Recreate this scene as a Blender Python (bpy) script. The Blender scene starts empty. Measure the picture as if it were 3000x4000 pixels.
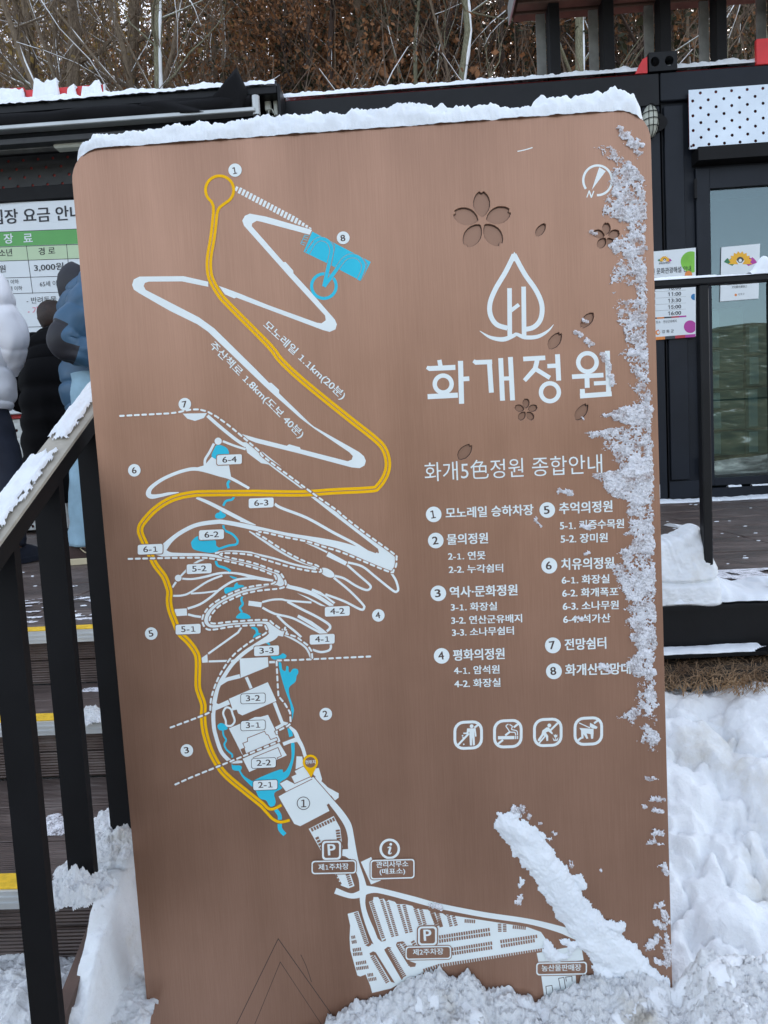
import bpy, bmesh, math, random
import numpy as np
from mathutils import Vector, Matrix, noise as mnoise
from mathutils.geometry import tessellate_polygon

SC = bpy.context.scene
COL = SC.collection
rad = math.radians

# ------------------------------------------------------------------ camera
EYE = np.array([0.0, 0.0, 1.6]); FPX = 2774.0; CX, CY = 1500.0, 2000.0
YAW, PITCH, ROLL = rad(2.35), rad(4.65), rad(-3.1)
_fw = np.array([-math.sin(YAW)*math.cos(PITCH), math.cos(YAW)*math.cos(PITCH), -math.sin(PITCH)])
_rt0 = np.array([math.cos(YAW), math.sin(YAW), 0.0]); _up0 = np.cross(_rt0, _fw)
_rt = math.cos(ROLL)*_rt0 + math.sin(ROLL)*_up0
_up = -math.sin(ROLL)*_rt0 + math.cos(ROLL)*_up0
cam_d = bpy.data.cameras.new("camera"); cam = bpy.data.objects.new("camera", cam_d); COL.objects.link(cam)
cam_d.sensor_fit = 'VERTICAL'; cam_d.sensor_height = 34.6; cam_d.lens = 34.6*FPX/4000.0
cam_d.clip_start = 0.05; cam_d.clip_end = 900
cam.matrix_world = Matrix(((_rt[0], _up[0], -_fw[0], 0), (_rt[1], _up[1], -_fw[1], 0), (_rt[2], _up[2], -_fw[2], 1.6), (0, 0, 0, 1)))
cam_d.dof.use_dof = False
SC.camera = cam

# ------------------------------------------------------------------ world, sun, exposure
SUN_EL, SUN_AZ = 30.0, 24.0          # behind the cabins, a little to the right; azimuth from +Y towards +X
world = bpy.data.worlds.new("World"); SC.world = world; world.use_nodes = True
wn = world.node_tree; wn.nodes.clear()
w_out = wn.nodes.new('ShaderNodeOutputWorld'); w_bg = wn.nodes.new('ShaderNodeBackground')
sky = wn.nodes.new('ShaderNodeTexSky'); sky.sky_type = 'NISHITA'; sky.sun_disc = False
sky.sun_elevation = rad(SUN_EL); sky.sun_rotation = rad(SUN_AZ)
sky.air_density = 1.0; sky.dust_density = 1.6; sky.ozone_density = 1.0
hs = wn.nodes.new('ShaderNodeHueSaturation'); hs.inputs['Saturation'].default_value = 0.50
wn.links.new(sky.outputs[0], hs.inputs['Color']); wn.links.new(hs.outputs[0], w_bg.inputs['Color'])
w_bg.inputs['Strength'].default_value = 0.15
wn.links.new(w_bg.outputs[0], w_out.inputs[0])
sun_d = bpy.data.lights.new("sun", 'SUN'); sun = bpy.data.objects.new("sun", sun_d); COL.objects.link(sun)
sun_d.energy = 4.0; sun_d.angle = rad(0.5); sun_d.color = (1.0, 0.93, 0.82)
_sd = Vector((math.sin(rad(SUN_AZ))*math.cos(rad(SUN_EL)), math.cos(rad(SUN_AZ))*math.cos(rad(SUN_EL)), math.sin(rad(SUN_EL))))
sun.rotation_euler = _sd.to_track_quat('Z', 'Y').to_euler(); sun.location = (0, 0, 20)
SC.view_settings.view_transform = 'Standard'; SC.view_settings.look = 'None'
SC.view_settings.gamma = 1.0; SC.view_settings.use_curve_mapping = False
SC.view_settings.exposure = 1.72
SC.cycles.max_bounces = 6; SC.cycles.transparent_max_bounces = 8

# ------------------------------------------------------------------ measuring: a sight line met with a real plane
def _ray(x, y):
    return _rt*((x-CX)/FPX) - _up*((y-CY)/FPX) + _fw
def on_y(x, y, Y): d = _ray(x, y); return EYE + d*(Y/d[1])
def on_z(x, y, Z): d = _ray(x, y); return EYE + d*((Z-1.6)/d[2])
def on_x(x, y, X): d = _ray(x, y); return EYE + d*(X/d[0])
def crop(ox, oy, s):
    return lambda *p: [(ox+a*s, oy+b*s) for a, b in p]

# ------------------------------------------------------------------ materials
def _mat(name):
    m = bpy.data.materials.new(name); m.use_nodes = True
    nt = m.node_tree; b = nt.nodes['Principled BSDF']
    return m, nt, b
def _coord(nt, scale=(1, 1, 1), rot=(0, 0, 0)):
    tc = nt.nodes.new('ShaderNodeTexCoord'); mp = nt.nodes.new('ShaderNodeMapping')
    mp.inputs['Scale'].default_value = scale; mp.inputs['Rotation'].default_value = rot
    nt.links.new(tc.outputs['Object'], mp.inputs[0]); return mp.outputs[0]
def _noise(nt, vec, scale, detail=4, rough=.55):
    n = nt.nodes.new('ShaderNodeTexNoise'); n.inputs['Scale'].default_value = scale
    n.inputs['Detail'].default_value = detail; n.inputs['Roughness'].default_value = rough
    nt.links.new(vec, n.inputs['Vector']); return n.outputs['Fac']
def _ramp(nt, fac, stops):
    r = nt.nodes.new('ShaderNodeValToRGB'); e = r.color_ramp.elements
    while len(e) < len(stops): e.new(.5)
    for i, (p, c) in enumerate(stops): e[i].position = p; e[i].color = (*c, 1)
    nt.links.new(fac, r.inputs[0]); return r.outputs[0]
def _bump(nt, b, h, strength=.3, dist=.01):
    n = nt.nodes.new('ShaderNodeBump'); n.inputs['Strength'].default_value = strength
    n.inputs['Distance'].default_value = dist
    nt.links.new(h, n.inputs['Height']); nt.links.new(n.outputs[0], b.inputs['Normal'])
def _mul(nt, a, c, op='MULTIPLY'):
    m = nt.nodes.new('ShaderNodeMath'); m.operation = op; nt.links.new(a, m.inputs[0])
    if isinstance(c, (int, float)): m.inputs[1].default_value = c
    else: nt.links.new(c, m.inputs[1])
    return m.outputs[0]
def plain(name, col, rough=.6, metal=0.0, vary=.15, scale=8, bump=.0, bscale=60, spec=.5):
    m, nt, b = _mat(name); v = _coord(nt)
    f = _noise(nt, v, scale, 5)
    lo = tuple(c*(1-vary) for c in col); hi = tuple(min(1, c*(1+vary)) for c in col)
    nt.links.new(_ramp(nt, f, [(.3, lo), (.7, hi)]), b.inputs['Base Color'])
    b.inputs['Roughness'].default_value = rough; b.inputs['Metallic'].default_value = metal
    b.inputs['Specular IOR Level'].default_value = spec
    if bump: _bump(nt, b, _noise(nt, v, bscale, 3), bump, .003)
    return m
def snow_mat(name, col=(.86, .9, .94), dirt=None, fine=350., strength=.5, sss=.15, dscale=9):
    m, nt, b = _mat(name); v = _coord(nt)
    f = _noise(nt, v, dscale, 6, .62)
    stops = [(.42, col), (.62, tuple(c*.97 for c in col))]
    if dirt: stops = [(.44, col), (.56, tuple(c*.93 for c in col)), (.72, dirt)]
    nt.links.new(_ramp(nt, f, stops), b.inputs['Base Color'])
    b.inputs['Roughness'].default_value = .75
    b.inputs['Specular IOR Level'].default_value = .25
    b.inputs['Subsurface Weight'].default_value = sss
    b.inputs['Subsurface Radius'].default_value = (.9, 1.0, 1.1); b.inputs['Subsurface Scale'].default_value = .01
    h = _mul(nt, _noise(nt, v, fine, 4, .7), _mul(nt, _noise(nt, v, fine*.18, 4, .6), 1.6), 'ADD')
    _bump(nt, b, h, strength, .006)
    return m
def metal_board():
    m, nt, b = _mat("brushed_copper_brown_metal")
    v = _coord(nt, (420, 420, 5)); streak = _noise(nt, v, 2.6, 4, .6)
    v2 = _coord(nt, (9, 9, 1.1)); broad = _noise(nt, v2, 1.0, 3, .5)
    v3 = _coord(nt); blot = _noise(nt, v3, 3.5, 5, .6)
    s = _mul(nt, _mul(nt, streak, .30), _mul(nt, _mul(nt, broad, .38), _mul(nt, blot, .32), 'ADD'), 'ADD')
    nt.links.new(_ramp(nt, s, [(.32, (.27, .146, .094)), (.50, (.355, .198, .130)), (.70, (.45, .258, .176))]), b.inputs['Base Color'])
    b.inputs['Metallic'].default_value = .52
    nt.links.new(_mul(nt, _mul(nt, blot, .18), .27, 'ADD'), b.inputs['Roughness'])
    _bump(nt, b, streak, .12, .0006)
    return m
def deck_mat():
    m, nt, b = _mat("grooved_brown_decking")
    v = _coord(nt, (1.2, 30, 30)); f = _noise(nt, v, 3, 6, .65)
    v2 = _coord(nt); g = _noise(nt, v2, 5, 5, .6)
    s = _mul(nt, _mul(nt, f, .5), _mul(nt, g, .55), 'ADD')
    nt.links.new(_ramp(nt, s, [(.36, (.045, .030, .024)), (.54, (.115, .080, .066)), (.72, (.25, .21, .19))]), b.inputs['Base Color'])
    wv = nt.nodes.new('ShaderNodeTexWave'); wv.bands_direction = 'Z'; wv.inputs['Scale'].default_value = 42
    nt.links.new(_coord(nt, (1, 1, 1), (0, 0, 0)), wv.inputs['Vector'])
    wv2 = nt.nodes.new('ShaderNodeTexWave'); wv2.bands_direction = 'Y'; wv2.inputs['Scale'].default_value = 42
    nt.links.new(_coord(nt), wv2.inputs['Vector'])
    gm = nt.nodes.new('ShaderNodeNewGeometry'); sx = nt.nodes.new('ShaderNodeSeparateXYZ')
    nt.links.new(gm.outputs['True Normal'], sx.inputs[0])
    up = _mul(nt, sx.outputs['Z'], .5, 'GREATER_THAN')
    mx = nt.nodes.new('ShaderNodeMix'); nt.links.new(up, mx.inputs[0]); nt.links.new(wv.outputs['Fac'], mx.inputs[2]); nt.links.new(wv2.outputs['Fac'], mx.inputs[3])
    _bump(nt, b, mx.outputs[0], .8, .004)
    nt.links.new(_ramp(nt, g, [(.4, (.3, .3, .3)), (.65, (.65, .65, .65))]), b.inputs['Roughness'])
    return m
def bark(name, lo, hi, sc=6):
    m, nt, b = _mat(name)
    f = _noise(nt, _coord(nt, (14, 14, 2.5)), sc, 6, .7)
    nt.links.new(_ramp(nt, f, [(.35, lo), (.65, hi)]), b.inputs['Base Color'])
    b.inputs['Roughness'].default_value = .9; _bump(nt, b, f, .6, .02); return m
def leafy(name, lo, hi):
    m, nt, b = _mat(name)
    f = _noise(nt, _coord(nt), 6.0, 3, .7)
    nt.links.new(_ramp(nt, f, [(.35, lo), (.65, hi)]), b.inputs['Base Color'])
    b.inputs['Roughness'].default_value = .7
    tr = nt.nodes.new('ShaderNodeBsdfTranslucent'); ms = nt.nodes.new('ShaderNodeMixShader'); ms.inputs[0].default_value = .4
    nt.links.new(_ramp(nt, f, [(.35, lo), (.65, hi)]), tr.inputs[0])
    out = nt.nodes['Material Output']; nt.links.new(b.outputs[0], ms.inputs[1]); nt.links.new(tr.outputs[0], ms.inputs[2]); nt.links.new(ms.outputs[0], out.inputs[0])
    return m
def glass_mat():
    m, nt, b = _mat("door_glass"); nt.nodes.remove(b)
    g = nt.nodes.new('ShaderNodeBsdfGlossy'); g.inputs['Roughness'].default_value = .012; g.inputs['Color'].default_value = (.60, .72, .76, 1)
    t = nt.nodes.new('ShaderNodeBsdfTransparent'); t.inputs['Color'].default_value = (.55, .66, .64, 1)
    ms = nt.nodes.new('ShaderNodeMixShader'); ms.inputs[0].default_value = .135
    nt.links.new(t.outputs[0], ms.inputs[1]); nt.links.new(g.outputs[0], ms.inputs[2])
    nt.links.new(ms.outputs[0], nt.nodes['Material Output'].inputs[0]); return m

M = dict(
 board=metal_board(), deck=deck_mat(), glass=glass_mat(),
 white=plain("white_print", (.83, .89, .88), .6, vary=.04, spec=.2), yellow=plain("yellow_print", (.96, .52, .004), .6, vary=.05, spec=.15),
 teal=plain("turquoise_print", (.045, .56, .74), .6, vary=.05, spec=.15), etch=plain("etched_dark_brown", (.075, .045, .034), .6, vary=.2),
 snow=snow_mat("fresh_snow", dirt=(.82, .84, .86), fine=200, strength=.22), crust=snow_mat("frosty_snow", (.90, .90, .94), fine=420, strength=.5, sss=.1, dscale=60),
 slush=snow_mat("grainy_old_snow", (.88, .90, .91), dirt=(.62, .58, .50), fine=220, strength=.9, dscale=8),
 ground=snow_mat("trodden_snow", (.88, .91, .93), dirt=(.66, .64, .58), fine=110, strength=.55, dscale=4.5),
 black=plain("black_painted_steel", (.005, .0055, .007), .42, vary=.3, bump=.15, bscale=45, spec=.25),
 blackm=plain("matt_black_steel", (.0055, .0055, .0065), .6, vary=.3, spec=.22),
 navy=plain("dark_blue_grey_cladding", (.0095, .0125, .019), .5, vary=.25, scale=2.5, bump=.08, bscale=30, spec=.25),
 galv=plain("galvanised_steel", (.42, .44, .44), .42, .6, vary=.12, scale=4),
 alu=plain("aluminium_trim", (.62, .65, .66), .4, .5, vary=.1), grey=plain("weathered_grey_steel", (.17, .17, .155), .6, vary=.3, scale=10),
 cap=plain("bare_handrail_top", (.40, .37, .31), .7, vary=.15, scale=25, bump=.3, bscale=120),
 panel=plain("bright_perforated_aluminium", (.60, .67, .74), .35, .35, vary=.1, scale=3),
 red=plain("red_container_paint", (.45, .02, .02), .5, vary=.25), redp=plain("red_painted_sheet", (.62, .03, .035), .5, vary=.15),
 poster=plain("white_poster", (.70, .75, .78), .5, vary=.02), fabric=plain("black_awning_fabric", (.005, .005, .006), .85, vary=.2, bump=.2, bscale=200, spec=.2),
 wood=plain("brown_eave_wood", (.085, .045, .028), .7, vary=.35, scale=5), brown=plain("brown_wood", (.10, .06, .045), .7, vary=.3),
 nylon_b=plain("blue_down_jacket", (.040, .105, .185), .5, vary=.12, scale=10, bump=.25, bscale=25), nylon_k=plain("black_down_jacket", (.0022, .0022, .003), .8, vary=.2, bump=.3, bscale=22, spec=.12),
 nylon_w=plain("white_down_jacket", (.86, .87, .92), .5, vary=.05, bump=.3, bscale=18), nylon_d=plain("charcoal_nylon", (.016, .016, .023), .6, vary=.2),
 denim=plain("pale_denim", (.27, .42, .52), .85, vary=.18, scale=9, bump=.2, bscale=300), greycl=plain("light_grey_cloth", (.40, .40, .42), .85, vary=.1),
 darkcl=plain("dark_navy_cloth", (.012, .016, .03), .85, vary=.2), skin=plain("skin", (.52, .33, .25), .55, vary=.06),
 hair=plain("dark_brown_hair", (.025, .012, .008), .6, vary=.4, scale=40, bump=.6, bscale=160), shoe=plain("brown_suede", (.045, .025, .02), .8, vary=.2),
 sole=plain("cream_rubber", (.62, .54, .36), .7, vary=.08), dark=plain("dark_interior", (.012, .012, .013), .8, vary=.2, spec=.2),
 carton=plain("grey_green_carton", (.22, .27, .23), .8, vary=.1), lampg=plain("frosted_lamp_glass", (.52, .54, .47), .3, vary=.08),
 dgrass=leafy("dead_grass", (.20, .12, .065), (.52, .35, .20)), dirt=plain("dark_soil", (.03, .022, .014), .95, vary=.5, scale=20, bump=.5),
 litter=plain("leaf_litter_hillside", (.075, .048, .032), .95, vary=.6, scale=1.2, bump=.6, bscale=4),
 oliveg=plain("dry_grass_bank", (.12, .14, .05), .95, vary=.5, scale=.8, bump=.6, bscale=3),
 bark_pale=bark("pale_green_bark", (.10, .10, .06), (.30, .29, .20)), bark_grey=bark("grey_brown_bark", (.09, .066, .046), (.25, .19, .13)),
 bark_pine=bark("dark_pine_bark", (.028, .018, .014), (.085, .055, .042)), oak=leafy("russet_oak_leaves", (.15, .065, .028), (.42, .20, .085)),
 twig=plain("twig_brown", (.15, .11, .08), .9, vary=.3), yleaf=leafy("yellow_brown_leaves", (.18, .12, .04), (.44, .31, .11)),
 needle=leafy("pine_needles", (.022, .026, .012), (.06, .06, .03)),
 ink=plain("black_ink", (.02, .022, .028), .6, vary=.05), green=plain("green_print", (.10, .36, .09), .5, vary=.04), pgreen=plain("pale_green_print", (.48, .62, .40), .5, vary=.03),
 lime=plain("lime_print", (.20, .52, .05), .5, vary=.25, scale=4), magenta=plain("magenta_print", (.42, .04, .30), .5, vary=.05), orange=plain("orange_print", (.72, .24, .05), .5, vary=.05),
 crimson=plain("crimson_print", (.45, .03, .05), .5, vary=.05), charcoal=plain("charcoal_print", (.035, .04, .05), .5, vary=.05), amber=plain("amber_print", (.80, .42, .02), .5, vary=.05),
 blue=plain("blue_print", (.01, .17, .40), .5, vary=.05), pink=plain("pink_print", (.70, .10, .20), .5, vary=.05), dgreen=plain("dark_green_print", (.03, .18, .07), .5, vary=.05),
)
_m = M['crust']; _nt = _m.node_tree; _b = _nt.nodes['Principled BSDF']      # thin frost lets the metal show through in places
_tr = _nt.nodes.new('ShaderNodeBsdfTransparent'); _mx = _nt.nodes.new('ShaderNodeMixShader')
_nt.links.new(_ramp(_nt, _mul(_nt, _mul(_nt, _noise(_nt, _coord(_nt), 260, 4, .7), .5), _mul(_nt, _noise(_nt, _coord(_nt), 45, 4, .6), .5), 'ADD'), [(.36, (.18, .18, .18)), (.54, (1, 1, 1))]), _mx.inputs[0])
_nt.links.new(_tr.outputs[0], _mx.inputs[1]); _nt.links.new(_b.outputs[0], _mx.inputs[2]); _nt.links.new(_mx.outputs[0], _nt.nodes['Material Output'].inputs[0])
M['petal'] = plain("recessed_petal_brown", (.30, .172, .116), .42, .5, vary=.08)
M['yellowgrip'] = plain("yellow_grit_strip", (.80, .50, .02), .8, vary=.2, scale=60, bump=.6, bscale=500)
M['redback'] = plain("red_backing_sheet", (.28, .03, .025), .6, vary=.3); M['grey2'] = plain("dull_dark_steel", (.022, .023, .024), .55, vary=.3)

# ------------------------------------------------------------------ mesh helpers
LAYER = [0]
def tag(o, label=None, cat=None, group=None, kind=None):
    if label: o['label'] = label
    if cat: o['category'] = cat
    if group: o['group'] = group
    if kind: o['kind'] = kind
    return o
def mesh_obj(name, verts, faces, mat, parent=None, smooth=False):
    me = bpy.data.meshes.new(name); me.from_pydata([tuple(v) for v in verts], [], faces)
    mats = mat if isinstance(mat, (list, tuple)) else [mat]
    for m in mats: me.materials.append(m)
    if smooth: me.polygons.foreach_set('use_smooth', [True]*len(me.polygons))
    me.update(); return link(name, me, parent)
def link(name, me, parent=None):
    o = bpy.data.objects.new(name, me); COL.objects.link(o)
    if parent: attach(o, parent)
    return o
def attach(o, parent):
    o.parent = parent
    base = parent
    while base.parent is not None: base = base.parent
    # only thing roots carry a location; parts sit at the origin with an inverse
    o.matrix_parent_inverse = Matrix.Translation(-base.location) if parent is base else Matrix.Identity(4)
def thing(name, loc, label=None, cat=None, group=None, kind=None):
    o = bpy.data.objects.new(name, None); COL.objects.link(o); o.location = Vector([float(c) for c in loc]); o.empty_display_size = .1
    return tag(o, label, cat, group, kind)
class MB:
    def __init__(s): s.v = []; s.f = []
    def box(s, x0, x1, y0, y1, z0, z1):
        b = len(s.v); s.v += [(x, y, z) for x in (x0, x1) for y in (y0, y1) for z in (z0, z1)]
        s.f += [tuple(b+i for i in q) for q in ((0, 1, 3, 2), (4, 6, 7, 5), (0, 4, 5, 1), (2, 3, 7, 6), (0, 2, 6, 4), (1, 5, 7, 3))]; return s
    def bbox(s, x0, x1, y0, y1, z0, z1, c=.004):   # box with chamfered edges
        b = len(s.v); X = (x0, x1); Y = (y0, y1); Z = (z0, z1); idx = {}
        for i in (0, 1):
            for j in (0, 1):
                for k in (0, 1):
                    sx, sy, sz = 1-2*i, 1-2*j, 1-2*k
                    for a in range(3):
                        p = [X[i]+sx*c, Y[j]+sy*c, Z[k]+sz*c]; p[a] = (X[i], Y[j], Z[k])[a]
                        idx[i, j, k, a] = len(s.v); s.v.append(tuple(p))
        def q(*t): s.f.append(tuple(idx[u] for u in t))
        for i in (0, 1): q((i, 0, 0, 0), (i, 0, 1, 0), (i, 1, 1, 0), (i, 1, 0, 0)); q((0, i, 0, 1), (1, i, 0, 1), (1, i, 1, 1), (0, i, 1, 1)); q((0, 0, i, 2), (0, 1, i, 2), (1, 1, i, 2), (1, 0, i, 2))
        for j in (0, 1):
            for k in (0, 1):
                q((0, j, k, 1), (1, j, k, 1), (1, j, k, 2), (0, j, k, 2)); q((j, 0, k, 0), (j, 1, k, 0), (j, 1, k, 2), (j, 0, k, 2)); q((j, k, 0, 0), (j, k, 1, 0), (j, k, 1, 1), (j, k, 0, 1))
        for i in (0, 1):
            for j in (0, 1):
                for k in (0, 1): q((i, j, k, 0), (i, j, k, 1), (i, j, k, 2))
        return s
    def hexa(s, pts):   # 8 corners: front quad then back quad
        b = len(s.v); s.v += [tuple(p) for p in pts]
        s.f += [tuple(b+i for i in q) for q in ((0, 1, 2, 3), (7, 6, 5, 4), (0, 4, 5, 1), (1, 5, 6, 2), (2, 6, 7, 3), (3, 7, 4, 0))]; return s
    def tube(s, pts, rads, n=8, caps=True):
        pts = [Vector([float(c) for c in p]) for p in pts]; k = len(pts)
        if not hasattr(rads, '__len__'): rads = [rads]*k
        b = len(s.v); ref = None
        for i, p in enumerate(pts):
            t = (pts[min(i+1, k-1)]-pts[max(i-1, 0)]); t = t.normalized() if t.length > 1e-9 else Vector((0, 0, 1))
            if ref is None: ref = Vector((0, 1, 0)) if abs(t.y) < .9 else Vector((1, 0, 0))
            u = t.cross(ref).normalized(); w = u.cross(t).normalized(); ref = w
            r = rads[i]; ru, rw = r if hasattr(r, '__len__') else (r, r)
            for j in range(n):
                a = 2*math.pi*j/n; q = p + u*(math.cos(a)*ru) + w*(math.sin(a)*rw); s.v.append((q.x, q.y, q.z))
        for i in range(k-1):
            for j in range(n):
                s.f.append((b+i*n+j, b+i*n+(j+1) % n, b+(i+1)*n+(j+1) % n, b+(i+1)*n+j))
        if caps: s.f.append(tuple(b+j for j in reversed(range(n)))); s.f.append(tuple(b+(k-1)*n+j for j in range(n)))
        return s
    def prism_y(s, poly, y0, y1):   # polygon in x,z pushed along y
        n = len(poly); b = len(s.v)
        s.v += [(x, y0, z) for x, z in poly]+[(x, y1, z) for x, z in poly]
        s.f.append(tuple(range(b, b+n))); s.f.append(tuple(range(b+2*n-1, b+n-1, -1)))
        for i in range(n): j = (i+1) % n; s.f.append((b+j, b+i, b+n+i, b+n+j))
        return s
    def build(s, name, mat, parent=None, smooth=False): return mesh_obj(name, s.v, s.f, mat, parent, smooth)

# value noise on arrays
_rs = np.random.RandomState(7); _tab = _rs.rand(256, 256)
def vnoise(x, y):
    xi = np.floor(x).astype(int); yi = np.floor(y).astype(int); fx = x-xi; fy = y-yi
    fx = fx*fx*(3-2*fx); fy = fy*fy*(3-2*fy)
    a = _tab[xi & 255, yi & 255]; b = _tab[(xi+1) & 255, yi & 255]; c = _tab[xi & 255, (yi+1) & 255]; d = _tab[(xi+1) & 255, (yi+1) & 255]
    return (a*(1-fx)+b*fx)*(1-fy)+(c*(1-fx)+d*fx)*fy
def fbm(x, y, o=5, g=.5, sx=0.):
    s = 0; a = 1; t = 0
    for i in range(o):
        s = s+a*vnoise(x*2**i+17.3*i+sx, y*2**i+9.1*i+sx*1.7); t += a; a *= g
    return s/t
def grid_obj(name, P, mask, mat, parent=None, smooth=True):
    """P: (n,m,3) points, mask (n,m) bool keeps vertices."""
    n, m = P.shape[:2]; idx = -np.ones((n, m), int)
    q = mask[:-1, :-1] & mask[1:, :-1] & mask[:-1, 1:] & mask[1:, 1:]
    used = np.zeros((n, m), bool)
    used[:-1, :-1] |= q; used[1:, :-1] |= q; used[:-1, 1:] |= q; used[1:, 1:] |= q
    idx[used] = np.arange(used.sum())
    V = P[used]; F = np.stack([idx[:-1, :-1][q], idx[1:, :-1][q], idx[1:, 1:][q], idx[:-1, 1:][q]], 1)
    me = bpy.data.meshes.new(name); me.vertices.add(len(V)); me.vertices.foreach_set('co', V.astype(np.float32).ravel())
    me.loops.add(F.size); me.loops.foreach_set('vertex_index', F.astype(np.int32).ravel())
    me.polygons.add(len(F)); me.polygons.foreach_set('loop_start', np.arange(0, F.size, 4, dtype=np.int32))
    me.polygons.foreach_set('use_smooth', np.full(len(F), smooth)); me.materials.append(mat); me.update(calc_edges=True); me.validate()
    return link(name, me, parent)

# text -> flat mesh in unit space
_txt_cache = {}
def text_mesh(s, bold=.02, font=None):
    k = (s, bold)
    if k in _txt_cache: return _txt_cache[k]
    c = bpy.data.curves.new("t", "FONT"); c.body = s; c.resolution_u = 3
    o = bpy.data.objects.new("t", c); COL.objects.link(o)
    me = bpy.data.meshes.new_from_object(o.evaluated_get(bpy.context.evaluated_depsgraph_get()))
    v = np.array([list(q.co)[:2] for q in me.vertices]); f = [tuple(p.vertices) for p in me.polygons]
    bpy.data.objects.remove(o); bpy.data.curves.remove(c); bpy.data.meshes.remove(me)
    if bold > .012:                          # heavier strokes: the glyphs laid over themselves, each a hair proud of the last
        V = []; F = []; b = bold*.62
        for i, (dx, dy) in enumerate(((-b, -b*.5), (b, -b*.5), (-b, b*.5), (b, b*.5), (0, 0))):
            F += [tuple(q+len(V) for q in p) for p in f]; V += [(x+dx, y+dy, i) for x, y in v]
        v = np.array(V); f = F
    else: v = np.column_stack([v, np.zeros(len(v))])
    _txt_cache[k] = (v, f); return v, f
def print_text(s, p0, p1, h, mat, Y, parent, name="lettering", bold=.02, lift=0.0, skew=0):
    """p0,p1: photo points of the lower ink corners; h ink height in photo pixels; printed on plane y=Y"""
    s = s.replace('1', '\U0001D7F7' if mat in (M['white'], M['etch']) else '\U0001D7E3')
    v, f = text_mesh(s, bold)
    a = on_y(*p0, Y); b = on_y(*p1, Y); mx, my = (p0[0]+p1[0])/2, (p0[1]+p1[1])/2
    L = math.hypot(p1[0]-p0[0], p1[1]-p0[1]) or 1
    nx, ny = (p1[1]-p0[1])/L, -(p1[0]-p0[0])/L
    c = on_y(mx+nx*h, my+ny*h, Y); m0 = on_y(mx, my, Y)
    ax = np.array([b[0]-a[0], b[2]-a[2]]); Lw = np.hypot(*ax); ax = ax/Lw; up = np.array([-ax[1], ax[0]])
    hh = np.hypot(c[0]-m0[0], c[2]-m0[2])
    x0, x1 = v[:, 0].min(), v[:, 0].max(); y0, y1 = v[:, 1].min(), v[:, 1].max()
    sx = Lw/(x1-x0); sz = hh/(y1-y0)
    q = [(a[0]+ax[0]*(x-x0)*sx+up[0]*(y-y0)*sz+skew*(y-y0)*sz, Y-lift-.00002*k, a[2]+ax[1]*(x-x0)*sx+up[1]*(y-y0)*sz) for x, y, k in v]
    return mesh_obj(name, q, f, mat, parent)

def smooth_pts(pts, closed=False, sub=5, extra=None):
    if len(pts[0]) == 2 and abs(pts[0][0]) > 5:      # drop points that all but coincide
        q = [pts[0]]
        for p in pts[1:]:
            if math.hypot(p[0]-q[-1][0], p[1]-q[-1][1]) > 3: q.append(p)
        pts = q
    n = len(pts); out = []
    rng = range(n) if closed else range(n-1)
    for i in rng:
        if closed: p0, p1, p2, p3 = pts[(i-1) % n], pts[i], pts[(i+1) % n], pts[(i+2) % n]
        else: p0, p1, p2, p3 = pts[max(i-1, 0)], pts[i], pts[i+1], pts[min(i+2, n-1)]
        for k in range(sub):
            t = k/sub
            out.append(tuple(.5*((2*b)+(-a+c)*t+(2*a-5*b+4*c-d)*t*t+(-a+3*b-3*c+d)*t**3) for a, b, c, d in zip(p0, p1, p2, p3)))
    if not closed: out.append(tuple(pts[-1]))
    return out
# ================================================================== GROUND AND SETTING
DZ = 1.12                      # deck surface
YD = 2.09                      # front edge of the deck
YW = 5.55                      # front wall of the cabins
rng = random.Random(11)
def sm(a, b, x): t = np.clip((x-a)/(b-a), 0, 1); return t*t*(3-2*t)

# far ground: snow in front, hillside with litter behind the cabins, bank across the yard
def terr(x, y):
    h = np.full_like(x, .32)
    h = np.where(y < -16, h+(-16-y)*.20*sm(-16, -30, y)*0+np.clip((-16-y)*.30, 0, 11), h)
    h = h+np.where(y > 7.2, np.clip((y-7.2)*.42, 0, 24), 0)
    return h+(fbm(x*.12, y*.12, 4)-.5)*np.where((y < -16) | (y > 8), 1.6, .05)
xs = np.concatenate([np.linspace(-420, -40, 20), np.linspace(-38, 38, 100), np.linspace(40, 420, 20)]); ys = np.concatenate([np.linspace(-420, -62, 16), np.linspace(-60, 62, 150), np.linspace(66, 420, 16)])
X, Y = np.meshgrid(xs, ys, indexing='ij'); Z = terr(X, Y)
mg, nt, b_ = _mat("yard_snow_and_banks")
co = _coord(nt); f = _noise(nt, co, .9, 6, .65)
sy = nt.nodes.new('ShaderNodeSeparateXYZ'); nt.links.new(co, sy.inputs[0])
bank = _mul(nt, _mul(nt, sy.outputs['Y'], -17.5, 'LESS_THAN'), 1.0)
hill = _mul(nt, sy.outputs['Y'], 7.0, 'GREATER_THAN')
c1 = _ramp(nt, f, [(.38, (.03, .028, .018)), (.52, (.075, .070, .042)), (.60, (.11, .10, .065)), (.67, (.40, .42, .43))])
c2 = _ramp(nt, f, [(.40, (.05, .032, .022)), (.60, (.12, .078, .05)), (.68, (.62, .64, .68))])
mxa = nt.nodes.new('ShaderNodeMix'); mxa.data_type = 'RGBA'; nt.links.new(bank, mxa.inputs[0]); nt.links.new(_ramp(nt, f, [(.40, (.10, .10, .10)), (.56, (.34, .35, .36)), (.70, (.75, .78, .80))]), mxa.inputs[6]); nt.links.new(c1, mxa.inputs[7])
mxb = nt.nodes.new('ShaderNodeMix'); mxb.data_type = 'RGBA'; nt.links.new(hill, mxb.inputs[0]); nt.links.new(mxa.outputs[2], mxb.inputs[6]); nt.links.new(c2, mxb.inputs[7])
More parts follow.
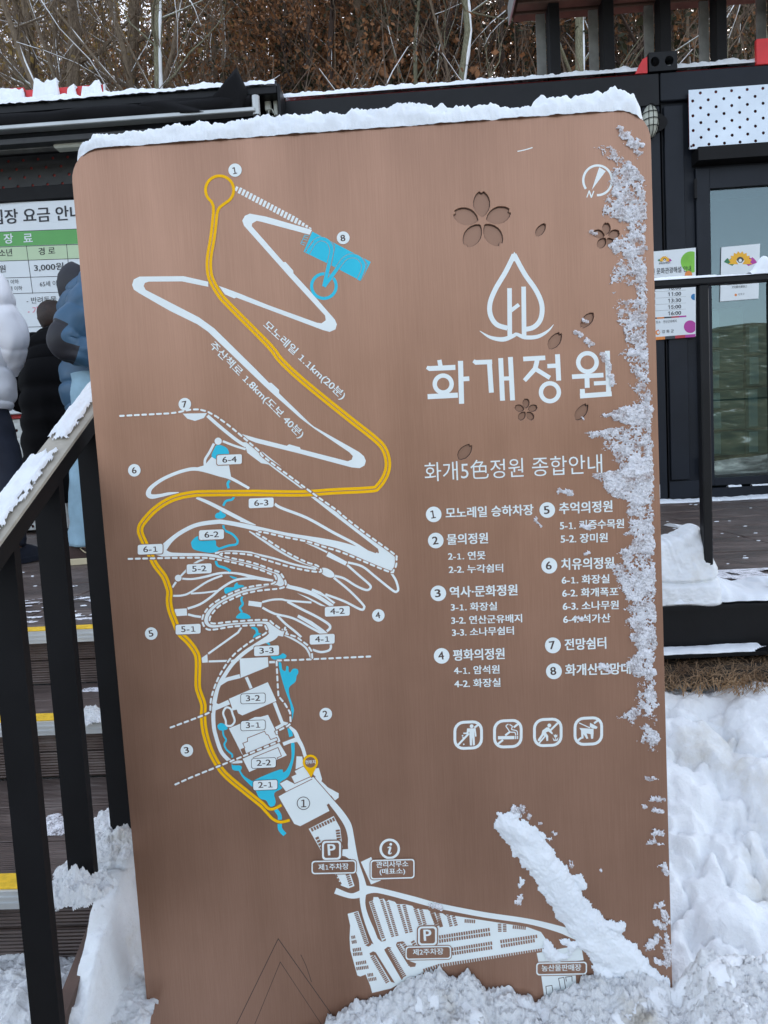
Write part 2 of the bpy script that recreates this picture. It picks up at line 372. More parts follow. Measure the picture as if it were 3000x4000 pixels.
nt.links.new(mxb.outputs[2], b_.inputs['Base Color']); b_.inputs['Roughness'].default_value = .9
_bump(nt, b_, _noise(nt, co, 5, 6, .7), .6, .1)
g0 = grid_obj("ground", np.stack([X, Y, Z-.06], 2), np.ones_like(X, bool), mg); tag(g0, kind="structure")

# ---- deck: joist box, long planks, steel edge beam
deck = thing("wooden_deck", (0, YD, .3), "raised deck of long grooved brown planks in front of the black cabins", "deck")
pw = .1445; y = YD+.02; i = 0
while y < YW+.35:
    for (xa, xb) in ((-4.2, -1.31), (-1.306, 1.56), (1.564, 4.6)):
        sh = ((i*37) % 3-1)*.0
        MB().bbox(xa+sh, xb-.004+sh, y, y+pw-.006, DZ-.024-(i % 3)*.0012, DZ-(i % 3)*.0012, .003).build("plank", M['deck'], deck)
    y += pw; i += 1
MB().box(-4.2, 4.6, YD+.06, YW+.4, DZ-.16, DZ-.032).build("joist_frame", M['dark'], deck)
bm = thing("edge_beam", (1, YD, DZ-.2), "black steel channel beam along the deck edge with a snowy lower flange", "beam")
zf_ = float(on_y(2790, 2563, YD-.075)[2])
mb = MB(); mb.box(-.62, 4.6, YD-.012, YD, zf_+.009, DZ-.004); mb.build("web", M['black'], bm)
MB().box(-.62, 4.6, YD-.075, YD-.0125, zf_-.003, zf_+.009).build("lower_flange", M['black'], bm); MB().box(-.62, 4.6, YD-.03, YD-.0125, DZ-.018, DZ-.006).build("upper_flange", M['black'], bm)
for x in (1.62, 3.4): MB().box(x, x+.09, YD+.1, YD+.19, .3, DZ-.17).build("stilt", M['galv'], bm)

# ---- stairs on the left
stairs = thing("deck_stairs", (-1.9, 1.3, .3), "brown plank steps with yellow and aluminium nosings climbing to the deck", "stairs")
XS = -.645
steps = [(YD+.02, DZ, 1.79), (1.79, .952, 1.31), (1.31, .79, .93), (.93, .62, .5)]
for i, (yb, z, yf) in enumerate(steps[1:], 1):
    ybk, zt, yfr = steps[i-1][2] if i > 1 else YD+.02, z, yb
lv = [(YD, DZ), (1.79, .952), (1.32, .79), (.93, .62), (.50, .45)]      # nosing line and height of each level
for i, (yn, z) in enumerate(lv):
    zn = lv[i+1][1] if i < len(lv)-1 else .3
    h = z-.02-zn; nb = 2
    for k in range(nb):                                    # riser boards
        z0 = zn+.002+h*k/nb; MB().bbox(-4.0, XS, yn+.0, yn+.022, z0, z0+h/nb-.004, .002).build("riser_plank", M['deck'], stairs)
    if i:
        yb = lv[i-1][0]; n = max(2, round((yb-yn)/.14)); w = (yb-yn+.0)/n
        for k in range(n): MB().bbox(-4.0, XS, yn+k*w+(.003 if k else -.012), yn+(k+1)*w-.003, z-.024, z, .003).build("tread_plank", M['deck'], stairs)
    if i < 4:                                              # nosing ends short of the stair side
        xe = XS-.125 if i == 2 else XS-.06
        nz = MB(); yf = yn-.034
        nz.box(-4.0, xe, yf, yn+.006, z+.0005, z+.006); nz.box(-4.0, xe, yf-.004, yf-.0005, z-.03, z+.006); nz.box(-4.0, xe, yf-.0065, yf-.0045, z-.020, z-.016); nz.box(-4.0, xe, yf-.0065, yf-.0045, z-.008, z-.004)
        no = nz.build("nosing", M['alu'], stairs)
        MB().box(-4.0, xe-.003, yf+.003, yn+.02, z+.0065, z+.0085).build("grip_strip", M['yellowgrip'], no)
sk = MB(); sk.hexa([(XS+.001, .5, .3), (XS+.024, .5, .3), (XS+.024, YD, .3), (XS+.001, YD, .3), (XS+.001, .5, .46), (XS+.024, .5, .46), (XS+.024, YD, 1.1), (XS+.001, YD, 1.1)]); sk.build("stringer", M['brown'], stairs)

# ---- stair railing (inclined cap, flat balusters)
rail = thing("stair_railing", (-.60, 1.1, .4), "black steel stair railing with a sloping snow-covered handrail at left", "railing")
XR_ = -.60
hA = on_x(0, 2032, XR_); hB = on_x(372, 1540, XR_)        # centre line of the cap
hd = (hB-hA)/np.linalg.norm(hB-hA); sl = hd[2]/hd[1]
def cap_z(y): return hA[2]+(y-hA[1])*sl
y0_, y1_ = .62, YD+.05
hw = .0245
MB().hexa([(XR_-hw, y0_, cap_z(y0_)), (XR_+hw, y0_, cap_z(y0_)), (XR_+hw, y1_, cap_z(y1_)), (XR_-hw, y1_, cap_z(y1_)),
           (XR_-hw, y0_, cap_z(y0_)-.006), (XR_+hw, y0_, cap_z(y0_)-.006), (XR_+hw, y1_, cap_z(y1_)-.006), (XR_-hw, y1_, cap_z(y1_)-.006)][::-1]).build("handrail_top", M['cap'], rail)
MB().hexa([(XR_-hw, y0_, cap_z(y0_)-.0065), (XR_+hw, y0_, cap_z(y0_)-.0065), (XR_+hw, y1_, cap_z(y1_)-.0065), (XR_-hw, y1_, cap_z(y1_)-.0065),
           (XR_-hw, y0_, cap_z(y0_)-.036), (XR_+hw, y0_, cap_z(y0_)-.036), (XR_+hw, y1_, cap_z(y1_)-.036), (XR_-hw, y1_, cap_z(y1_)-.036)][::-1]).build("handrail", M['blackm'], rail)
for px in (-330, 88, 286, 461, 600):
    p = on_x(px, 3000, XR_); w = .0225; yb = float(p[1]); zb = .45 if yb < 1.02 else .62
    if px > 200: zb = float(on_x(px+20, {286: 3440, 461: 3270, 600: 3160}[px], XR_)[2])
    q = MB(); q.hexa([(XR_-w, yb-.006, zb), (XR_+w, yb-.006, zb), (XR_+w, yb+.010, zb), (XR_-w, yb+.010, zb)]+[(XR_+sx*w, yb+dy, cap_z(yb+dy)-.037) for sx, dy in ((-1, -.006), (1, -.006), (1, .010), (-1, .010))])
    q.build("baluster", M['blackm'], rail)

# ---- front railing on the right
fr = thing("deck_railing", (1.0, YD+.02, DZ), "black square-tube railing along the front of the deck at right", "railing")
a = on_y(2553, 1112, YD+.02); b = on_y(3000, 1082, YD+.02); zr = float((a[2]+b[2])/2)-.004
MB().bbox(.25, 4.5, YD+.008, YD+.044, zr-.006, zr+.012, .003).build("top_rail", M['black'], fr)
def postx(px, py=1500): return float(on_y(px, py, YD+.03)[0])
for xp in (postx(2747), postx(3020), postx(2747)-1.15*.75, postx(3020)+.9, postx(3020)+1.8):
    MB().bbox(xp-.013, xp+.013, YD+.010, YD+.042, DZ, zr-.0065, .003).build("post", M['black'], fr)

# ================================================================== CABINS
def px_x(px, py, Y=YW): return float(on_y(px, py, Y)[0])
def px_z(px, py, Y=YW): return float(on_y(px, py, Y)[2])
XSEAM = px_x(2590, 1000); ZT = px_z(2300, 308)          # top of the cabin frames
XJ = px_x(1098, 420)                                    # left end of the middle cabin
cab = thing("black_container_cabin", (1.0, YW+1.2, DZ), "black container cabin behind the sign with snow along its roof edge", "cabin")
MB().box(XJ, XSEAM-.006, YW+.03, YW+2.4, DZ+.02, ZT-.23).build("wall", M['navy'], cab)
MB().bbox(XJ, XSEAM-.004, YW-.012, YW+2.4, ZT-.23, ZT, .006).build("roof_beam", M['black'], cab)
MB().bbox(XSEAM-.13, XSEAM-.004, YW-.004, YW+.12, DZ+.02, ZT-.231, .004).build("corner_post", M['navy'], cab)
MB().box(XJ, XSEAM-.14, YW-.004, YW+.029, DZ+.02, DZ+.16).build("bottom_rail", M['black'], cab)
for k in range(16):
    x = XJ+.1+k*.245
    if x < XSEAM-.3: MB().box(x, x+.10, YW+.004, YW+.0295, DZ+.16, ZT-.235).build("corrugation", M['navy'], cab)
MB().box(XJ, XSEAM, YW+.05, YW+2.35, ZT+.001, ZT+.03).build("roof_edge", M['red'], cab)
def casting(parent, x0, x1):
    c = MB(); zc = ZT+.005
    n = 14; r = .032; cx = (x0+x1)/2; cz = zc+.066; hw_, hh = (x1-x0)/2, .066
    # front face as ring between the hole and the block outline
    V = []; ang = [2*math.pi*i/16 for i in range(16)]
    for yy in (YW-.03, YW+.09):
        for a in ang: V.append((cx+r*math.cos(a), yy, cz+r*1.1*math.sin(a)))
        for a in ang:
            m = max(abs(math.cos(a)), abs(math.sin(a))); V.append((cx+hw_*math.cos(a)/m, yy, cz+hh*math.sin(a)/m))
    F = []
    for i in range(16):
        j = (i+1) % 16
        F += [(i, j, 16+j, 16+i), (32+j, 32+i, 48+i, 48+j), (j, i, 32+i, 32+j), (16+i, 16+j, 48+j, 48+i)]
    return mesh_obj("corner_casting", V, F, M['black'], parent)
casting(cab, px_x(2530, 270), px_x(2580, 270)-.004)
cab2 = thing("dark_cabin_with_glass_door", (3.2, YW+1.2, DZ), "dark blue-grey container cabin at right with a glass door", "cabin")
dx0, dx1 = px_x(2728, 1200), px_x(3140, 1200); dz1 = px_z(2760, 655); dz0 = DZ+.10
w = MB(); w.box(XSEAM+.006, dx0-.004, YW+.03, YW+.12, DZ+.02, ZT-.2); w.box(dx1+.004, 5.2, YW+.03, YW+.12, DZ+.02, ZT-.2); w.box(dx0-.004, dx1+.004, YW+.03, YW+.12, dz1+.004, ZT-.2); w.build("wall", M['navy'], cab2)
w = MB(); w.box(5.08, 5.2, YW+.12, YW+2.4, DZ+.02, ZT-.2); w.box(XSEAM+.006, XSEAM+.1, YW+.12, YW+2.4, DZ+.02, ZT-.2); w.box(XSEAM+.1, 5.08, YW+2.3, YW+2.4, DZ+.02, ZT-.2); w.box(XSEAM+.1, 5.08, YW+.12, YW+2.3, DZ+.02, DZ+.05); w.build("inner_wall", M['dark'], cab2)
MB().bbox(XSEAM+.004, 5.2, YW-.012, YW+2.4, ZT-.2, ZT, .006).build("roof_beam", M['navy'], cab2)
MB().bbox(XSEAM+.008, XSEAM+.012, YW-.0, YW+.029, DZ+.02, ZT-.21, .001).build("seam", M['blackm'], cab2)
MB().bbox(XSEAM+.03, XSEAM+.17, YW+.002, YW+.029, DZ+.16, ZT-.23, .004).build("corner_post", M['navy'], cab2)
MB().box(XSEAM+.012, dx0-.01, YW-.002, YW+.0295, DZ+.02, DZ+.15).build("bottom_rail", M['navy'], cab2)
MB().box(dx0, 5.2, YW-.03, YW+.0295, DZ+.002, DZ+.085).build("threshold", M['navy'], cab2)
MB().box(dx0-.02, 5.2, YW-.10, YW+.0295, dz1+.02, dz1+.115).build("door_hood", M['blackm'], cab2)
fx = .085; d = MB()
d.bbox(dx0, dx0+fx*1.2, YW+.0, YW+.05, dz0, dz1, .004); d.bbox(dx1-fx, dx1, YW, YW+.05, dz0, dz1, .004); d.box(dx0+fx*1.2, dx1-fx, YW+.002, YW+.048, dz1-.15, dz1-.002); d.box(dx0+fx*1.2, dx1-fx, YW+.002, YW+.048, dz0+.002, px_z(2780, 1868))
dr = d.build("door", M['navy'], cab2)
MB().box(dx0+fx*1.2+.0, dx1-fx, YW+.028, YW+.034, px_z(2780, 1868), dz1-.15).build("pane", M['glass'], dr)
for z in (dz1-.13, DZ+.28): MB().tube([(dx0-.012, YW-.012, z-.09), (dx0-.012, YW-.012, z+.05)], .012, 8).build("hinge", M['blackm'], dr)
casting(cab2, XSEAM+.006, px_x(2640, 265)); MB().box(XSEAM+.1, 5.2, YW+.05, YW+2.35, ZT+.001, ZT+.03).build("roof_edge", M['red'], cab2)
MB().hexa([(px_x(2478, 290), YW-.02, ZT+.002), (px_x(2526, 290), YW-.02, ZT+.002), (px_x(2526, 290), YW+.1, ZT+.002), (px_x(2478, 290), YW+.1, ZT+.002), (px_x(2508, 290), YW-.02, ZT+.10), (px_x(2526, 290), YW-.02, ZT+.115), (px_x(2526, 290), YW+.1, ZT+.115), (px_x(2508, 290), YW+.1, ZT+.10)][::1]).build("lifting_gusset", M['redp'], cab)

# perforated sheets: real holes in a grid of cells
def perforated(name, x0, x1, z0, z1, Y, pitch, r, mat, parent, dark=None, bend=None, stagger=True):
    nx = max(1, round((x1-x0)/pitch)); nz = max(1, round((z1-z0)/pitch)); cw = (x1-x0)/nx; ch = (z1-z0)/nz
    V = []; F = []; yy = lambda x: Y+(bend(x) if bend else 0)
    for i in range(nx):
        for j in range(nz):
            cx = x0+(i+.5)*cw; cz = z0+(j+.5)*ch; b = len(V)
            sq = [(-1, -1), (0, -1), (1, -1), (1, 0), (1, 1), (0, 1), (-1, 1), (-1, 0)]
            V += [(cx+sx*cw/2, yy(cx+sx*cw/2), cz+sz*ch/2) for sx, sz in sq]
            if stagger and (i+j) % 2: F.append(tuple(range(b, b+8))); continue
            a0 = math.atan2(-1, -1)
            V += [(cx+r*math.cos(a0+math.pi/4*k), yy(cx)-.0, cz+r*math.sin(a0+math.pi/4*k)) for k in range(8)]
            V += [(cx+r*math.cos(a0+math.pi/4*k), yy(cx)+.003, cz+r*math.sin(a0+math.pi/4*k)) for k in range(8)]
            for k in range(8):
                l = (k+1) % 8; F.append((b+k, b+l, b+8+l, b+8+k)); F.append((b+8+k, b+8+l, b+16+l, b+16+k))
    return mesh_obj(name, V, F, mat, parent)
px0, px1 = px_x(2692, 470, YW-.05), px_x(3150, 470, YW-.05); pz1, pz0 = px_z(2850, 340, YW-.05), px_z(2850, 572, YW-.05)
fp = thing("perforated_panel", (px0+.3, YW-.05, pz0), "pale aluminium panel with round holes above the glass door", "panel")
perforated("sheet", px0, px1, pz0, pz1, YW-.05, .0545, .0115, M['panel'], fp)
MB().box(px0+.01, px1, YW-.020, YW-.0135, pz0+.01, pz1-.01).build("red_backing", M['redback'], fp)
for x in (px0+.012, px1-.03): MB().tube([(x, YW-.05, pz0+.02), (x, YW-.012, pz0+.02)], .008, 6).build("standoff", M['galv'], fp)

# roof: eave of brown slats on thick posts
eave = thing("slatted_eave", (3.0, YW+.2, ZT+.6), "brown slatted timber eave jutting over the cabin roof at top right", "eave")
ze = px_z(2300, 66, YW+.30)
x_e = px_x(2003, 80, YW+.30)
for k in range(7):
    MB().bbox(x_e-.0, 5.6, YW+.20-k*.135, YW+.20-k*.135+.10, ze, ze+.04, .006).build("slat", M['wood'], eave)
MB().box(x_e-.02, 5.6, YW-.60, YW+.29, ze+.041, ze+.12).build("eave_board", M['wood'], eave)
MB().bbox(x_e-.035, x_e-.022, YW-.64, YW+.31, ze-.01, ze+.13, .002).build("metal_edge", M['galv'], eave)
for n_, (pa, pb) in enumerate(((2148, 2190), (2358, 2402), (2580, 2624), (2800, 2842), (3030, 3074))):
    xa, xb = px_x(pa, 200, YW+.08), px_x(pb, 200, YW+.08)
    t = thing("roof_post", ((xa+xb)/2, YW+.1, ZT), ("black square post on the cabin roof, leftmost under the eave", "black roof post second from the left under the eave", "black roof post standing just behind the corner castings", "black roof post above the perforated panel", "black roof post at the right edge behind the red sheet")[n_], "post", "posts under the roof eave")
    MB().bbox(xa, xb, YW+.08, YW+.2, ZT+.031, ze-.002, .004).build("shaft", M['blackm'], t)
    MB().box(xa-.07*1.0, xa-.001, YW+.21, YW+.23, ZT+.031, ze-.002).build("flat_bar", M['grey'], t)
rs = thing("red_sheet", (px_x(2975, 250), YW, ZT), "bright red sheet with frost on the roof edge at far right", "sheet"); MB().bbox(px_x(2950, 200), px_x(3120, 200), YW-.02, YW+.01, ZT+.002, px_z(2960, 157), .003).build("panel", M['redp'], rs)

# bulkhead lamp
lx, lz = px_x(2545, 468, YW-.08), px_z(2545, 468, YW-.08)
lamp = thing("bulkhead_lamp", (lx, YW-.02, lz), "oval bulkhead lamp with a black wire cage beside the sign corner", "lamp")
def ellipsoid(cx, cy, cz, rx, ry, rz, nu=18, nv=10, half=False):
    V = []; F = []
    for i in range(nv+1):
        t = math.pi*i/nv-math.pi/2
        for j in range(nu):
            a = 2*math.pi*j/nu; V.append((cx+rx*math.cos(t)*math.cos(a), cy+ry*math.cos(t)*math.sin(a), cz+rz*math.sin(t)))
    for i in range(nv):
        for j in range(nu): F.append((i*nu+j, i*nu+(j+1) % nu, (i+1)*nu+(j+1) % nu, (i+1)*nu+j))
    return V, F
v, f = ellipsoid(lx, YW-.045, lz, .058, .075, .118); mesh_obj("glass_cover", v, f, M['lampg'], lamp, True)
MB().tube([(lx+.0, YW-.003, lz)]*1+[(lx, YW-.03, lz)], [(.075, .135)]*2, 18).build("base", M['blackm'], lamp)
for dz in (-.05, .0, .05):
    rr = math.sqrt(1-(dz/.12)**2); MB().tube([(lx+(.062*rr+.002)*math.cos(a), YW-.045-(.08*rr+.002)*math.sin(a), lz+dz) for a in np.linspace(0, math.pi, 12)], .0028, 5).build("cage_wire", M['blackm'], lamp)
for s in (-.5, 0, .5): MB().tube([(lx+s*.066*math.cos(a), YW-.047-.082*math.cos(a)*math.sqrt(1-s*s*.6), lz+.124*math.sin(a)) for a in np.linspace(-math.pi/2, math.pi/2, 12)], .0028, 5).build("cage_wire", M['blackm'], lamp)

# cartons behind the glass
k = 0
for (pa, pb, qa, qb) in ((2765, 2912, 1200, 1290), (2765, 2914, 1285, 1360), (2914, 3010, 1272, 1390), (2765, 2914, 1362, 1450), (2765, 2912, 1450, 1522), (2914, 3010, 1392, 1515), (2765, 2912, 1522, 1600), (2914, 3010, 1517, 1680), (2765, 2910, 1602, 1680), (2765, 2912, 1682, 1780), (2914, 3010, 1682, 1780)):
    Yc = YW+.35
    x0, x1, z1, z0 = px_x(pa, 1500, Yc), px_x(pb, 1500, Yc), px_z(2850, qa, Yc), px_z(2850, qb, Yc)
    k += 1
    c = MB().bbox(x0+.004, x1-.004, Yc+(k % 3)*.012, Yc+.4, z0+.004, z1-.003, .004).build("carton", M['carton'], None)
    tag(c, ["grey-green carton at the top left of the stack behind the glass", "carton second from top in the left stack behind the glass", "carton on top of the right stack behind the glass", "third carton down in the left stack behind the glass", "fourth carton down in the left stack behind the glass", "second carton down in the right stack behind the glass", "fifth carton down in the left stack behind the glass", "tall carton third down in the right stack behind the glass", "sixth carton down in the left stack behind the glass", "bottom carton of the left stack behind the door glass", "bottom carton of the right stack behind the door glass"][k-1], "carton", "cartons stacked behind the glass door")
    MB().box(x0+.03, x0+.10, Yc-.003+(k % 3)*.012, Yc-.0008+(k % 3)*.012, z0+.02, z1-.02).build("printed_label", M['poster'], c)
tb = MB().box(px_x(2765, 1500, YW+.3), px_x(3010, 1500, YW+.3)+.6, YW+.28, YW+.85, DZ+.051, px_z(2850, 1782, YW+.35)).build("storage_bench", M['dark'], None); tag(tb, "low dark bench under the cartons inside the cabin", "bench")

# ================================================================== TICKET BOOTH at left
booth = thing("ticket_booth", (-3.0, YW+1.2, DZ), "black ticket booth cabin with a serving window under the rolled awning", "booth")
YL = YW
b0 = MB(); b0.box(-5.6, XJ-.02, YL+.06, YL+2.4, px_z(150, 800), ZT-.22); b0.box(-5.6, XJ-.02, YL+.5, YL+2.4, DZ+.02, px_z(150, 800)); b0.build("wall", M['dark'], booth)
MB().bbox(-5.6, XJ-.01, YL-.01, YL+2.4, ZT-.21, ZT, .006).build("roof_beam", M['black'], booth)
z_b = px_z(150, 738); MB().bbox(-5.6, XJ-.02, YL-.06, YL+.055, px_z(150, 792), z_b, .004).build("lintel", M['blackm'], booth)
perforated("perforated_soffit", -5.4, XJ-.3, z_b+.005, px_z(150, 600), YL+.02, .058, .0115, M['grey2'], booth); MB().box(-5.4, XJ-.3, YL+.03, YL+.045, z_b+.005, px_z(150, 600)).build("soffit_backing", M['redback'], booth)
MB().box(-5.4, XJ-.3, YL-.14, YL-.08, px_z(150, 590, YL-.1), px_z(150, 570, YL-.1)).build("soffit_bar", M['grey'], booth); MB().box(-5.4, XJ-.3, YL-.06, YL-.01, px_z(150, 603), px_z(150, 592)).build("soffit_bar", M['grey2'], booth)
MB().box(-5.4, XJ-.3, YL-.30, YL-.22, px_z(150, 568, YL-.25), px_z(150, 548, YL-.25)).build("soffit_bar", M['grey2'], booth)
fl = MB().bbox(px_x(218, 560, YL-.2), px_x(620, 560, YL-.2), YL-.25, YL-.16, px_z(300, 583, YL-.2), px_z(300, 545, YL-.2), .01).build("strip_light", M['lampg'], None); tag(fl, "unlit white strip light fixed under the rolled awning", "strip light")
# window and counter
zc0, zc1 = px_z(95, 1618, YL-.05), px_z(95, 1572, YL-.05)
MB().bbox(-5.2, px_x(700, 1600), YL-.12, YL+.1, zc0, zc1, .004).build("counter", M['poster'], booth)
MB().box(-5.2, px_x(700, 1600), YL-.06, YL-.03, zc0-.03, zc0-.001).build("counter_edge", M['redp'], booth)
wf = MB()
for pxx in (82, 150, 470): x = px_x(pxx, 1450, YL); wf.box(x-.02, x+.02, YL+.0, YL+.05, zc1+.001, px_z(150, 1350))
wf.box(-5.2, px_x(700, 1400), YL-.002, YL+.052, px_z(150, 1352), px_z(150, 1338)); wf.build("window_frame", M['blackm'], booth)
MB().box(-5.2, px_x(700, 1400), YL+.02, YL+.026, zc1+.002, px_z(150, 1354)).build("window_pane", M['glass'], booth)
def bend(x): return .012*math.sin(x*9)+.006*math.sin(x*23)
perforated("perforated_front", -5.2, px_x(700, 1700), DZ+.03, zc0-.035, YL-.02, .060, .0125, M['galv'], booth, bend=bend); MB().box(-5.2, px_x(700, 1700), YL+.02, YL+.04, DZ+.03, zc0-.03).build("front_backing", M['redback'], booth)

# rolled awning
aw = thing("rolled_awning", (-2.6, YL-.25, ZT-.2), "black retractable awning rolled up along the booth roof, its corner flapping", "awning")
def ay(px, py, Y=YL-.25): p = on_y(px, py, Y); return (float(p[0]), float(p[1]), float(p[2]))
zA = ay(900, 430)[2]; rp = []
xend = ay(985, 450)[0]
for i in range(40):
    x = -5.4+(xend+5.4)*i/39; rp.append((x, YL-.27+.004*math.sin(i*1.3), zA+.015+.006*math.sin(i*.7)))
MB().tube(rp, [(.060+.004*math.sin(i*1.1), .062+.004*math.sin(i*1.9)) for i in range(40)], 14).build("fabric_roll", M['fabric'], aw, True)
zr_ = ay(900, 460)[2]; MB().bbox(-5.4, xend+.04, YL-.36, YL-.28, zr_-.016, zr_+.014, .005).build("front_bar", M['galv'], aw)
MB().tube([(xend+.045, YL-.32, zr_-.03), (xend+.045, YL-.32, zr_+.1)], .028, 8).build("end_cap", M['galv'], aw)
MB().bbox(-5.4, ay(1085, 400)[0], YL-.24, YL-.02, ZT-.055, ZT+.005, .006).build("cassette", M['black'], aw)
MB().box(ay(1085, 400)[0]+.001, ay(1085, 400)[0]+.02, YL-.25, YL-.0, ZT-.26, ZT+.006).build("side_plate", M['black'], aw)
fp_ = [(-.0, .0), (.25, .05), (.55, .10), (.80, .04), (1.0, .02)]
n = 24; V = []; F = []
xa_ = ay(540, 470)[0]; xb_ = ay(965, 400)[0]
for i in range(n+1):
    t = i/n; x = xa_+(xb_-xa_)*t
    topz = zA+.045+.05*math.sin(min(1, t*1.6)*math.pi*.8)+(0 if t < .72 else (.19*((t-.72)/.2) if t < .92 else .19*(1-(t-.92)/.08*.9)))
    for j in range(7):
        s = j/6; V.append((x+(.02*math.sin(5*t+3*s)), YL-.35+.05*s+.022*math.sin(9*t+4*s), zA-.05+(topz-zA+.05)*s))
for i in range(n):
    for j in range(6): a = i*7+j; F.append((a, a+7, a+8, a+1))
o = mesh_obj("loose_corner", V, F, M['fabric'], aw, True); md = o.modifiers.new("s", 'SOLIDIFY'); md.thickness = .004
hk = thing("awning_crank_hook", ay(1060, 430, YL-.1), "white plastic crank hook hanging at the end of the awning", "hook")
MB().bbox(ay(1038, 420, YL-.1)[0], ay(1062, 420, YL-.1)[0], YL-.14, YL-.09, ay(1050, 440, YL-.1)[2], ay(1050, 395, YL-.1)[2], .006).build("gearbox", M['lampg'], hk)
MB().bbox(ay(1072, 420, YL-.1)[0], ay(1088, 420, YL-.1)[0], YL-.14, YL-.09, ay(1050, 462, YL-.1)[2], ay(1050, 405, YL-.1)[2], .004).build("bracket", M['lampg'], hk)
c0 = ay(1062, 450, YL-.1); MB().tube([(c0[0]+.018*math.cos(a), YL-.13, c0[2]+.03*math.sin(a)) for a in np.linspace(0, 5.6, 14)], .006, 6).build("ring", M['lampg'], hk)
# red boards on the roof at left
for i, (a, b, c, d_) in enumerate(((-220, 100, 352, 398), (100, 410, 340, 396))):
    o = MB().bbox(px_x(a, 370, YL+.1), px_x(b, 370, YL+.1)-.01, YL+.1, YL+.12, ZT+.002, px_z((a+b)/2, c, YL+.1), .002).build("red_board", M['redp'], None)
    tag(o, ("red board at the far left of the booth roof, half buried in snow", "red board with a white end trim on the booth roof, patched with snow")[i], "board", "red boards on the booth roof")
    if i: MB().box(px_x(410, 370, YL+.1)-.009, px_x(413, 370, YL+.1), YL+.098, YL+.122, ZT+.002, px_z(260, c, YL+.1)).build("end_trim", M['alu'], o)

# ---- posters
def sheet(name, corners, Y, mat, parent=None, th=.004):
    pts = [on_y(x, y, Y) for x, y in corners]; P = [(float(p[0]), float(p[2])) for p in pts]
    return MB().prism_y(P, Y, Y+th).build(name, mat, parent)
def pfill(pts, Y, k, mat, name, parent):
    q = [on_y(x, y, Y) for x, y in pts]; t = tessellate_polygon([[Vector((float(p[0]), float(p[2]), 0)) for p in q]])
    return mesh_obj(name, [(float(p[0]), Y-.0006-.0004*k, float(p[2])) for p in q], [tuple(x) for x in t], mat, parent)
R_ = crop(2500, 850, .30139)
def circle(cx, cy, r, n=24): return [(cx+r*math.cos(2*math.pi*i/n), cy+r*math.sin(2*math.pi*i/n)) for i in range(n)]
YP = YW-.016
def emblem(cr, ox, oy, s, Y, parent):
    """fan-shaped guide emblem: leaf-edged arch of coloured wedges over a white figure"""
    def q(*p): return cr(*[(ox+a*s, oy+b*s) for a, b in p])
    wedge = lambda a0, a1, r0, r1, j=0: [(math.cos(rad(a))*r0, -math.sin(rad(a))*r0*.62) for a in np.linspace(a0, a1, 6)]+[(math.cos(rad(a))*(r1+(j if i % 2 else 0)), -math.sin(rad(a))*(r1+(j if i % 2 else 0))*.8) for i, a in enumerate(np.linspace(a1, a0, 7))]
    for a0, a1, m, r1 in ((135, 155, 'dgreen', 1.08), (116, 136, 'charcoal', .92), (92, 117, 'charcoal', .80), (68, 93, 'charcoal', .80), (48, 69, 'crimson', .98), (22, 49, 'magenta', 1.10)): pfill(q(*wedge(a0, a1, .52, r1)), Y, 1, M[m], "emblem_wedge", parent)
    pfill(q(*[(math.cos(rad(a))*(.95 if i % 2 else 1.18)*.62, -.30-math.sin(rad(a))*(.95 if i % 2 else 1.18)*.62) for i, a in enumerate(np.linspace(-5, 185, 19))]), Y, 2, M['amber'], "emblem_leaf", parent)
    pfill(q(*circle(0, -.46, .10, 12)), Y, 4, M['poster'], "emblem_figure", parent); pfill(q((-.26, -.46), (-.20, -.46), (-.08, -.32), (.08, -.32), (.20, -.46), (.26, -.46), (.12, -.24), (.10, 0), (-.10, 0), (-.12, -.24)), Y, 3, M['poster'], "emblem_figure", parent)
    pfill(q(*circle(0, -.46, .22, 16)), Y, 2.6, M['charcoal'], "emblem_centre", parent)
p1_ = thing("timetable_poster", on_y(2620, 1320, YP), "white guide timetable poster with coloured dots, hung beside the sign", "poster")
sheet("sheet", ((2440, 993), (2718, 967), (2718, 1313), (2440, 1336)), YP, M['poster'], p1_)
def cl(pts): return pts
gdot = [(x, y) for x, y in R_(*circle(665, 575, 138, 30)) if x < 2717]; pfill(gdot, YP, 1, M['lime'], "green_dot", p1_)
pfill(R_(*circle(628, 738, 48)), YP, 2, M['orange'], "orange_dot", p1_); pfill([(x, y) for x, y in R_(*circle(700, 1028, 40)) if x < 2717], YP, 1, M['blue'], "blue_dot", p1_); pfill([(x, y) for x, y in R_(*circle(650, 1414, 82, 30)) if x < 2717], YP, 1, M['magenta'], "magenta_dot", p1_)
def bar(cr, x0, y0, x1, y1, h, cols, Y, parent, k=1):
    n = len(cols)
    for i, m in enumerate(cols):
        a, b = i/n, (i+1)/n; q = [(x0+(x1-x0)*a, y0+(y1-y0)*a), (x0+(x1-x0)*b, y0+(y1-y0)*b)]; pfill(cr(q[0], q[1], (q[1][0], q[1][1]+h), (q[0][0], q[0][1]+h)), Y, k, M[m], "colour_bar", parent)
bar(R_, 120, 788, 610, 750, 20, ('charcoal', 'orange', 'charcoal', 'crimson', 'magenta'), YP, p1_); bar(R_, 120, 1300, 600, 1268, 20, ('charcoal', 'orange', 'charcoal', 'crimson', 'magenta'), YP, p1_)
bar(R_, 60, 1560, 718, 1508, 38, ('charcoal', 'orange', 'charcoal', 'crimson', 'magenta'), YP, p1_)
emblem(R_, 318, 590, 92, YP, p1_)
def rt(s, a, b, h, Y=YP, par=None, bold=.02, mat='ink', lift_=.0018):
    (p, q) = R_(a, b); print_text(s, p, q, h*.30139, M[mat], Y, par, bold=bold, lift=lift_)
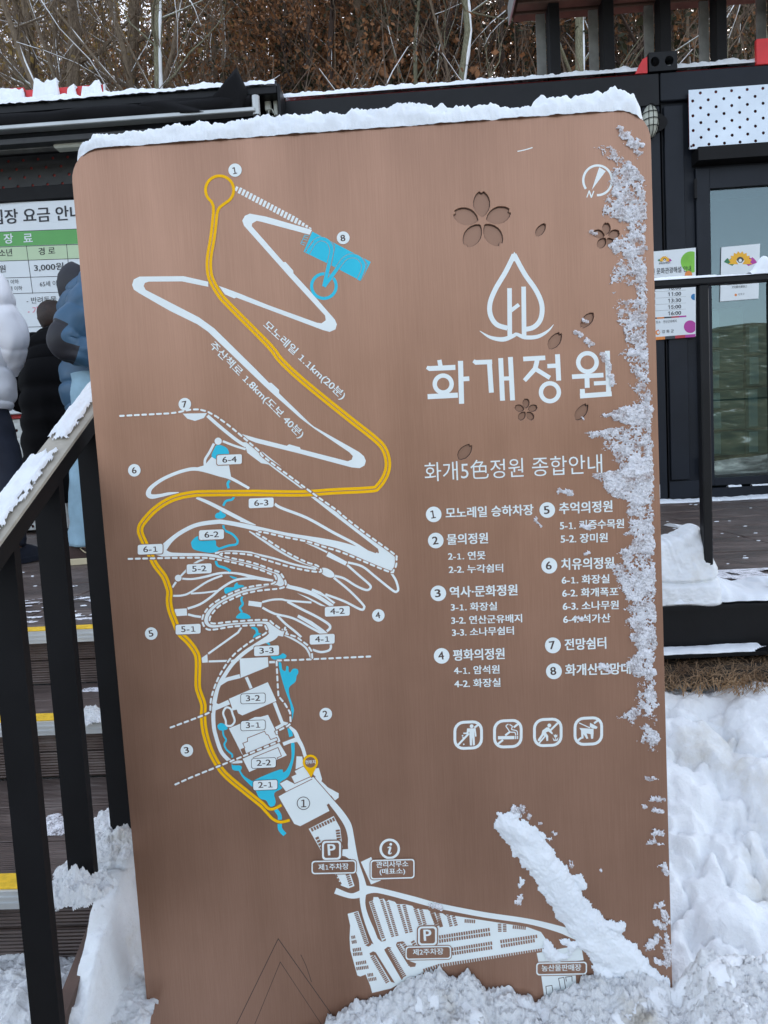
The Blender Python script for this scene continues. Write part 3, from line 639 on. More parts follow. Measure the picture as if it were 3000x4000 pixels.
rt("정원 문화관광해설 안내", (90, 745), (662, 700), 78, par=p1_); rt("문화관광해설사", (245, 608), (392, 597), 26, par=p1_)
rt("10:00", (362, 940), (532, 930), 50, par=p1_)
for s, y in (("11:00", 1020), ("13:30", 1103), ("15:00", 1186), ("16:00", 1268)): rt(s, (362, y), (532, y-10), 50, par=p1_)
for y in (968, 1052, 1135, 1215): pfill(R_((60, y), (595, y-30), (595, y-28), (60, y+3)), YP, 1, M['grey'], "rule", p1_)
for y in (962, 1040, 1122, 1205, 1287): rt("회", (140, y), (196, y-3), 56, par=p1_, bold=.0)
rt("해설장소", (140, 1378), (266, 1370), 36, par=p1_, bold=0); rt("연산군유배지", (302, 1370), (474, 1358), 38, par=p1_, bold=0); rt("강 화 군", (285, 1500), (438, 1490), 42, par=p1_)
pfill(R_(*circle(228, 1490, 32, 14)), YP, 1, M['orange'], "county_mark", p1_); pfill(R_(*circle(236, 1488, 18, 12)), YP, 2, M['poster'], "county_mark", p1_); pfill(R_((228, 1470), (236, 1444), (244, 1470)), YP, 2, M['crimson'], "county_mark", p1_)
YQ = YW+.020
p2_ = thing("guide_notice", on_y(2890, 1170, YQ), "white paper notice with a colourful fan emblem taped on the glass door", "notice")
sheet("sheet", ((2818, 966), (2969, 952), (2963, 1166), (2813, 1178)), YQ, M['poster'], p2_, .002)
emblem(R_, 1298, 655, 215, YQ, p2_)
def nt_(s, a, b, h, **k): rt(s, a, b, h, Y=YQ, par=p2_, **k)
nt_("CULTURE TOUR GUIDE", (1130, 880), (1450, 855), 30, bold=0); nt_("文化觀光解說士", (1188, 920), (1388, 906), 34, bold=0); nt_("강 화 군", (1272, 1008), (1352, 1002), 26, bold=0)
pfill(R_(*circle(1240, 1003, 17, 12)), YQ, 1, M['orange'], "county_mark", p2_)
ex = thing("small_arrow_sign", on_y(2570, 1945, YW-.01), "small white sign with a green arrow low on the cabin wall", "sign"); sheet("plate", ((2548, 1896), (2578, 1893), (2579, 1945), (2549, 1948)), YW-.01, M['poster'], ex)
pfill(((2555, 1915), (2566, 1915), (2562, 1908), (2572, 1918), (2562, 1930), (2566, 1922), (2555, 1922)), YW-.01, 1, M['dgreen'], "arrow", ex); pfill(((2552, 1930), (2577, 1928), (2577, 1943), (2552, 1945)), YW-.01, 1, M['teal'], "colour_bar", ex)

# price board
YB2 = YL-.04
pb = thing("price_board", on_y(150, 1340, YB2), "large white admission price board with a green band over the ticket window", "sign")
L4 = crop(0, 500, .30139); L5 = crop(0, 1050, .27125)
xl = -3.6
sheet("board", ((-150, 800), (640, 765), (640, 1318), (-150, 1350)), YB2, M['poster'], pb, .02)
def pf(pts, k, m, n="print_area"): return pfill(pts, YB2, k, M[m], n, pb)
pf(((-148, 912), (638, 882), (638, 942), (-148, 968)), 1, 'green', "green_band"); pf(((-148, 970), (638, 944), (638, 1000), (-148, 1026)), 1, 'pgreen', "pale_band")
for (a, b) in (((-148, 911), (638, 880)), ((-148, 969), (638, 943)), ((-148, 1024), (638, 998)), ((-148, 1090), (638, 1066)), ((-148, 1152), (638, 1128)), ((-148, 1284), (638, 1262))): pf((a, b, (b[0], b[1]+2.2), (a[0], a[1]+2.2)), 2, 'ink', "rule")
for (a, b) in (((102, 960), (127, 1147)), ((259, 954), (276, 1140)), ((-60, 965), (-30, 1150)), ((420, 948), (432, 1135))): pf((a, (a[0]+2.2, a[1]), (b[0]+2.2, b[1]), b), 2, 'ink', "rule")
def pt(s, a, b, h, m='ink', bold=.02): print_text(s, a, b, h, M[m], YB2, pb, bold=bold, lift=.0024)
pt("입장 요금 안내", (-32, 879), (322, 858), 58, bold=.03); pt("장", (17, 953), (54, 951), 39, 'poster', .03); pt("료", (93, 947), (129, 945), 33, 'poster', .03); pt("입", (-62, 956), (-24, 954), 39, 'poster', .03)
pt("청소년", (-30, 1005), (49, 1001), 30); pt("경 로", (152, 997), (217, 993), 29); pt("원", (0, 1065), (24, 1063), 28); pt("3,000원", (135, 1062), (250, 1055), 30)
pt("세 이하", (20, 1112), (74, 1109), 18, bold=0); pt("세 이하", (35, 1137), (88, 1134), 18, bold=0); pt("65세 이상", (157, 1121), (246, 1116), 22, bold=0); pt("- 반려동물 출입금지", (105, 1187), (330, 1176), 25, bold=.01); pt("- 가능하면", (110, 1229), (232, 1223), 30, 'pink', .01)
pf(((60, 1312), (240, 1306), (240, 1318), (60, 1326)), 1, 'lime', "lime_band"); pt("관람시간 안내", (70, 1340), (150, 1337), 9, 'pink', 0)
MB().box(on_y(-150, 1345, YB2)[0], on_y(640, 1345, YB2)[0], YB2-.03, YB2+.02, float(on_y(200, 1349, YB2)[2]), float(on_y(200, 1341, YB2)[2])).build("sill", M['alu'], pb)
# ================================================================== TREES BEHIND THE CABINS
def tree_mesh(seed, base, top, r0, limbs=9, depth=3, spread=.9, lean=None, snowy=False, low=.25, twl=1.0, gnarl=.22):
    """tapered trunk from base to top with limbs; returns MB for trunk, limbs, twigs and snow, and tip list"""
    R = random.Random(seed); base = Vector(base); top = Vector(top); n = 9
    tr, li, tw, sn = MB(), MB(), MB(), MB(); tips = []
    pts = []
    for i in range(n+1):
        t = i/n; p = base.lerp(top, t)+Vector((R.uniform(-1, 1), R.uniform(-1, 1), 0))*gnarl*math.sin(t*math.pi)*r0*6; pts.append(p)
    rs = [r0*(1-.72*i/n) for i in range(n+1)]
    tr.tube(pts, rs, 10)
    if snowy:
        q = [p+Vector((r*.62, -r*.62, 0)) for p, r in zip(pts, rs)]
        fine = []; fr_ = []
        for i in range(n):
            for k in range(6): fine.append(q[i].lerp(q[i+1], k/6)); fr_.append(max(.004, rs[i]*R.uniform(.22, .5)))
        if snowy == 'bold': sn.tube(fine, fr_, 6)
        else:
            i = R.randint(0, 6)
            while i < len(fine)-4:
                L_ = R.randint(3, 9); seg = fine[i:i+L_]; rr_ = [q_*R.uniform(.45, .8) for q_ in fr_[i:i+L_]]
                if len(seg) > 2: rr_[0] *= .4; rr_[-1] *= .4; sn.tube(seg, rr_, 5)
                i += L_+R.randint(2, 12)
    def limb(p, d, L, r, lev):
        k = 5 if lev < 2 else 4; pp = [p]; dd = d.copy()
        for i in range(k):
            dd = (dd+Vector((R.uniform(-.55, .55), R.uniform(-.55, .55), R.uniform(-.25, .45)))*.7).normalized(); pp.append(pp[-1]+dd*L/k)
        rr = [r*(1-.75*i/k) for i in range(k+1)]
        (li if lev < 2 else tw).tube(pp, rr, 6 if lev < 1 else (5 if lev < 2 else 3), caps=False)
        if snowy and lev < 2 and abs(dd.z) < .9 and R.random() < (.7 if lev == 0 else .22):
            a_, b_ = (0, k) if R.random() < .5 else (1, k-1); seg = [x+Vector((0, 0, y*.75)) for x, y in zip(pp[a_:b_+1], rr[a_:b_+1])]
            if len(seg) > 1: sn.tube(seg, [max(.006, y*.75)*R.uniform(.7, 1.15) for y in rr[a_:b_+1]], 5)
        if lev >= depth: tips.extend(pp[2:]); return
        m = 3 if lev == 0 else (4 if lev == 1 else 3)
        for i in range(m):
            j = R.randint(1, k); nd = (dd+Vector((R.uniform(-1, 1), R.uniform(-1, 1), R.uniform(-.3, .8)))*.9).normalized()
            limb(pp[j], nd, L*R.uniform(.45, .7)*twl, max(.0035, rr[j]*.62), lev+1)
    for i in range(limbs):
        t = R.uniform(low, .98); p = base.lerp(top, t); j = min(n-1, int(t*n)); p = pts[j].lerp(pts[j+1], t*n-j); a = R.uniform(0, 6.283)
        d = Vector((math.cos(a)*spread, math.sin(a)*spread, R.uniform(.1, .9))).normalized()
        limb(p, d, R.uniform(1.3, 2.8)*(1.2-.5*t)*twl, r0*(1-.7*t)*R.uniform(.22, .42), 0)
    return tr, li, tw, sn, tips
def leaves(tips, n, R, size, spread):
    V = []; F = []
    for i in range(n):
        c = R.choice(tips)+Vector((R.gauss(0, spread), R.gauss(0, spread), R.gauss(0, spread*.8)))
        s = size*R.uniform(.6, 1.3); u = Vector((R.uniform(-1, 1), R.uniform(-1, 1), R.uniform(-1.4, .4))).normalized(); w = u.cross(Vector((R.uniform(-1, 1), R.uniform(-1, 1), R.uniform(-1, 1)))).normalized()
        b = len(V); V += [c, c+u*s*.5+w*s*.28, c+u*s, c+u*s*.5-w*s*.28]; F.append((b, b+1, b+2, b+3))
    return V, F
def zt(x, y): return float(terr(np.array([x*1.0]), np.array([y*1.0]))[0])-.15
def make_tree(name, label, cat, px0, py0, px1, py1, wpx, Y, bk, seed, group=None, leaf=None, nleaf=0, lsize=.07, lspread=.28, dY=0., **kw):
    a = on_y(px0, py0, Y); b = on_y(px1, py1, Y+dY); d = (b-a)/np.linalg.norm(b-a)
    zb = zt(a[0], Y); base = a+d*((zb-a[2])/d[2]); top = base+d*(max(8.5, (b[2]-base[2])*1.35)/max(.5, d[2]))
    r = wpx*Y/FPX/2*1.5
    tr, li, tw, sn, tips = tree_mesh(seed, base, top, r, **kw)
    t = thing(name, base, label, cat, group)
    tr.build("trunk", bk, t, True); tag(li.build("limbs", bk, t, True), kind="stuff")
    if tw.f: tag(tw.build("twigs", M['twig'], t), kind="stuff")
    if sn.f: tag(sn.build("branch_snow", M['snow'], t, True), kind="stuff")
    if leaf and nleaf:
        v, f = leaves(tips, nleaf, random.Random(seed+5), lsize, lspread); tag(mesh_obj("crown", v, f, leaf, t), kind="stuff")
    return t
BG, BP, BK = M['bark_grey'], M['bark_pale'], M['bark_pine']
make_tree("bare_tree", "pale greenish trunk with a bold white snow stripe above the rolled awning", "tree", 606, 320, 618, 5, 40, 10.5, BP, 1, limbs=10, low=.45, snowy='bold', spread=.9)
make_tree("bare_tree", "leaning grey-brown trunk at the far left edge above the red boards", "tree", 133, 320, 22, 60, 30, 10, BG, 2, limbs=9, snowy=True, low=.3)
make_tree("bare_tree", "second leaning trunk from the left, forked, over the red board", "tree", 205, 320, 110, 10, 20, 11, BG, 3, limbs=11, snowy=True, low=.35)
make_tree("bare_tree", "dark upright trunk between the two left leaning trunks and the snowy diagonal", "tree", 245, 320, 222, 5, 22, 11.5, BG, 4, limbs=10, snowy=True, low=.35)
make_tree("bare_tree", "thin strongly slanting trunk lined with snow above the end of the red board", "tree", 470, 350, 235, 60, 15, 10.2, BG, 5, limbs=6, snowy=True, low=.5)
make_tree("bare_tree", "brown trunk leaning left just left of the pale striped trunk", "tree", 515, 350, 422, 5, 27, 10.8, BG, 6, limbs=10, snowy=True, low=.35)
make_tree("bare_tree", "slender tree leaning right just right of the pale striped trunk", "tree", 645, 345, 712, 5, 22, 11, BG, 7, limbs=11, snowy=True, low=.35)
make_tree("bare_tree", "thin snow-lined stem slanting behind the pale striped trunk", "tree", 570, 300, 440, 40, 11, 10.4, BG, 8, limbs=5, snowy=True, low=.5)
make_tree("oak_tree", "russet-leaved tree above the flapping end of the awning", "tree", 880, 330, 860, 5, 22, 13, BG, 9, limbs=26, leaf=M['oak'], nleaf=5500, low=.32, snowy=True)
make_tree("pine_tree", "dark pine trunk left of the snow-splashed one above the cabin", "tree", 1196, 350, 1190, 5, 26, 12, BK, 10, limbs=12, leaf=M['oak'], nleaf=4200, low=.3)
make_tree("pine_tree", "dark pine trunk with a broken line of snow down its right side", "tree", 1310, 345, 1304, 5, 27, 11.5, BK, 11, limbs=10, leaf=M['oak'], nleaf=4200, low=.35, snowy=True)
make_tree("oak_tree", "bushy russet-leaved tree between the two thin pale trunks and the dark pines", "tree", 1460, 345, 1470, 5, 15, 13.5, BG, 12, limbs=26, leaf=M['oak'], nleaf=5500, low=.3)
make_tree("bare_tree", "thin pale trunk in the middle of the wood above the cabin", "tree", 1625, 335, 1632, 5, 19, 11.5, BP, 13, limbs=9, low=.4, snowy=True)
make_tree("pine_tree", "stout dark trunk just left of the thick pale green trunk", "tree", 1765, 325, 1762, 5, 40, 12.5, BK, 14, limbs=10, leaf=M['oak'], nleaf=1800, low=.4)
make_tree("bare_tree", "thick pale green trunk with a white stripe left of the eave", "tree", 1812, 325, 1816, 5, 37, 10.5, BP, 15, limbs=8, low=.5, snowy='bold')
make_tree("bare_tree", "slender grey tree curving left below the thick pale green trunk", "tree", 1760, 330, 1690, 60, 12, 10.6, BG, 16, limbs=9, low=.4, snowy=True)
make_tree("pine_tree", "dark trunk half hidden behind the left end of the eave", "tree", 1956, 320, 1950, 5, 30, 12.5, BK, 17, limbs=10, leaf=M['needle'], nleaf=3000, lspread=.2, low=.3)
make_tree("bare_tree", "broad pale trunk seen between the first two roof posts", "tree", 2248, 310, 2256, 70, 42, 10.5, BP, 18, limbs=9, low=.4, snowy=True)
make_tree("pine_tree", "dark tree seen between the second and third roof posts", "tree", 2480, 290, 2470, 50, 22, 13, BK, 19, limbs=14, leaf=M['oak'], nleaf=2600, low=.3, snowy=True)
make_tree("bare_tree", "small grey tree seen behind the corner castings", "tree", 2700, 280, 2690, 50, 14, 12, BG, 20, limbs=14, low=.3, snowy=True)
make_tree("oak_tree", "russet-leaved tree seen above the perforated panel", "tree", 2880, 270, 2870, 30, 20, 13, BG, 21, limbs=20, leaf=M['oak'], nleaf=3200, low=.3, snowy=True)
make_tree("bare_tree", "pale trunk rising behind the red sheet at the right edge", "tree", 2972, 160, 2974, 15, 27, 10.5, BP, 22, limbs=8, low=.4, snowy=True)
# the depth of the wood: copies of four kinds, each its own tree
protos = []
for i, (bk_, lf, nl, sp) in enumerate(((BG, M['oak'], 4200, .4), (BK, M['needle'], 5200, .3), (BG, M['yleaf'], 500, .4), (BK, M['oak'], 3200, .42), (BG, M['yleaf'], 1800, .4))):
    tr, li, tw, sn, tips = tree_mesh(100+i, (0, 0, 0), (.4 if i % 2 else -.5, .3, 10.5), .10+.02*(i % 3), limbs=24, low=.12, snowy=(i in (0, 2, 4)), spread=.95, twl=.9)
    parts_ = [("trunk", tr, bk_), ("limbs", li, bk_), ("twigs", tw, M['twig'])]+([("branch_snow", sn, M['snow'])] if sn.f else [])
    ms = []
    for nme, mb_, mt in parts_:
        me = bpy.data.meshes.new(nme); me.from_pydata([tuple(v) for v in mb_.v], [], mb_.f); me.materials.append(mt); ms.append((nme, me))
    if lf:
        v, f = leaves(tips, nl, random.Random(i), .105, sp); me = bpy.data.meshes.new("crown"); me.from_pydata([tuple(q) for q in v], [], f); me.materials.append(lf); ms.append(("crown", me))
    protos.append(ms)
R2 = random.Random(5); k = 0
names_ = ("russet-leaved tree deep in the wood behind the cabins", "dark pine deep in the wood behind the cabins", "bare grey tree deep in the wood behind the cabins", "dark trunk with hanging brown leaves deep in the wood", "tree with a few yellowed leaves deep in the wood")
for row, (Yr, n_) in enumerate(((13.5, 17), (16, 19), (19, 22), (23, 24), (28, 26), (34, 26))):
    for i in range(n_):
        pxx = -250+3500*(i+R2.random()*.8)/n_; x = float(on_y(pxx, 250, Yr)[0]); yy = Yr+R2.uniform(-1, 1.2)
        left = pxx < 900
        which = R2.choice((0, 2, 4, 2, 4) if left else ((0, 1, 3, 0, 3) if pxx < 1900 else (1, 1, 2, 3, 2)))
        t = thing("forest_tree", (x, yy, zt(x, yy)), names_[which], "tree", ("russet trees deep in the wood", "pines deep in the wood", "bare trees deep in the wood", "brown-leaved dark trees deep in the wood", "yellow-leaved trees deep in the wood")[which])
        t.rotation_euler = (0, 0, R2.uniform(0, 6.28)); s = R2.uniform(.85, 1.25); t.scale = (s, s, s)
        for nme, me in protos[which]:
            o = bpy.data.objects.new(nme, me); COL.objects.link(o); o.parent = t
            if nme != "trunk": o['kind'] = "stuff"
# undergrowth
uv, uf = MB(), None
R3 = random.Random(9); ub = MB(); sb = MB()
for i in range(4200):
    pxx = R3.uniform(-200, 3200); Yr = R3.uniform(9.5, 19); x = float(on_y(pxx, 250, Yr)[0]); z0 = zt(x, Yr)+R3.uniform(.4, 4.5)
    p = Vector((x, Yr, z0)); d = Vector((R3.uniform(-.8, .8), R3.uniform(-.4, .4), R3.uniform(.2, 1))).normalized(); pp = [p]
    for k in range(4): d = (d+Vector((R3.uniform(-.4, .4), R3.uniform(-.4, .4), R3.uniform(-.2, .3)))*.6).normalized(); pp.append(pp[-1]+d*R3.uniform(.2, .55))
    ub.tube(pp, [.014, .011, .009, .007, .004], 3, caps=False)
    if i % 5 == 0 and abs(d.z) < .8: sb.tube([q_+Vector((0, -.004, .011)) for q_ in pp[:4]], [.010, .010, .007, .004], 4, caps=False)
tag(ub.build("undergrowth", M['twig'], None), "tangle of thin brown twigs filling the wood behind the cabins", "undergrowth", kind="stuff"); tag(sb.build("twig_snow", M['snow'], None, True), "thin lines of snow lying on the tangled twigs of the wood", "snow", kind="stuff")
lv_ = [Vector((float(on_y(R3.uniform(750, 3100), 250, y_)[0]), y_, zt(0, y_)+R3.uniform(1.2, 8))) for y_ in [R3.uniform(12, 27) for _ in range(1500)]]
v, f = leaves(lv_, 24000, R3, .085, .6); tag(mesh_obj("dead_leaves", v, f, M['oak'], None), "dry russet leaves still hanging among the twigs of the wood", "leaves", kind="stuff")

# ================================================================== PEOPLE
def body_mesh(name, J, Eg, Rr, parent, root):
    keys = list(J); me = bpy.data.meshes.new(name); me.from_pydata([tuple(J[k]) for k in keys], [(keys.index(a), keys.index(b)) for a, b in Eg], [])
    o = bpy.data.objects.new(name, me); COL.objects.link(o); md = o.modifiers.new("s", 'SKIN')
    for i, k in enumerate(keys): r = Rr[k]; me.skin_vertices[0].data[i].radius = r if hasattr(r, '__len__') else (r, r); me.skin_vertices[0].data[i].use_root = (k == root)
    o.modifiers.new("u", 'SUBSURF').levels = 2
    m2 = bpy.data.meshes.new_from_object(o.evaluated_get(bpy.context.evaluated_depsgraph_get())); bpy.data.objects.remove(o)
    m2.materials.clear(); m2.materials.append(M['skin']); m2.polygons.foreach_set('use_smooth', [True]*len(m2.polygons)); return link(name, m2, parent)
def quilt_tube(pts, rads, n=20, sub=8, baffle=.09, amp=.055, seed=0, wr=.012):
    """soft down tube: rings follow the path, puffed between seams, lightly wrinkled"""
    P = smooth_pts([tuple(p)+((r if hasattr(r, '__len__') else (r, r))) for p, r in zip(pts, rads)], sub=sub)
    V = []; F = []; s = 0; prev = None; ref = Vector((0, 1, 0))
    for i, q in enumerate(P):
        p = Vector(q[:3]); nx_ = Vector(P[min(i+1, len(P)-1)][:3]); pv = Vector(P[max(i-1, 0)][:3]); t = (nx_-pv).normalized()
        if prev is not None: s += (p-prev).length
        prev = p; u = t.cross(ref); u = u.normalized() if u.length > .1 else Vector((1, 0, 0)); w = u.cross(t).normalized()
        puff = 1+amp*(abs(math.sin(math.pi*s/baffle))**.38-.6)
        for j in range(n):
            a = 2*math.pi*j/n; nz = mnoise.noise(Vector((math.cos(a)*2+seed, math.sin(a)*2, s*14)))*wr
            pf_ = puff*(1+(amp*.5*(abs(math.sin(2.5*a+.6))**.3-.8) if amp and n >= 36 else 0)); c = p+u*(math.cos(a)*(q[3]*pf_+nz))+w*(math.sin(a)*(q[4]*pf_+nz)); V.append(tuple(c))
    m = len(P)
    for i in range(m-1):
        for j in range(n): F.append((i*n+j, i*n+(j+1) % n, (i+1)*n+(j+1) % n, (i+1)*n+j))
    F.append(tuple(reversed(range(n)))); F.append(tuple((m-1)*n+j for j in range(n))); return V, F
def join_vf(*L):
    V = []; F = []
    for v, f in L: b = len(V); V += list(v); F += [tuple(i+b for i in q) for q in f]
    return V, F
def person(label, base, face, H, jacket, trousers, hem, group=None, lean=0.0, sh=.20, jw=(.20, .15), armL=None, armR=None, hood=True, shoe=None, shoem=None, knee=0.0, patch=None, stride=.09, hairm='hair', headf=(0, 0), baffle=.10, legback=0.0, sr=1.0):
    bx_, by_ = base; ca, sa = math.cos(face), math.sin(face)
    def W(x, y, z): return Vector((bx_+x*ca-y*sa, by_+x*sa+y*ca, DZ+z))
    S = H/1.75; Lp = lambda x, y, z: W(x*S, (y+lean*max(0, z-.9)*1.0)*S, (z-(lean**2)*.35*max(0, z-.9)-knee*.12*min(1, z/.9))*S)
    J = dict(pelvis=Lp(0, 0, .93), waist=Lp(0, 0, 1.08), chest=Lp(0, 0, 1.28), neck0=Lp(0, .01, 1.44), neck=Lp(0, .02, 1.52), head=Lp(headf[0], .03+headf[1], 1.61), crown=Lp(headf[0], .02+headf[1], 1.69), nose=Lp(headf[0], .135+headf[1], 1.60),
             hipL=Lp(-.09, 0, .90), hipR=Lp(.09, 0, .90), kneeL=Lp(-stride, .03+knee*.25, .50), kneeR=Lp(stride, .02+knee*.2, .50), ankL=Lp(-stride-.01, -.01, .09), ankR=Lp(stride+.01, -.03, .09), toeL=Lp(-stride-.03, .17, .035), toeR=Lp(stride+.03, .15, .035),
             shL=Lp(-sh*.92, 0, 1.40), shR=Lp(sh*.92, 0, 1.40))
    for k_ in ('hipL', 'hipR', 'kneeL', 'kneeR', 'ankL', 'ankR', 'toeL', 'toeR'): J[k_] = J[k_]+Vector((-sa, ca, 0))*(-legback*(.35 if k_[0] == 'h' else 1))
    aL = armL or ((-.27, -.02, 1.12), (-.22, .16, .92)); aR = armR or ((.27, -.02, 1.12), (.22, .16, .92))
    for s_, a_ in (('L', aL), ('R', aR)):
        J['elb'+s_] = Lp(*a_[0]); J['wri'+s_] = Lp(*a_[1]); d = (J['wri'+s_]-J['elb'+s_]).normalized(); J['palm'+s_] = J['wri'+s_]+d*.05; side = d.cross(Vector((0, 0, 1))); side = side.normalized() if side.length > .1 else Vector((1, 0, 0))
        for q_ in range(4):
            o_ = side*(.022*(q_-1.5)); J[f'k{q_}{s_}'] = J['palm'+s_]+d*.04+o_; J[f't{q_}{s_}'] = J['palm'+s_]+d*(.085+.008*(q_ in (1, 2)))+o_*1.1+Vector((0, 0, -.02))
        J['th'+s_] = J['palm'+s_]+side*.045+d*.015; J['tt'+s_] = J['th'+s_]+d*.03+side*.01
    Eg = [('pelvis', 'waist'), ('waist', 'chest'), ('chest', 'neck0'), ('neck0', 'neck'), ('neck', 'head'), ('head', 'crown'), ('head', 'nose'), ('pelvis', 'hipL'), ('pelvis', 'hipR')]
    for s_ in 'LR':
        Eg += [('hip'+s_, 'knee'+s_), ('knee'+s_, 'ank'+s_), ('ank'+s_, 'toe'+s_), ('neck0', 'sh'+s_), ('sh'+s_, 'elb'+s_), ('elb'+s_, 'wri'+s_), ('wri'+s_, 'palm'+s_), ('palm'+s_, 'th'+s_), ('th'+s_, 'tt'+s_)]
        for q_ in range(4): Eg += [('palm'+s_, f'k{q_}{s_}'), (f'k{q_}{s_}', f't{q_}{s_}')]
    Rr = {k: .04 for k in J}; Rr.update(pelvis=.12, waist=.11, chest=.12, neck0=.06, neck=.05, head=(.075, .09), crown=.06, nose=.012)
    for s_ in 'LR': Rr.update({'hip'+s_: .08, 'knee'+s_: .055, 'ank'+s_: .035, 'toe'+s_: .03, 'sh'+s_: .055, 'elb'+s_: .038, 'wri'+s_: .026, 'palm'+s_: (.034, .016), 'th'+s_: .011, 'tt'+s_: .009, **{f'k{q_}{s_}': .009 for q_ in range(4)}, **{f't{q_}{s_}': .008 for q_ in range(4)}})
    t = thing("person", W(0, 0, 0), label, "person", group)
    body_mesh("body", J, Eg, Rr, t, 'pelvis')
    # trousers
    tv = []
    for s_, sg in (('L', -1), ('R', 1)):
        tv.append(quilt_tube([J['hip'+s_]+Vector((0, 0, .08)), J['hip'+s_], (J['hip'+s_]+J['knee'+s_])/2, J['knee'+s_], (J['knee'+s_]*.45+J['ank'+s_]*.55), J['ank'+s_]+Vector((0, 0, .005))], [(.10, .11), (.10, .115), (.088, .098), (.072, .078), (.068, .074), (.060, .070)], 16, 7, .5, .0, seed=sg*3, wr=.016))
    v, f = join_vf(*tv); mesh_obj("trousers", v, f, M[trousers], t, True)
    # shoes
    for s_ in 'LR':
        a_, b_ = J['ank'+s_], J['toe'+s_]; d = (b_-a_); d.z = 0; d.normalize(); h0 = Vector((a_.x, a_.y, DZ)); ou = Vector((-d.y, d.x, 0))
        pr = [(-.085, .035), (-.06, .041), (0, .040), (.07, .046), (.13, .050), (.18, .040), (.205, .018)]
        def ring(zz, k, lift_=0): L_ = [h0+d*(x*k)+ou*(w_*k)+Vector((0, 0, zz)) for x, w_ in pr]; return L_+[h0+d*(x*k)-ou*(w_*k)+Vector((0, 0, zz)) for x, w_ in reversed(pr)]
        V = []; F = []
        for zz, k in ((.002, 1.0), (.030, 1.02), (.034, .98)): V += [tuple(p) for p in ring(zz, k)]
        n_ = 14
        for r_ in range(2):
            for j in range(n_): F.append((r_*n_+j, r_*n_+(j+1) % n_, (r_+1)*n_+(j+1) % n_, (r_+1)*n_+j))
        F.append(tuple(reversed(range(n_)))); F.append(tuple(2*n_+j for j in range(n_)))
        sh_ = mesh_obj("shoe", *(lambda: (lambda V2, F2: (V2, F2))(*[[], []]))(), M[shoem or 'shoe'], t) if False else None
        V2 = []; F2 = []
        for zz, k, cut in ((.034, .97, 0), (.055, .93, 0), (.078, .80, .0), (.10, .58, -.02), (.125, .46, -.035)):
            V2 += [tuple(p+d*cut) for p in ring(zz, k)]
        for r_ in range(4):
            for j in range(n_): F2.append((r_*n_+j, r_*n_+(j+1) % n_, (r_+1)*n_+(j+1) % n_, (r_+1)*n_+j))
        F2.append(tuple(4*n_+j for j in range(n_)))
        so = mesh_obj("shoe", V2, F2, M[shoem or 'shoe'], t, True); mesh_obj("sole", V, F, M[shoe or 'sole'], so)
        if not shoem:
            q = [h0+d*x+ou*(w_*.95)*-1+Vector((0, 0, z)) for x, w_, z in ((.12, .049, .045), (.06, .047, .05), (.02, .044, .065), (0, .040, .085), (.02, .036, .10), (.045, .030, .11))]
            MB().tube(q, .0035, 5).build("stitching", M[shoe or 'sole'], so)
    # jacket
    hz = hem; c = lambda z, w, d_, y=0: (Lp(0, y, z), (w*S, d_*S))
    rings = [c(hz, jw[0]*1.0, jw[1]*1.05), c(hz+.10, jw[0]*1.06, jw[1]*1.1), c(1.02, jw[0]*1.04, jw[1]*1.06), c(1.18, jw[0]*1.06, jw[1]*1.08), c(1.32, jw[0]*1.06, jw[1]*1.05), c(1.42, jw[0]*.86, jw[1]*.9), c(1.49, jw[0]*.5, jw[1]*.62), c(1.52, jw[0]*.36, jw[1]*.48)]
    v, f = quilt_tube([r[0] for r in rings], [r[1] for r in rings], 40, 16, baffle, .15, seed=1)
    ja = mesh_obj("jacket", v, f, M[jacket], t, True)
    hb = [W(x*S*jw[0]*1.0/1, 0, 0) for x in (0,)]
    v, f = quilt_tube([Lp(0, 0, hz-.025), Lp(0, 0, hz), Lp(0, 0, hz+.03)], [(jw[0]*.97*S, jw[1]*1.02*S), (jw[0]*1.03*S, jw[1]*1.08*S), (jw[0]*.97*S, jw[1]*1.02*S)], 36, 4, .2, 0, wr=.006); mesh_obj("jacket_hem", v, f, M[jacket], ja, True)
    for s_, a_ in (('L', aL), ('R', aR)):
        up_ = J['sh'+s_]; el = J['elb'+s_]; wr_ = J['wri'+s_]
        v, f = quilt_tube([up_+(J['neck0']-up_)*.35, up_, up_.lerp(el, .5), el, el.lerp(wr_, .5), wr_], [(.075*sr, .075*sr), (.095*sr, .095*sr), (.092*sr, .092*sr), (.088*sr, .088*sr), (.075*sr, .075*sr), (.055, .055)], 40, 20, baffle, .20, seed=4 if s_ == 'L' else 8)
        sl_ = mesh_obj("sleeve", v, f, [M[jacket]]+([M[patch]] if patch else []), t, True)
        if patch:
            nr = len(sl_.data.vertices)//40
            for p_ in sl_.data.polygons:
                r_, j_ = p_.index//40, p_.index % 40
                if r_ == 0 and j_ == 0:
                    rm = int(nr*.6); c0_ = sum((Vector(sl_.data.vertices[rm*40+q_].co) for q_ in range(40)), Vector())/40
                    js = [q_ for q_ in range(40) if (c0_-Vector(sl_.data.vertices[rm*40+q_].co)).dot(Vector((-sa, ca, 0))) > .004]
                if nr*.50 < r_ < nr*.70 and j_ in js: p_.material_index = 1
    if hood:
        v, f = quilt_tube([Lp(0, -.05, 1.39), Lp(0, -.09, 1.46), Lp(0, -.06, 1.52)], [(.12, .06), (.135, .07), (.10, .045)], 18, 6, .3, 0, wr=.012); mesh_obj("hood", v, f, M[jacket if not patch else patch], t, True)
    # hair
    hc = (J['head']+J['crown'])/2+Vector((0, 0, .012)); R_h = random.Random(3); V, F = ellipsoid(0, 0, 0, .098, .108, .112, 26, 16)
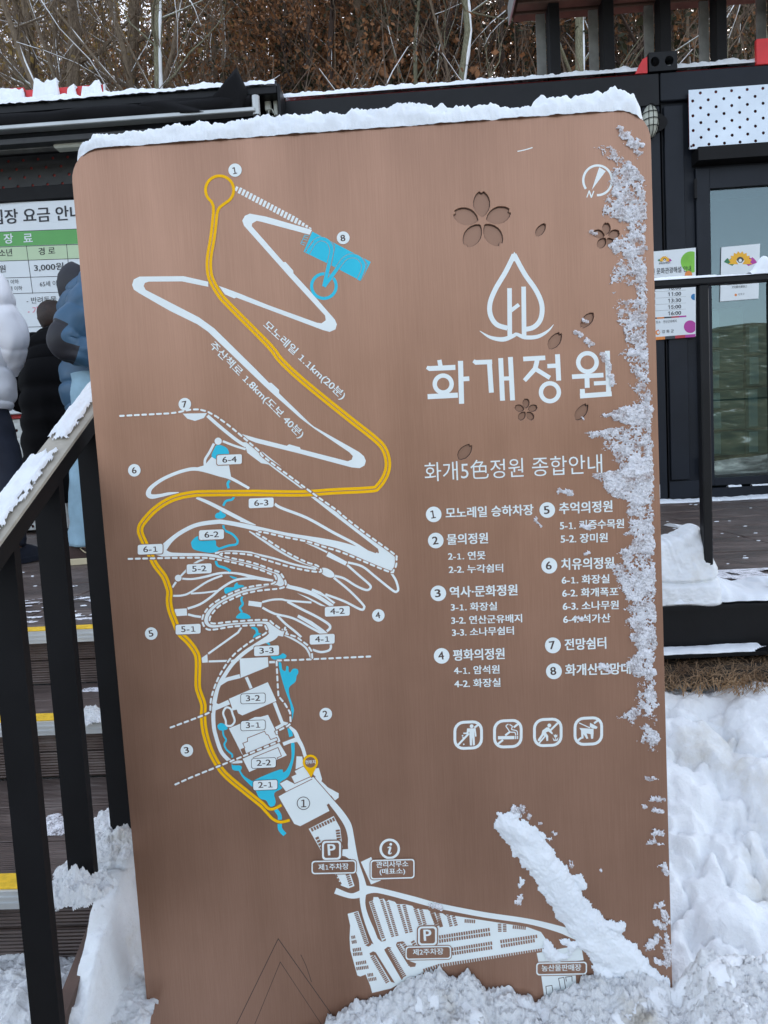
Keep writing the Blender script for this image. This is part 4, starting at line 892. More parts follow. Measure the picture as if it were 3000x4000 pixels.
    V = [(hc.x+(x*ca-(y-.014)*sa)*(1+.10*mnoise.noise(Vector((x, y, z))*34)), hc.y+(x*sa+(y-.014)*ca)*(1+.10*mnoise.noise(Vector((x, y, z))*31)), hc.z+z*(1+.08*mnoise.noise(Vector((x, y, z))*36))-(.0)) for x, y, z in V]
    F = [q for q in F if not ((lambda m: m[2] < -.02 and m[1] > .0)([sum(ellipsoid_c[i][k] for i in q)/4 for k in range(3)]))] if False else F
    keep = []
    for q in F:
        m = sum((Vector(V[i]) for i in q), Vector())/len(q)-hc; fwd = -m.x*sa+m.y*ca
        if not (fwd > .045 and m.z < .035): keep.append(q)
    mesh_obj("hair", V, keep, M[hairm], t, True)
    return t
def X_at(px, Y): return float(on_y(px, 1500, Y)[0])
person("person with their back turned in a blue quilted down jacket, pale jeans and brown shoes", (X_at(404, 3.68), 3.68), rad(-72), 1.72, 'nylon_b', 'denim', .82, sh=.205, jw=(.20, .165), patch='nylon_d', armR=((.26, -.15, 1.12), (.20, .10, .99)), headf=(0, .10), armL=((-.27, -.12, 1.12), (-.20, .14, .99)), baffle=.115, stride=.05, lean=.05, legback=.135, sr=.86)
person("person at the left edge in a puffy white down jacket and dark trousers", (X_at(70, 3.72)-.295, 3.72), rad(-4), 1.82, 'nylon_w', 'darkcl', .82, sh=.20, jw=(.225, .185), armR=((.255, .03, 1.14), (.17, .10, .99)), stride=.19, baffle=.19, shoem='darkcl', shoe='darkcl')
person("person in a long black padded coat and grey trousers bending down to the ticket window", (X_at(205, 4.62), 4.62), rad(10), 1.70, 'nylon_k', 'greycl', .36, sh=.19, jw=(.20, .215), lean=.42, knee=.12, shoem='nylon_k', shoe='darkcl', headf=(-.06, .02), baffle=.13, armL=((-.27, .12, 1.05), (-.20, .32, 1.05)))
# ================================================================== THE MAP SIGN
YB = 1.2
sign = thing("map_sign", (-.06, YB+.03, .5), "tall brown metal garden map board with rounded corners and snow on its top", "sign")
def bxz(pts, Y=YB): return [(float(p[0]), float(p[2])) for p in (on_y(x, y, Y) for x, y in pts)]
_lc = [0]
def lift(k): _lc[0] += 1; return YB-.0006-.00004*(k+(_lc[0] % 8)*.12)      # each printed layer a hair proud of the one below
def fill(pts, mat, name, k, holes=(), parent=None, Y=None):
    loops = [pts]+list(holes); flat = [q for l in loops for q in bxz(l)]
    i = 0; vl = []
    for l in loops:
        vl.append([Vector((x, z, 0)) for x, z in flat[i:i+len(l)]]); i += len(l)
    tri = tessellate_polygon(vl); y = lift(k)
    return mesh_obj(name, [(x, y, z) for x, z in flat], [tuple(t) for t in tri], mat, parent or sign)
def ribbon(pts, w, closed=False):
    """left and right rims of a mitred band; w = width or list of widths (photo pixels)"""
    n = len(pts); ws = w if hasattr(w, '__len__') else [w]*n
    L, R = [], []
    for i in range(n):
        p = pts[i]; a = pts[i-1] if (i or closed) else None; b = pts[(i+1) % n] if (i < n-1 or closed) else None
        ds = []
        for u, v in ((a, p), (p, b)):
            if u is None or v is None: continue
            d = math.hypot(v[0]-u[0], v[1]-u[1]) or 1e-6; ds.append(((v[0]-u[0])/d, (v[1]-u[1])/d))
        tx = sum(d[0] for d in ds); ty = sum(d[1] for d in ds); l = math.hypot(tx, ty) or 1e-6; tx /= l; ty /= l
        c = max(.45, abs(tx*ds[0][0]+ty*ds[0][1])); h = ws[i]/2/c
        L.append((p[0]-ty*h, p[1]+tx*h)); R.append((p[0]+ty*h, p[1]-tx*h))
    return L, R
def stroke(pts, w, mat, name, k, closed=False, smooth=True, parent=None, sub=5, caps=False):
    if smooth:
        if hasattr(w, '__len__'):
            q = smooth_pts([(a, b, c) for (a, b), c in zip(pts, w)], closed, sub); pts = [(a, b) for a, b, c in q]; w = [c for a, b, c in q]
        else: pts = smooth_pts(pts, closed, sub)
    if caps:
        w0 = w if not hasattr(w, '__len__') else w[0]
        ws = list(w) if hasattr(w, '__len__') else [w]*len(pts)
        def ext(p, q):
            d = math.hypot(p[0]-q[0], p[1]-q[1]) or 1; return ((p[0]-q[0])/d, (p[1]-q[1])/d)
        e = ext(pts[0], pts[1]); pts = [(pts[0][0]+e[0]*w0*.42, pts[0][1]+e[1]*w0*.42), (pts[0][0]+e[0]*w0*.25, pts[0][1]+e[1]*w0*.25)]+list(pts); ws = [w0*.45, w0*.82]+ws
        e = ext(pts[-1], pts[-2]); w1 = ws[-1]; pts = list(pts)+[(pts[-1][0]+e[0]*w1*.25, pts[-1][1]+e[1]*w1*.25), (pts[-1][0]+e[0]*w1*.42, pts[-1][1]+e[1]*w1*.42)]; ws = ws+[w1*.82, w1*.45]; w = ws
    L, R = ribbon(pts, w, closed); n = len(L); V = bxz(L)+bxz(R); y = lift(k)
    F = [(i, (i+1) % n, n+(i+1) % n, n+i) for i in range(n if closed else n-1)]
    return mesh_obj(name, [(x, y, z) for x, z in V], F, mat, parent or sign)
def offset(pts, d):
    L, R = ribbon(pts, abs(d)*2); return R if d > 0 else L
def resample(pts, step):
    out = [pts[0]]; acc = 0
    for a, b in zip(pts, pts[1:]):
        l = math.hypot(b[0]-a[0], b[1]-a[1])
        while acc+l >= step:
            t = (step-acc)/l; a = (a[0]+(b[0]-a[0])*t, a[1]+(b[1]-a[1])*t); out.append(a); l = math.hypot(b[0]-a[0], b[1]-a[1]); acc = 0
        acc += l
    return out
def dashes(pts, k, w=7.5, dash=22, gap=7, smooth=True, name="dashed_line", edge=True):
    if smooth: pts = smooth_pts(pts)
    if edge: stroke(pts, w+5, M['board'], "dashed_line_gap", k-1, smooth=False)
    fine = resample(pts, 1.5); V = []; F = []; y = lift(k); per = (dash+gap)/1.5; nd = dash/1.5; i = 0.
    while i+4 < len(fine):
        seg = fine[int(i):int(min(i+nd, len(fine)-1))+1]
        if len(seg) > 4:
            pk = [seg[0], seg[1], seg[2]]+seg[4:-4:4]+[seg[-3], seg[-2], seg[-1]]
            ws = [w*.5, w*.85, w]+[w]*(len(pk)-6)+[w, w*.85, w*.5]
            L, R = ribbon(pk, ws); b = len(V); n = len(L)
            V += [(x, y, z) for x, z in bxz(L)+bxz(R)]; F += [(b+j, b+j+1, b+n+j+1, b+n+j) for j in range(n-1)]
        i += per
    return mesh_obj(name, V, F, M['white'], sign)
def circ(cx, cy, r, n=28, r2=None, a0=0, rot=0):
    r2 = r2 or r; c, s = math.cos(rot), math.sin(rot); o = []
    for i in range(n):
        a = a0+2*math.pi*i/n; x = r*math.cos(a); y = r2*math.sin(a); o.append((cx+x*c-y*s, cy+x*s+y*c))
    return o
def rrect(cx, cy, w, h, r, tilt=0.0, n=4):
    o = []
    for sx, sy, a0 in ((1, 1, 0), (-1, 1, 90), (-1, -1, 180), (1, -1, 270)):
        for i in range(n+1):
            a = rad(a0+90*i/n); x = sx*(w/2-r)+r*math.cos(a); y = sy*(h/2-r)+r*math.sin(a); o.append((cx+x, cy+y+tilt*x))
    return o

# ---- the plate itself: front sheet with petal-shaped openings over a thick body
def petal(cx, cy, ang, r0, r1, w, notch=True):
    """petal pointing along ang (deg, 0=right, 90=up), from r0 to r1"""
    a = rad(ang); ux, uy = math.cos(a), -math.sin(a); vx, vy = -uy, ux
    L = r1-r0; prof = [(0, .04), (.10, .24), (.25, .40), (.42, .49), (.6, .50), (.76, .43), (.88, .33), (.97, .20)]
    if notch: tip = [(1.0, .12), (.93, 0)]
    else: tip = [(1.0, .06)]
    pl = [(r0+t*L, h*w) for t, h in prof+tip]; pr = [(r0+t*L, -h*w) for t, h in reversed(prof+(tip[:1] if notch else tip))]
    return [(cx+p*ux+q*vx, cy+p*uy+q*vy) for p, q in pl+pr]
def leaf_petal(cx, cy, L, w, ang, notch=True):
    a = rad(ang); ux, uy = math.cos(a), -math.sin(a); vx, vy = -uy, ux
    pr = [(-.5, 0), (-.42, .22), (-.2, .44), (.05, .48), (.25, .40), (.40, .26), (.50, .10)]+([(.40, .03)] if notch else [])+[(.47, -.12), (.30, -.30), (.08, -.42), (-.15, -.44), (-.36, -.30)]
    return [(cx+p*L*ux+q*w*vx, cy+p*L*uy+q*w*vy) for p, q in pr]
holes = []
for i in range(5): holes.append(petal(1884, 864, 92+72*i, 17, 116, 66))
for i in range(5): holes.append(petal(2369, 924, 90+72*i, 8, 54, 33))
for i in range(5): holes.append(petal(2055, 1603, 90+72*i, 8, 46, 27))
holes += [leaf_petal(2111, 898, 60, 34, 55, False), leaf_petal(2294, 1252, 76, 42, 232), leaf_petal(2167, 1331, 78, 48, 55), leaf_petal(2271, 1609, 78, 44, 55), leaf_petal(1815, 1765, 76, 48, 50)]
def groove(a, apex, b, w):
    L, R = ribbon([a, apex, b], w); return L+R[::-1]
tl = on_y(386, 575, YB); tr = on_y(2422, 427, YB)
XL = float(on_y(287, 760, YB)[0]); XR = float(on_y(2550, 900, YB)[0]); XLb = float(on_y(583, 3990, YB)[0]); XRb = float(on_y(2629, 3900, YB)[0])
ztop = lambda x: float(tl[2]+(tr[2]-tl[2])*(x-tl[0])/(tr[0]-tl[0]))
ZBOT = .36
def outline(inset=0, r=.052):
    o = []; 
    for cxn, a0 in ((XR-r, 0), (XL+r, 90)):
        zc = ztop(cxn)-r
        for i in range(9):
            a = rad(a0+90*i/8); o.append((cxn+(r-inset)*math.cos(a), zc+(r-inset)*math.sin(a)))
    return o+[(XLb+inset, ZBOT), (XRb-inset, ZBOT)]
def curve_plate(name, loops, thick, ymid, bevel, mat, parent):
    c = bpy.data.curves.new(name, 'CURVE'); c.dimensions = '2D'; c.fill_mode = 'BOTH'; c.extrude = thick/2-bevel; c.bevel_depth = bevel; c.bevel_resolution = 2; c.offset = -bevel
    for l in loops:
        s = c.splines.new('POLY'); s.points.add(len(l)-1)
        for p, (x, z) in zip(s.points, l): p.co = (x, z, 0, 1)
        s.use_cyclic_u = True
    o = bpy.data.objects.new(name, c); COL.objects.link(o)
    me = bpy.data.meshes.new_from_object(o.evaluated_get(bpy.context.evaluated_depsgraph_get()))
    bpy.data.objects.remove(o); bpy.data.curves.remove(c)
    me.transform(Matrix(((1, 0, 0, 0), (0, 0, -1, ymid), (0, 1, 0, 0), (0, 0, 0, 1)))); me.materials.clear(); me.materials.append(mat)
    return link(name, me, parent)
curve_plate("face_plate", [outline()]+[bxz(h) for h in holes], .0044, YB+.0016, .0006, M['board'], sign)
curve_plate("body", [outline(.0005)], .056, YB+.0324, .003, M['board'], sign)
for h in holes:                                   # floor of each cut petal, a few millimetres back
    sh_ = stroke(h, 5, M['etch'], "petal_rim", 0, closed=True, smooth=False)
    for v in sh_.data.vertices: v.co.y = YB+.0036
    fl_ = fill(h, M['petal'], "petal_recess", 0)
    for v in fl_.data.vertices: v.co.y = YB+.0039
for g in (groove((900, 4050), (1087, 3666), (1330, 4010), 3.2), groove((975, 4050), (1095, 3757), (1262, 4010), 2.4)): fill(g, M['etch'], "groove", 1)
stroke([(1175, 3728), (1197, 3775), (1217, 3835)], 2.6, M['etch'], "scratch", 1)
stroke([(2021, 592), (2050, 586), (2080, 577)], 4, M['white'], "scratch", 1)

Wm, Ym, Tm, Bm = M['white'], M['yellow'], M['teal'], M['board']
T = crop(750, 600, .45208); A = crop(500, 1650, .36166); B = crop(500, 2150, .36166); C = crop(1000, 2100, .36166)
D = crop(750, 2550, .36166); E_ = crop(1150, 3100, .36166); F_ = crop(1650, 3350, .48222); G = crop(1750, 2780, .39180)
K4 = crop(0, 1000, .60277); K5 = crop(1000, 1000, .60277); K3 = crop(2000, 1000, .60277); Mq = crop(1000, 2000, .60277)
def path(p, w, k=3, **kw): return stroke(p, w, Wm, "map_path", k, **kw)
def area(p, k=3, name="map_area", **kw): return fill(p, Wm, name, k, **kw)
def water(p, k=5): return fill(smooth_pts(p, True, 3), Tm, "map_pond", k)
def stream(p, w, k=4): return stroke(p, w, Tm, "map_stream", k)
# paths of the upper walk
area(T((1037, 660), (640, 545), (500, 520), (458, 538), (435, 580), (450, 624), (845, 1068), (1150, 1400), (1156, 1440), (1120, 1467), (1080, 1462), (660, 1310), (400, 1205), (232, 1143), (285, 1217), (365, 1252), (385, 1245), (1130, 1525), (1190, 1541), (1240, 1520), (1252, 1475), (1235, 1435), (1010, 1178), (877, 1035), (875, 1012), (810, 938), (790, 938), (517, 628), (520, 605), (560, 582), (600, 590), (1018, 702)), 3, "map_path")
area(K4((1350, 167), (1190, 131), (905, 134), (868, 152), (857, 188), (868, 218), (905, 243), (1100, 355), (1280, 443), (1350, 492), (1659, 790))+K5((95, 880), (290, 1053), (380, 1120), (605, 1272), (628, 1297), (620, 1320), (595, 1330), (290, 1252), (285, 1240), (215, 1220), (200, 1230), (0, 1180))+K4((1545, 1147), (1600, 1185))+K5((0, 1210), (290, 1282), (620, 1370), (672, 1375), (703, 1358), (712, 1328), (700, 1298), (668, 1270), (375, 1105), (345, 1080), (150, 890), (150, 868), (100, 822), (85, 822), (0, 735))+K4((1390, 470), (1290, 398), (1100, 300), (945, 220), (932, 195), (940, 175), (965, 167), (1180, 165), (1350, 200)), 3, "map_path")
# big road that follows the dashed line to the lower right
path(K4((1345, 1035), (1430, 1110), (1530, 1190))+A((1275, 255),), 13, 4)
area(A((1240, 215), (1270, 262), (1290, 328), (1440, 440), (1520, 455), (1659, 560))+K5((290, 1505), (325, 1508), (130, 1365), (100, 1330), (0, 1235))+A((1659, 480), (1540, 405), (1290, 215)), 6, "map_path")
area(K5((355, 1560), (395, 1560), (545, 1659))+Mq((570, 30), (700, 130), (905, 288), (908, 330), (885, 375), (865, 388), (780, 352), (700, 305), (740, 283), (778, 284), (797, 262), (790, 238), (480, 0)), 4, "map_path")
path(A((370, 1375), (470, 1265), (590, 1178), (750, 1105), (950, 1075), (1050, 1078), (1320, 1130))+Mq((200, 152), (480, 200), (640, 250), (800, 315)), [30, 18, 16, 16, 17, 17, 18, 22, 26, 36, 44], 5)
path(A((320, 1370), (430, 1425), (560, 1428), (850, 1432), (1050, 1468), (1300, 1528), (1500, 1592))+B((1600, 230), (1640, 300), (1625, 345)), [46, 24, 14, 12, 12, 13, 13, 18, 22, 14], 6.5)
path(C((215, 395), (270, 440), (265, 490), (215, 495), (100, 515), (0, 540))+B((1350, 415), (1200, 455), (1080, 505), (960, 575), (880, 655), (850, 730), (850, 775), (900, 812), (1000, 808), (1200, 790), (1440, 785), (1530, 815), (1575, 880), (1540, 940), (1400, 1010), (1250, 1110), (1130, 1225), (1040, 1355), (970, 1480), (930, 1660)), [14, 26, 26, 12, 11, 13, 13, 14, 14, 15, 15, 15, 15, 14, 13, 13, 16, 34, 42, 30, 15, 15, 15, 15, 16, 17], 6)
path(D((255, 540), (232, 640), (238, 800), (260, 900), (310, 1050), (370, 1130), (430, 1172), (545, 1175)), [17, 16, 15, 15, 15, 15, 14, 9], 6)
path(A((940, 1412), (1100, 1392), (1300, 1402))+C((0, 178), (200, 225), (420, 292), (650, 340)), 8, 3)
path(A((1310, 1175), (1430, 1250))+C((250, 140), (450, 245), (600, 300), (680, 335)), [5, 10, 10, 10, 8, 6], 3)
fill(circ(*C((770, 378))[0], 31, r2=15, rot=rad(27)), Wm, "map_area", 4)
path(C((850, 412), (950, 440), (1080, 520), (1190, 565), (1235, 545), (1225, 505), (1110, 405), (985, 295)), 9)
path(C((840, 432), (1010, 572), (1150, 715), (1168, 755), (1130, 775), (950, 685), (750, 612)), 9, 4)
area(C((785, 152), (985, 262), (965, 302), (760, 200)))
path(C((535, 48), (650, 100), (770, 158)), 7)
path(C((992, 268), (1150, 312), (1300, 430), (1480, 572), (1525, 578), (1535, 545), (1510, 460), (1462, 382)), 9)
path(A((1585, 880), (1659, 925))+Mq((330, 38), (500, 132), (640, 205), (755, 275), (790, 268)), 11, 3)
path(A((740, 812), (900, 880), (1230, 1050), (1380, 1108)), [10, 14, 14, 3], 3)
area(A((1215, 1048), (1385, 1110), (1212, 1072)), 4)
path(A((1310, 712), (1115, 605), (1000, 568), (760, 505), (600, 522), (400, 600), (260, 695), (222, 765), (255, 800), (350, 790), (440, 770), (550, 756)), [10, 12, 14, 14, 13, 13, 15, 20, 18, 13, 11, 3])
area(A((745, 487), (830, 462), (905, 372), (960, 405), (1092, 460), (1115, 592), (1050, 590), (760, 518)), 4)
path(A((832, 470), (835, 400), (880, 325), (930, 228)), 10, 3); path(A((1025, 203), (1150, 252), (1272, 290)), 9, 3)
fill(circ(*A((975, 203))[0], 14), Wm, "map_area", 4)
area(K4((1185, 1022), (1342, 1018), (1322, 1050), (1265, 1069), (1215, 1055)), 4)
path(B((700, 155), (760, 118), (825, 90)), 8); path(B((572, 275), (640, 205)), 8, smooth=False); fill(circ(*B((544, 298))[0], 13), Wm, "map_area", 4)
path(B((480, 400), (520, 340)), 8, smooth=False)
path(B((588, 305), (700, 308), (830, 285), (1000, 245), (1180, 248), (1400, 298), (1570, 325)), [8, 8, 9, 9, 9, 13, 8])
path(B((485, 490), (590, 485), (680, 450), (860, 335), (1020, 270)), 8); path(B((680, 465), (830, 455), (970, 435)), 7, 5)
path(B((645, 628), (780, 580), (900, 500), (1020, 400), (1180, 315), (1400, 300)), 9, 6)
area(B((505, 633), (635, 625), (640, 702), (512, 710))); path(B((650, 690), (720, 708), (800, 720)), 9, smooth=False)
path(B((1225, 830), (1190, 885), (1050, 985), (868, 1115)), 8, smooth=False); area(B((795, 1160), (858, 1118), (863, 1208), (803, 1213)))
path(B((872, 1198), (1080, 1192)), 8, smooth=False); path(B((1110, 1195), (1195, 1180)), 9, smooth=False)
area(B((1305, 542), (1448, 560), (1440, 614), (1300, 594)))
path(B((1450, 558), (1560, 532), (1659, 528))+C((350, 680), (600, 700)), 8); path(C((70, 755), (200, 820), (400, 870), (600, 975), (720, 1040)), 9, 4)
path(C((340, 690), (480, 765), (650, 850), (780, 930), (800, 975), (765, 1010)), 10, 5); path(C((230, 840), (320, 930), (420, 1010), (490, 1075)), 9, 5)
area(C((460, 830), (600, 900), (720, 985), (780, 1035), (735, 1040), (600, 950), (445, 858)), 6)
path(C((330, 525), (480, 560), (640, 620), (830, 740)), [14, 16, 16, 13], 4); area(C((610, 548), (700, 585), (858, 700), (838, 715), (740, 640), (598, 575)), 4)
area(C((440, 597), (560, 640), (765, 745), (700, 735), (560, 660)), 5)
area(C((335, 492), (368, 510), (330, 508)), 5)
area(C((235, 975), (310, 1008), (292, 1068), (225, 1055)), 7); path(C((310, 1050), (430, 1110), (540, 1190), (595, 1295)), 8, 4)
path(C((612, 1210), (700, 1235), (780, 1220), (808, 1190), (808, 1148)), 9, 4)
# blocks round the arrival square
area(D((515, 60), (820, 45), (827, 148), (527, 270)), 6); area(D((400, 495), (820, 315), (913, 518), (545, 675), (500, 652), (478, 600), (440, 608)), 6)
path(D((270, 345), (380, 285), (520, 250)), [20, 15, 16], 5, smooth=False); path(D((588, 262), (640, 382)), 12, 5, smooth=False)
path(D((250, 585), (300, 575), (402, 530)), [26, 18, 19], 5, smooth=False); path(D((835, 100), (905, 98)), 9, 5, smooth=False)
path(D((370, 590), (338, 650), (365, 730), (372, 780), (425, 785), (462, 735), (440, 660), (420, 605)), 8, 5, closed=True)
path(D((435, 610), (480, 600)), 9, 5, smooth=False); path(D((890, 535), (975, 755), (1035, 770)), 13, 5, smooth=False); path(D((905, 815), (985, 772)), 12, 6, smooth=False)
b31 = area(D((400, 815), (605, 728), (680, 692), (742, 690), (822, 668), (962, 958), (550, 1112)), 6)
for p in (D((528, 1042), (572, 1025), (550, 975), (602, 955), (600, 918), (785, 845), (802, 878), (825, 886), (850, 935), (915, 912), (935, 942)),): stroke(p, 3, Bm, "map_outline", 8, smooth=False)
area(D((548, 1142), (942, 968), (1025, 1105), (620, 1285)), 6)
stroke(D((660, 1130), (930, 1020), (967, 1112), (922, 1132), (940, 1165)), 3, Bm, "map_outline", 8, smooth=False)
fill(D((525, 1045), (570, 1028), (590, 1100), (555, 1110)), Bm, "map_outline", 9)
path(D((1040, 785), (1110, 850), (1145, 930), (1190, 1010), (1222, 1110), (1240, 1170)), [7, 15, 17, 14, 13, 13], 7); path(D((985, 985), (1060, 955), (1150, 930)), [14, 14, 20], 6, smooth=False)
area(D((935, 1550), (1318, 1335), (1530, 1592), (1455, 1640), (1485, 1705), (1170, 1870), (1105, 1845)), 6)
area(D((950, 1410), (1025, 1370), (1105, 1412), (1280, 1340), (1300, 1358), (1015, 1498)), 7)
area(D((1075, 1335), (1130, 1310), (1110, 1275), (1205, 1225), (1290, 1340), (1110, 1408)), 7); area(D((1130, 1115), (1192, 1118), (1205, 1218), (1120, 1255)), 7)
area(D((1320, 1250), (1370, 1240), (1405, 1360), (1395, 1400), (1310, 1310)), 7); area(D((1412, 1420), (1585, 1515), (1585, 1562), (1545, 1592)), 7)
for p in (D((945, 1410), (1015, 1500), (1300, 1360)), D((1105, 1412), (1290, 1332)), D((1310, 1330), (1545, 1600))): stroke(p, 3, Bm, "map_outline", 9, smooth=False)
# road down to the car parks
path(D((1330, 1345), (1450, 1470))+E_((380, 60), (490, 200), (575, 330), (610, 460), (622, 580), (660, 740), (720, 900), (745, 1020)), [10, 18, 22, 26, 27, 24, 30, 26, 22, 30], 7)
area(E_((520, 600), (640, 590), (660, 700), (590, 700), (545, 672), (515, 670)), 8)
path(E_((442, 1045), (600, 1100), (700, 1085), (780, 1040)), [24, 20, 26, 30], 8); path(E_((740, 1040), (860, 1035), (1000, 1062), (1300, 1140))+F_((130, 388), (500, 460), (850, 512), (1100, 575), (1250, 630), (1450, 715)), [40, 24, 21, 22, 21, 21, 21, 26, 34, 30], 9)
path(E_((745, 1020), (738, 1180), (780, 1350), (870, 1560), (960, 1680), (1060, 1860), (1160, 2074)), [30, 20, 22, 30, 40, 26, 26], 10)
area(E_((155, 378), (425, 240), (495, 370), (520, 580), (285, 610)), 4, "car_park"); area(E_((435, 862), (605, 860), (650, 995), (585, 1020), (505, 990)), 4, "car_park")
area(E_((718, 735), (830, 682), (935, 935), (828, 978)), 4, "map_area")
area(E_((575, 1295), (690, 1265), (805, 1605), (900, 1640), (1100, 1700), (1240, 1990), (1045, 2100), (840, 2150), (820, 2074), (770, 1950), (712, 1972), (680, 1960), (605, 1690), (596, 1560), (603, 1420)), 4, "car_park")
area(E_((805, 1165), (850, 1150), (855, 1113), (905, 1115), (920, 1140), (965, 1130), (990, 1168), (1018, 1145), (1085, 1165), (1105, 1190), (1200, 1192), (1275, 1210), (1290, 1235), (1440, 1250), (1470, 1275), (1600, 1290), (1659, 1330))+F_((190, 458), (600, 522), (850, 560), (960, 600), (1015, 680), (1000, 745), (600, 812), (130, 888), (0, 930))+E_((1250, 2000), (1020, 1660), (945, 1600)), 5, "car_park")
area(F_((925, 770), (1285, 705), (1305, 828), (945, 870)), 5, "map_area"); area(F_((960, 940), (1240, 935), (1260, 1300), (1010, 1300)), 5, "map_area"); area(F_((1385, 842), (1460, 832), (1510, 925), (1500, 960), (1430, 965)), 5, "map_area")
for p in (F_((1010, 1180), (1000, 1040), (1048, 1032), (1065, 1120)), F_((1120, 1070), (1102, 975), (1145, 968), (1160, 1060)), F_((1165, 1000), (1160, 965), (1210, 958), (1212, 1000))): stroke(p, 2.6, M['etch'], "map_outline", 8, smooth=False)
# islands between the lanes
for p in (E_((690, 1265), (720, 1290), (770, 1480), (835, 1590), (830, 1630), (800, 1648), (765, 1635), (805, 1610)), E_((775, 1240), (785, 1165), (850, 1110), (850, 1150), (805, 1165), (945, 1590), (990, 1560), (985, 1585), (940, 1595), (900, 1560)), E_((812, 1720), (850, 1700), (880, 1712), (1085, 2040), (1045, 2030), (870, 1740), (820, 1745)), E_((970, 1680), (1010, 1650), (1050, 1660), (1010, 1680), (1175, 1985), (1160, 2010), (985, 1710)),
          E_((1097, 1630), (1110, 1600), (1170, 1590), (1180, 1605), (1110, 1625), (1205, 1790), (1315, 1830), (1305, 1865), (1250, 1870), (1150, 1720))):
    fill(p, Bm, "map_outline", 11)
def bays(p0, p1, n, w, name="parking_bay", fillr=.68, off=None, k=12):
    """a row of n dark parking bays from p0 to p1, each w long across the row"""
    V = []; F = []; dx, dy = (p1[0]-p0[0])/n, (p1[1]-p0[1])/n; l = math.hypot(dx, dy); nx, ny = (off or (-dy/l, dx/l)); y = lift(k)
    for i in range(n):
        a = (p0[0]+dx*(i+.5*(1-fillr)), p0[1]+dy*(i+.5*(1-fillr))); b = (a[0]+dx*fillr, a[1]+dy*fillr)
        q = [a, b, (b[0]+nx*w, b[1]+ny*w), (a[0]+nx*w, a[1]+ny*w)]; c = len(V)
        V += [(x, y, z) for x, z in bxz(q)]; F.append((c, c+1, c+2, c+3))
    return mesh_obj(name+"s", V, F, M['board'], sign)
def rows(cr, lst):
    for (x0, y0, x1, y1, n, w, s) in lst:
        (a, b) = cr((x0, y0), (x1, y1)); d = math.hypot(b[0]-a[0], b[1]-a[1]); nx, ny = -(b[1]-a[1])/d*s, (b[0]-a[0])/d*s
        bays(a, b, n, w, off=(nx, ny))
rows(E_, [(170, 375, 430, 252, 9, 14, 1), (445, 385, 460, 500, 4, 16, -1), (222, 470, 285, 600, 4, 14, -1), (552, 868, 595, 1000, 6, 14, -1), (440, 870, 500, 985, 3, 6, -1),
          (642, 1285, 760, 1625, 18, 15, -1), (812, 1165, 945, 1565, 20, 13, -1), (922, 1145, 1050, 1550, 20, 12, -1), (985, 1170, 1095, 1540, 19, 12, -1), (1105, 1200, 1200, 1510, 15, 12, -1), (1165, 1200, 1245, 1500, 15, 13, -1),
          (1285, 1240, 1345, 1420, 9, 14, -1), (1345, 1240, 1395, 1420, 9, 13, -1), (1462, 1275, 1515, 1420, 7, 14, -1), (1525, 1285, 1570, 1445, 8, 14, -1),
          (1000, 1690, 1175, 1985, 17, 15, -1), (1100, 1640, 1235, 1860, 12, 16, -1), (1148, 1610, 1200, 1690, 4, 14, -1), (820, 1760, 990, 2050, 16, 16, -1),
          (610, 1535, 655, 1525, 3, 12, 1), (615, 1585, 670, 1575, 4, 13, 1), (625, 1670, 720, 1655, 5, 13, 1), (630, 1715, 735, 1705, 6, 13, 1), (660, 1815, 775, 1795, 6, 13, 1), (665, 1870, 800, 1850, 7, 13, 1), (785, 1940, 850, 1930, 4, 13, 1), (795, 1990, 885, 1975, 5, 13, 1), (1255, 1595, 1310, 1690, 4, 15, -1)])
rows(F_, [(130, 628, 545, 565, 21, 13, 1), (130, 662, 550, 602, 21, 13, 1), (232, 728, 565, 675, 17, 13, 1), (236, 762, 565, 712, 17, 13, 1), (625, 665, 930, 620, 15, 13, 1), (630, 702, 910, 655, 14, 13, 1),
          (340, 495, 430, 500, 6, 14, 1), (730, 545, 840, 555, 7, 13, 1), (0, 900, 120, 862, 6, 17, 1), (120, 860, 990, 728, 44, 15, 1), (195, 465, 220, 560, 6, 13, -1), (235, 470, 262, 555, 5, 13, -1), (610, 530, 612, 600, 5, 14, -1), (650, 535, 652, 600, 5, 14, -1), (60, 440, 110, 560, 7, 15, -1), (105, 440, 140, 560, 7, 13, -1), (1392, 850, 1410, 955, 6, 16, -1), (1480, 850, 1490, 930, 5, 12, -1)])
# water
water(A((930, 290), (955, 250), (1000, 245), (1060, 270), (1088, 310), (1085, 350), (1000, 400), (905, 370)))
stream(A((1100, 628), (1078, 660), (1088, 712)), 10); stream(A((1145, 802), (1125, 832), (1060, 850), (1030, 900)), 9)
water(A((1000, 950), (1022, 975), (1060, 1000), (1030, 1035), (960, 1037), (940, 1010), (960, 978), (985, 972)))
stream(A((1030, 1110), (1048, 1165), (1130, 1208), (1182, 1270), (1170, 1315), (1090, 1330), (985, 1365)), 9)
water(A((690, 1280), (760, 1225), (860, 1250), (945, 1270), (955, 1330), (995, 1362), (950, 1400), (880, 1408), (800, 1395), (710, 1370), (685, 1320)))
stream(A((950, 1490), (970, 1545), (1050, 1572), (1110, 1608)), 10); water(B((1095, 272), (1180, 295), (1140, 305)))
water(B((1180, 345), (1195, 370), (1245, 375), (1245, 405), (1100, 465), (1055, 468), (1040, 430), (1060, 400), (1140, 395), (1150, 370)))
stream(B((1235, 495), (1225, 530), (1240, 580), (1210, 620), (1232, 665)), 9); water(B((1215, 672), (1250, 672), (1310, 700), (1318, 735), (1180, 735), (1175, 705)))
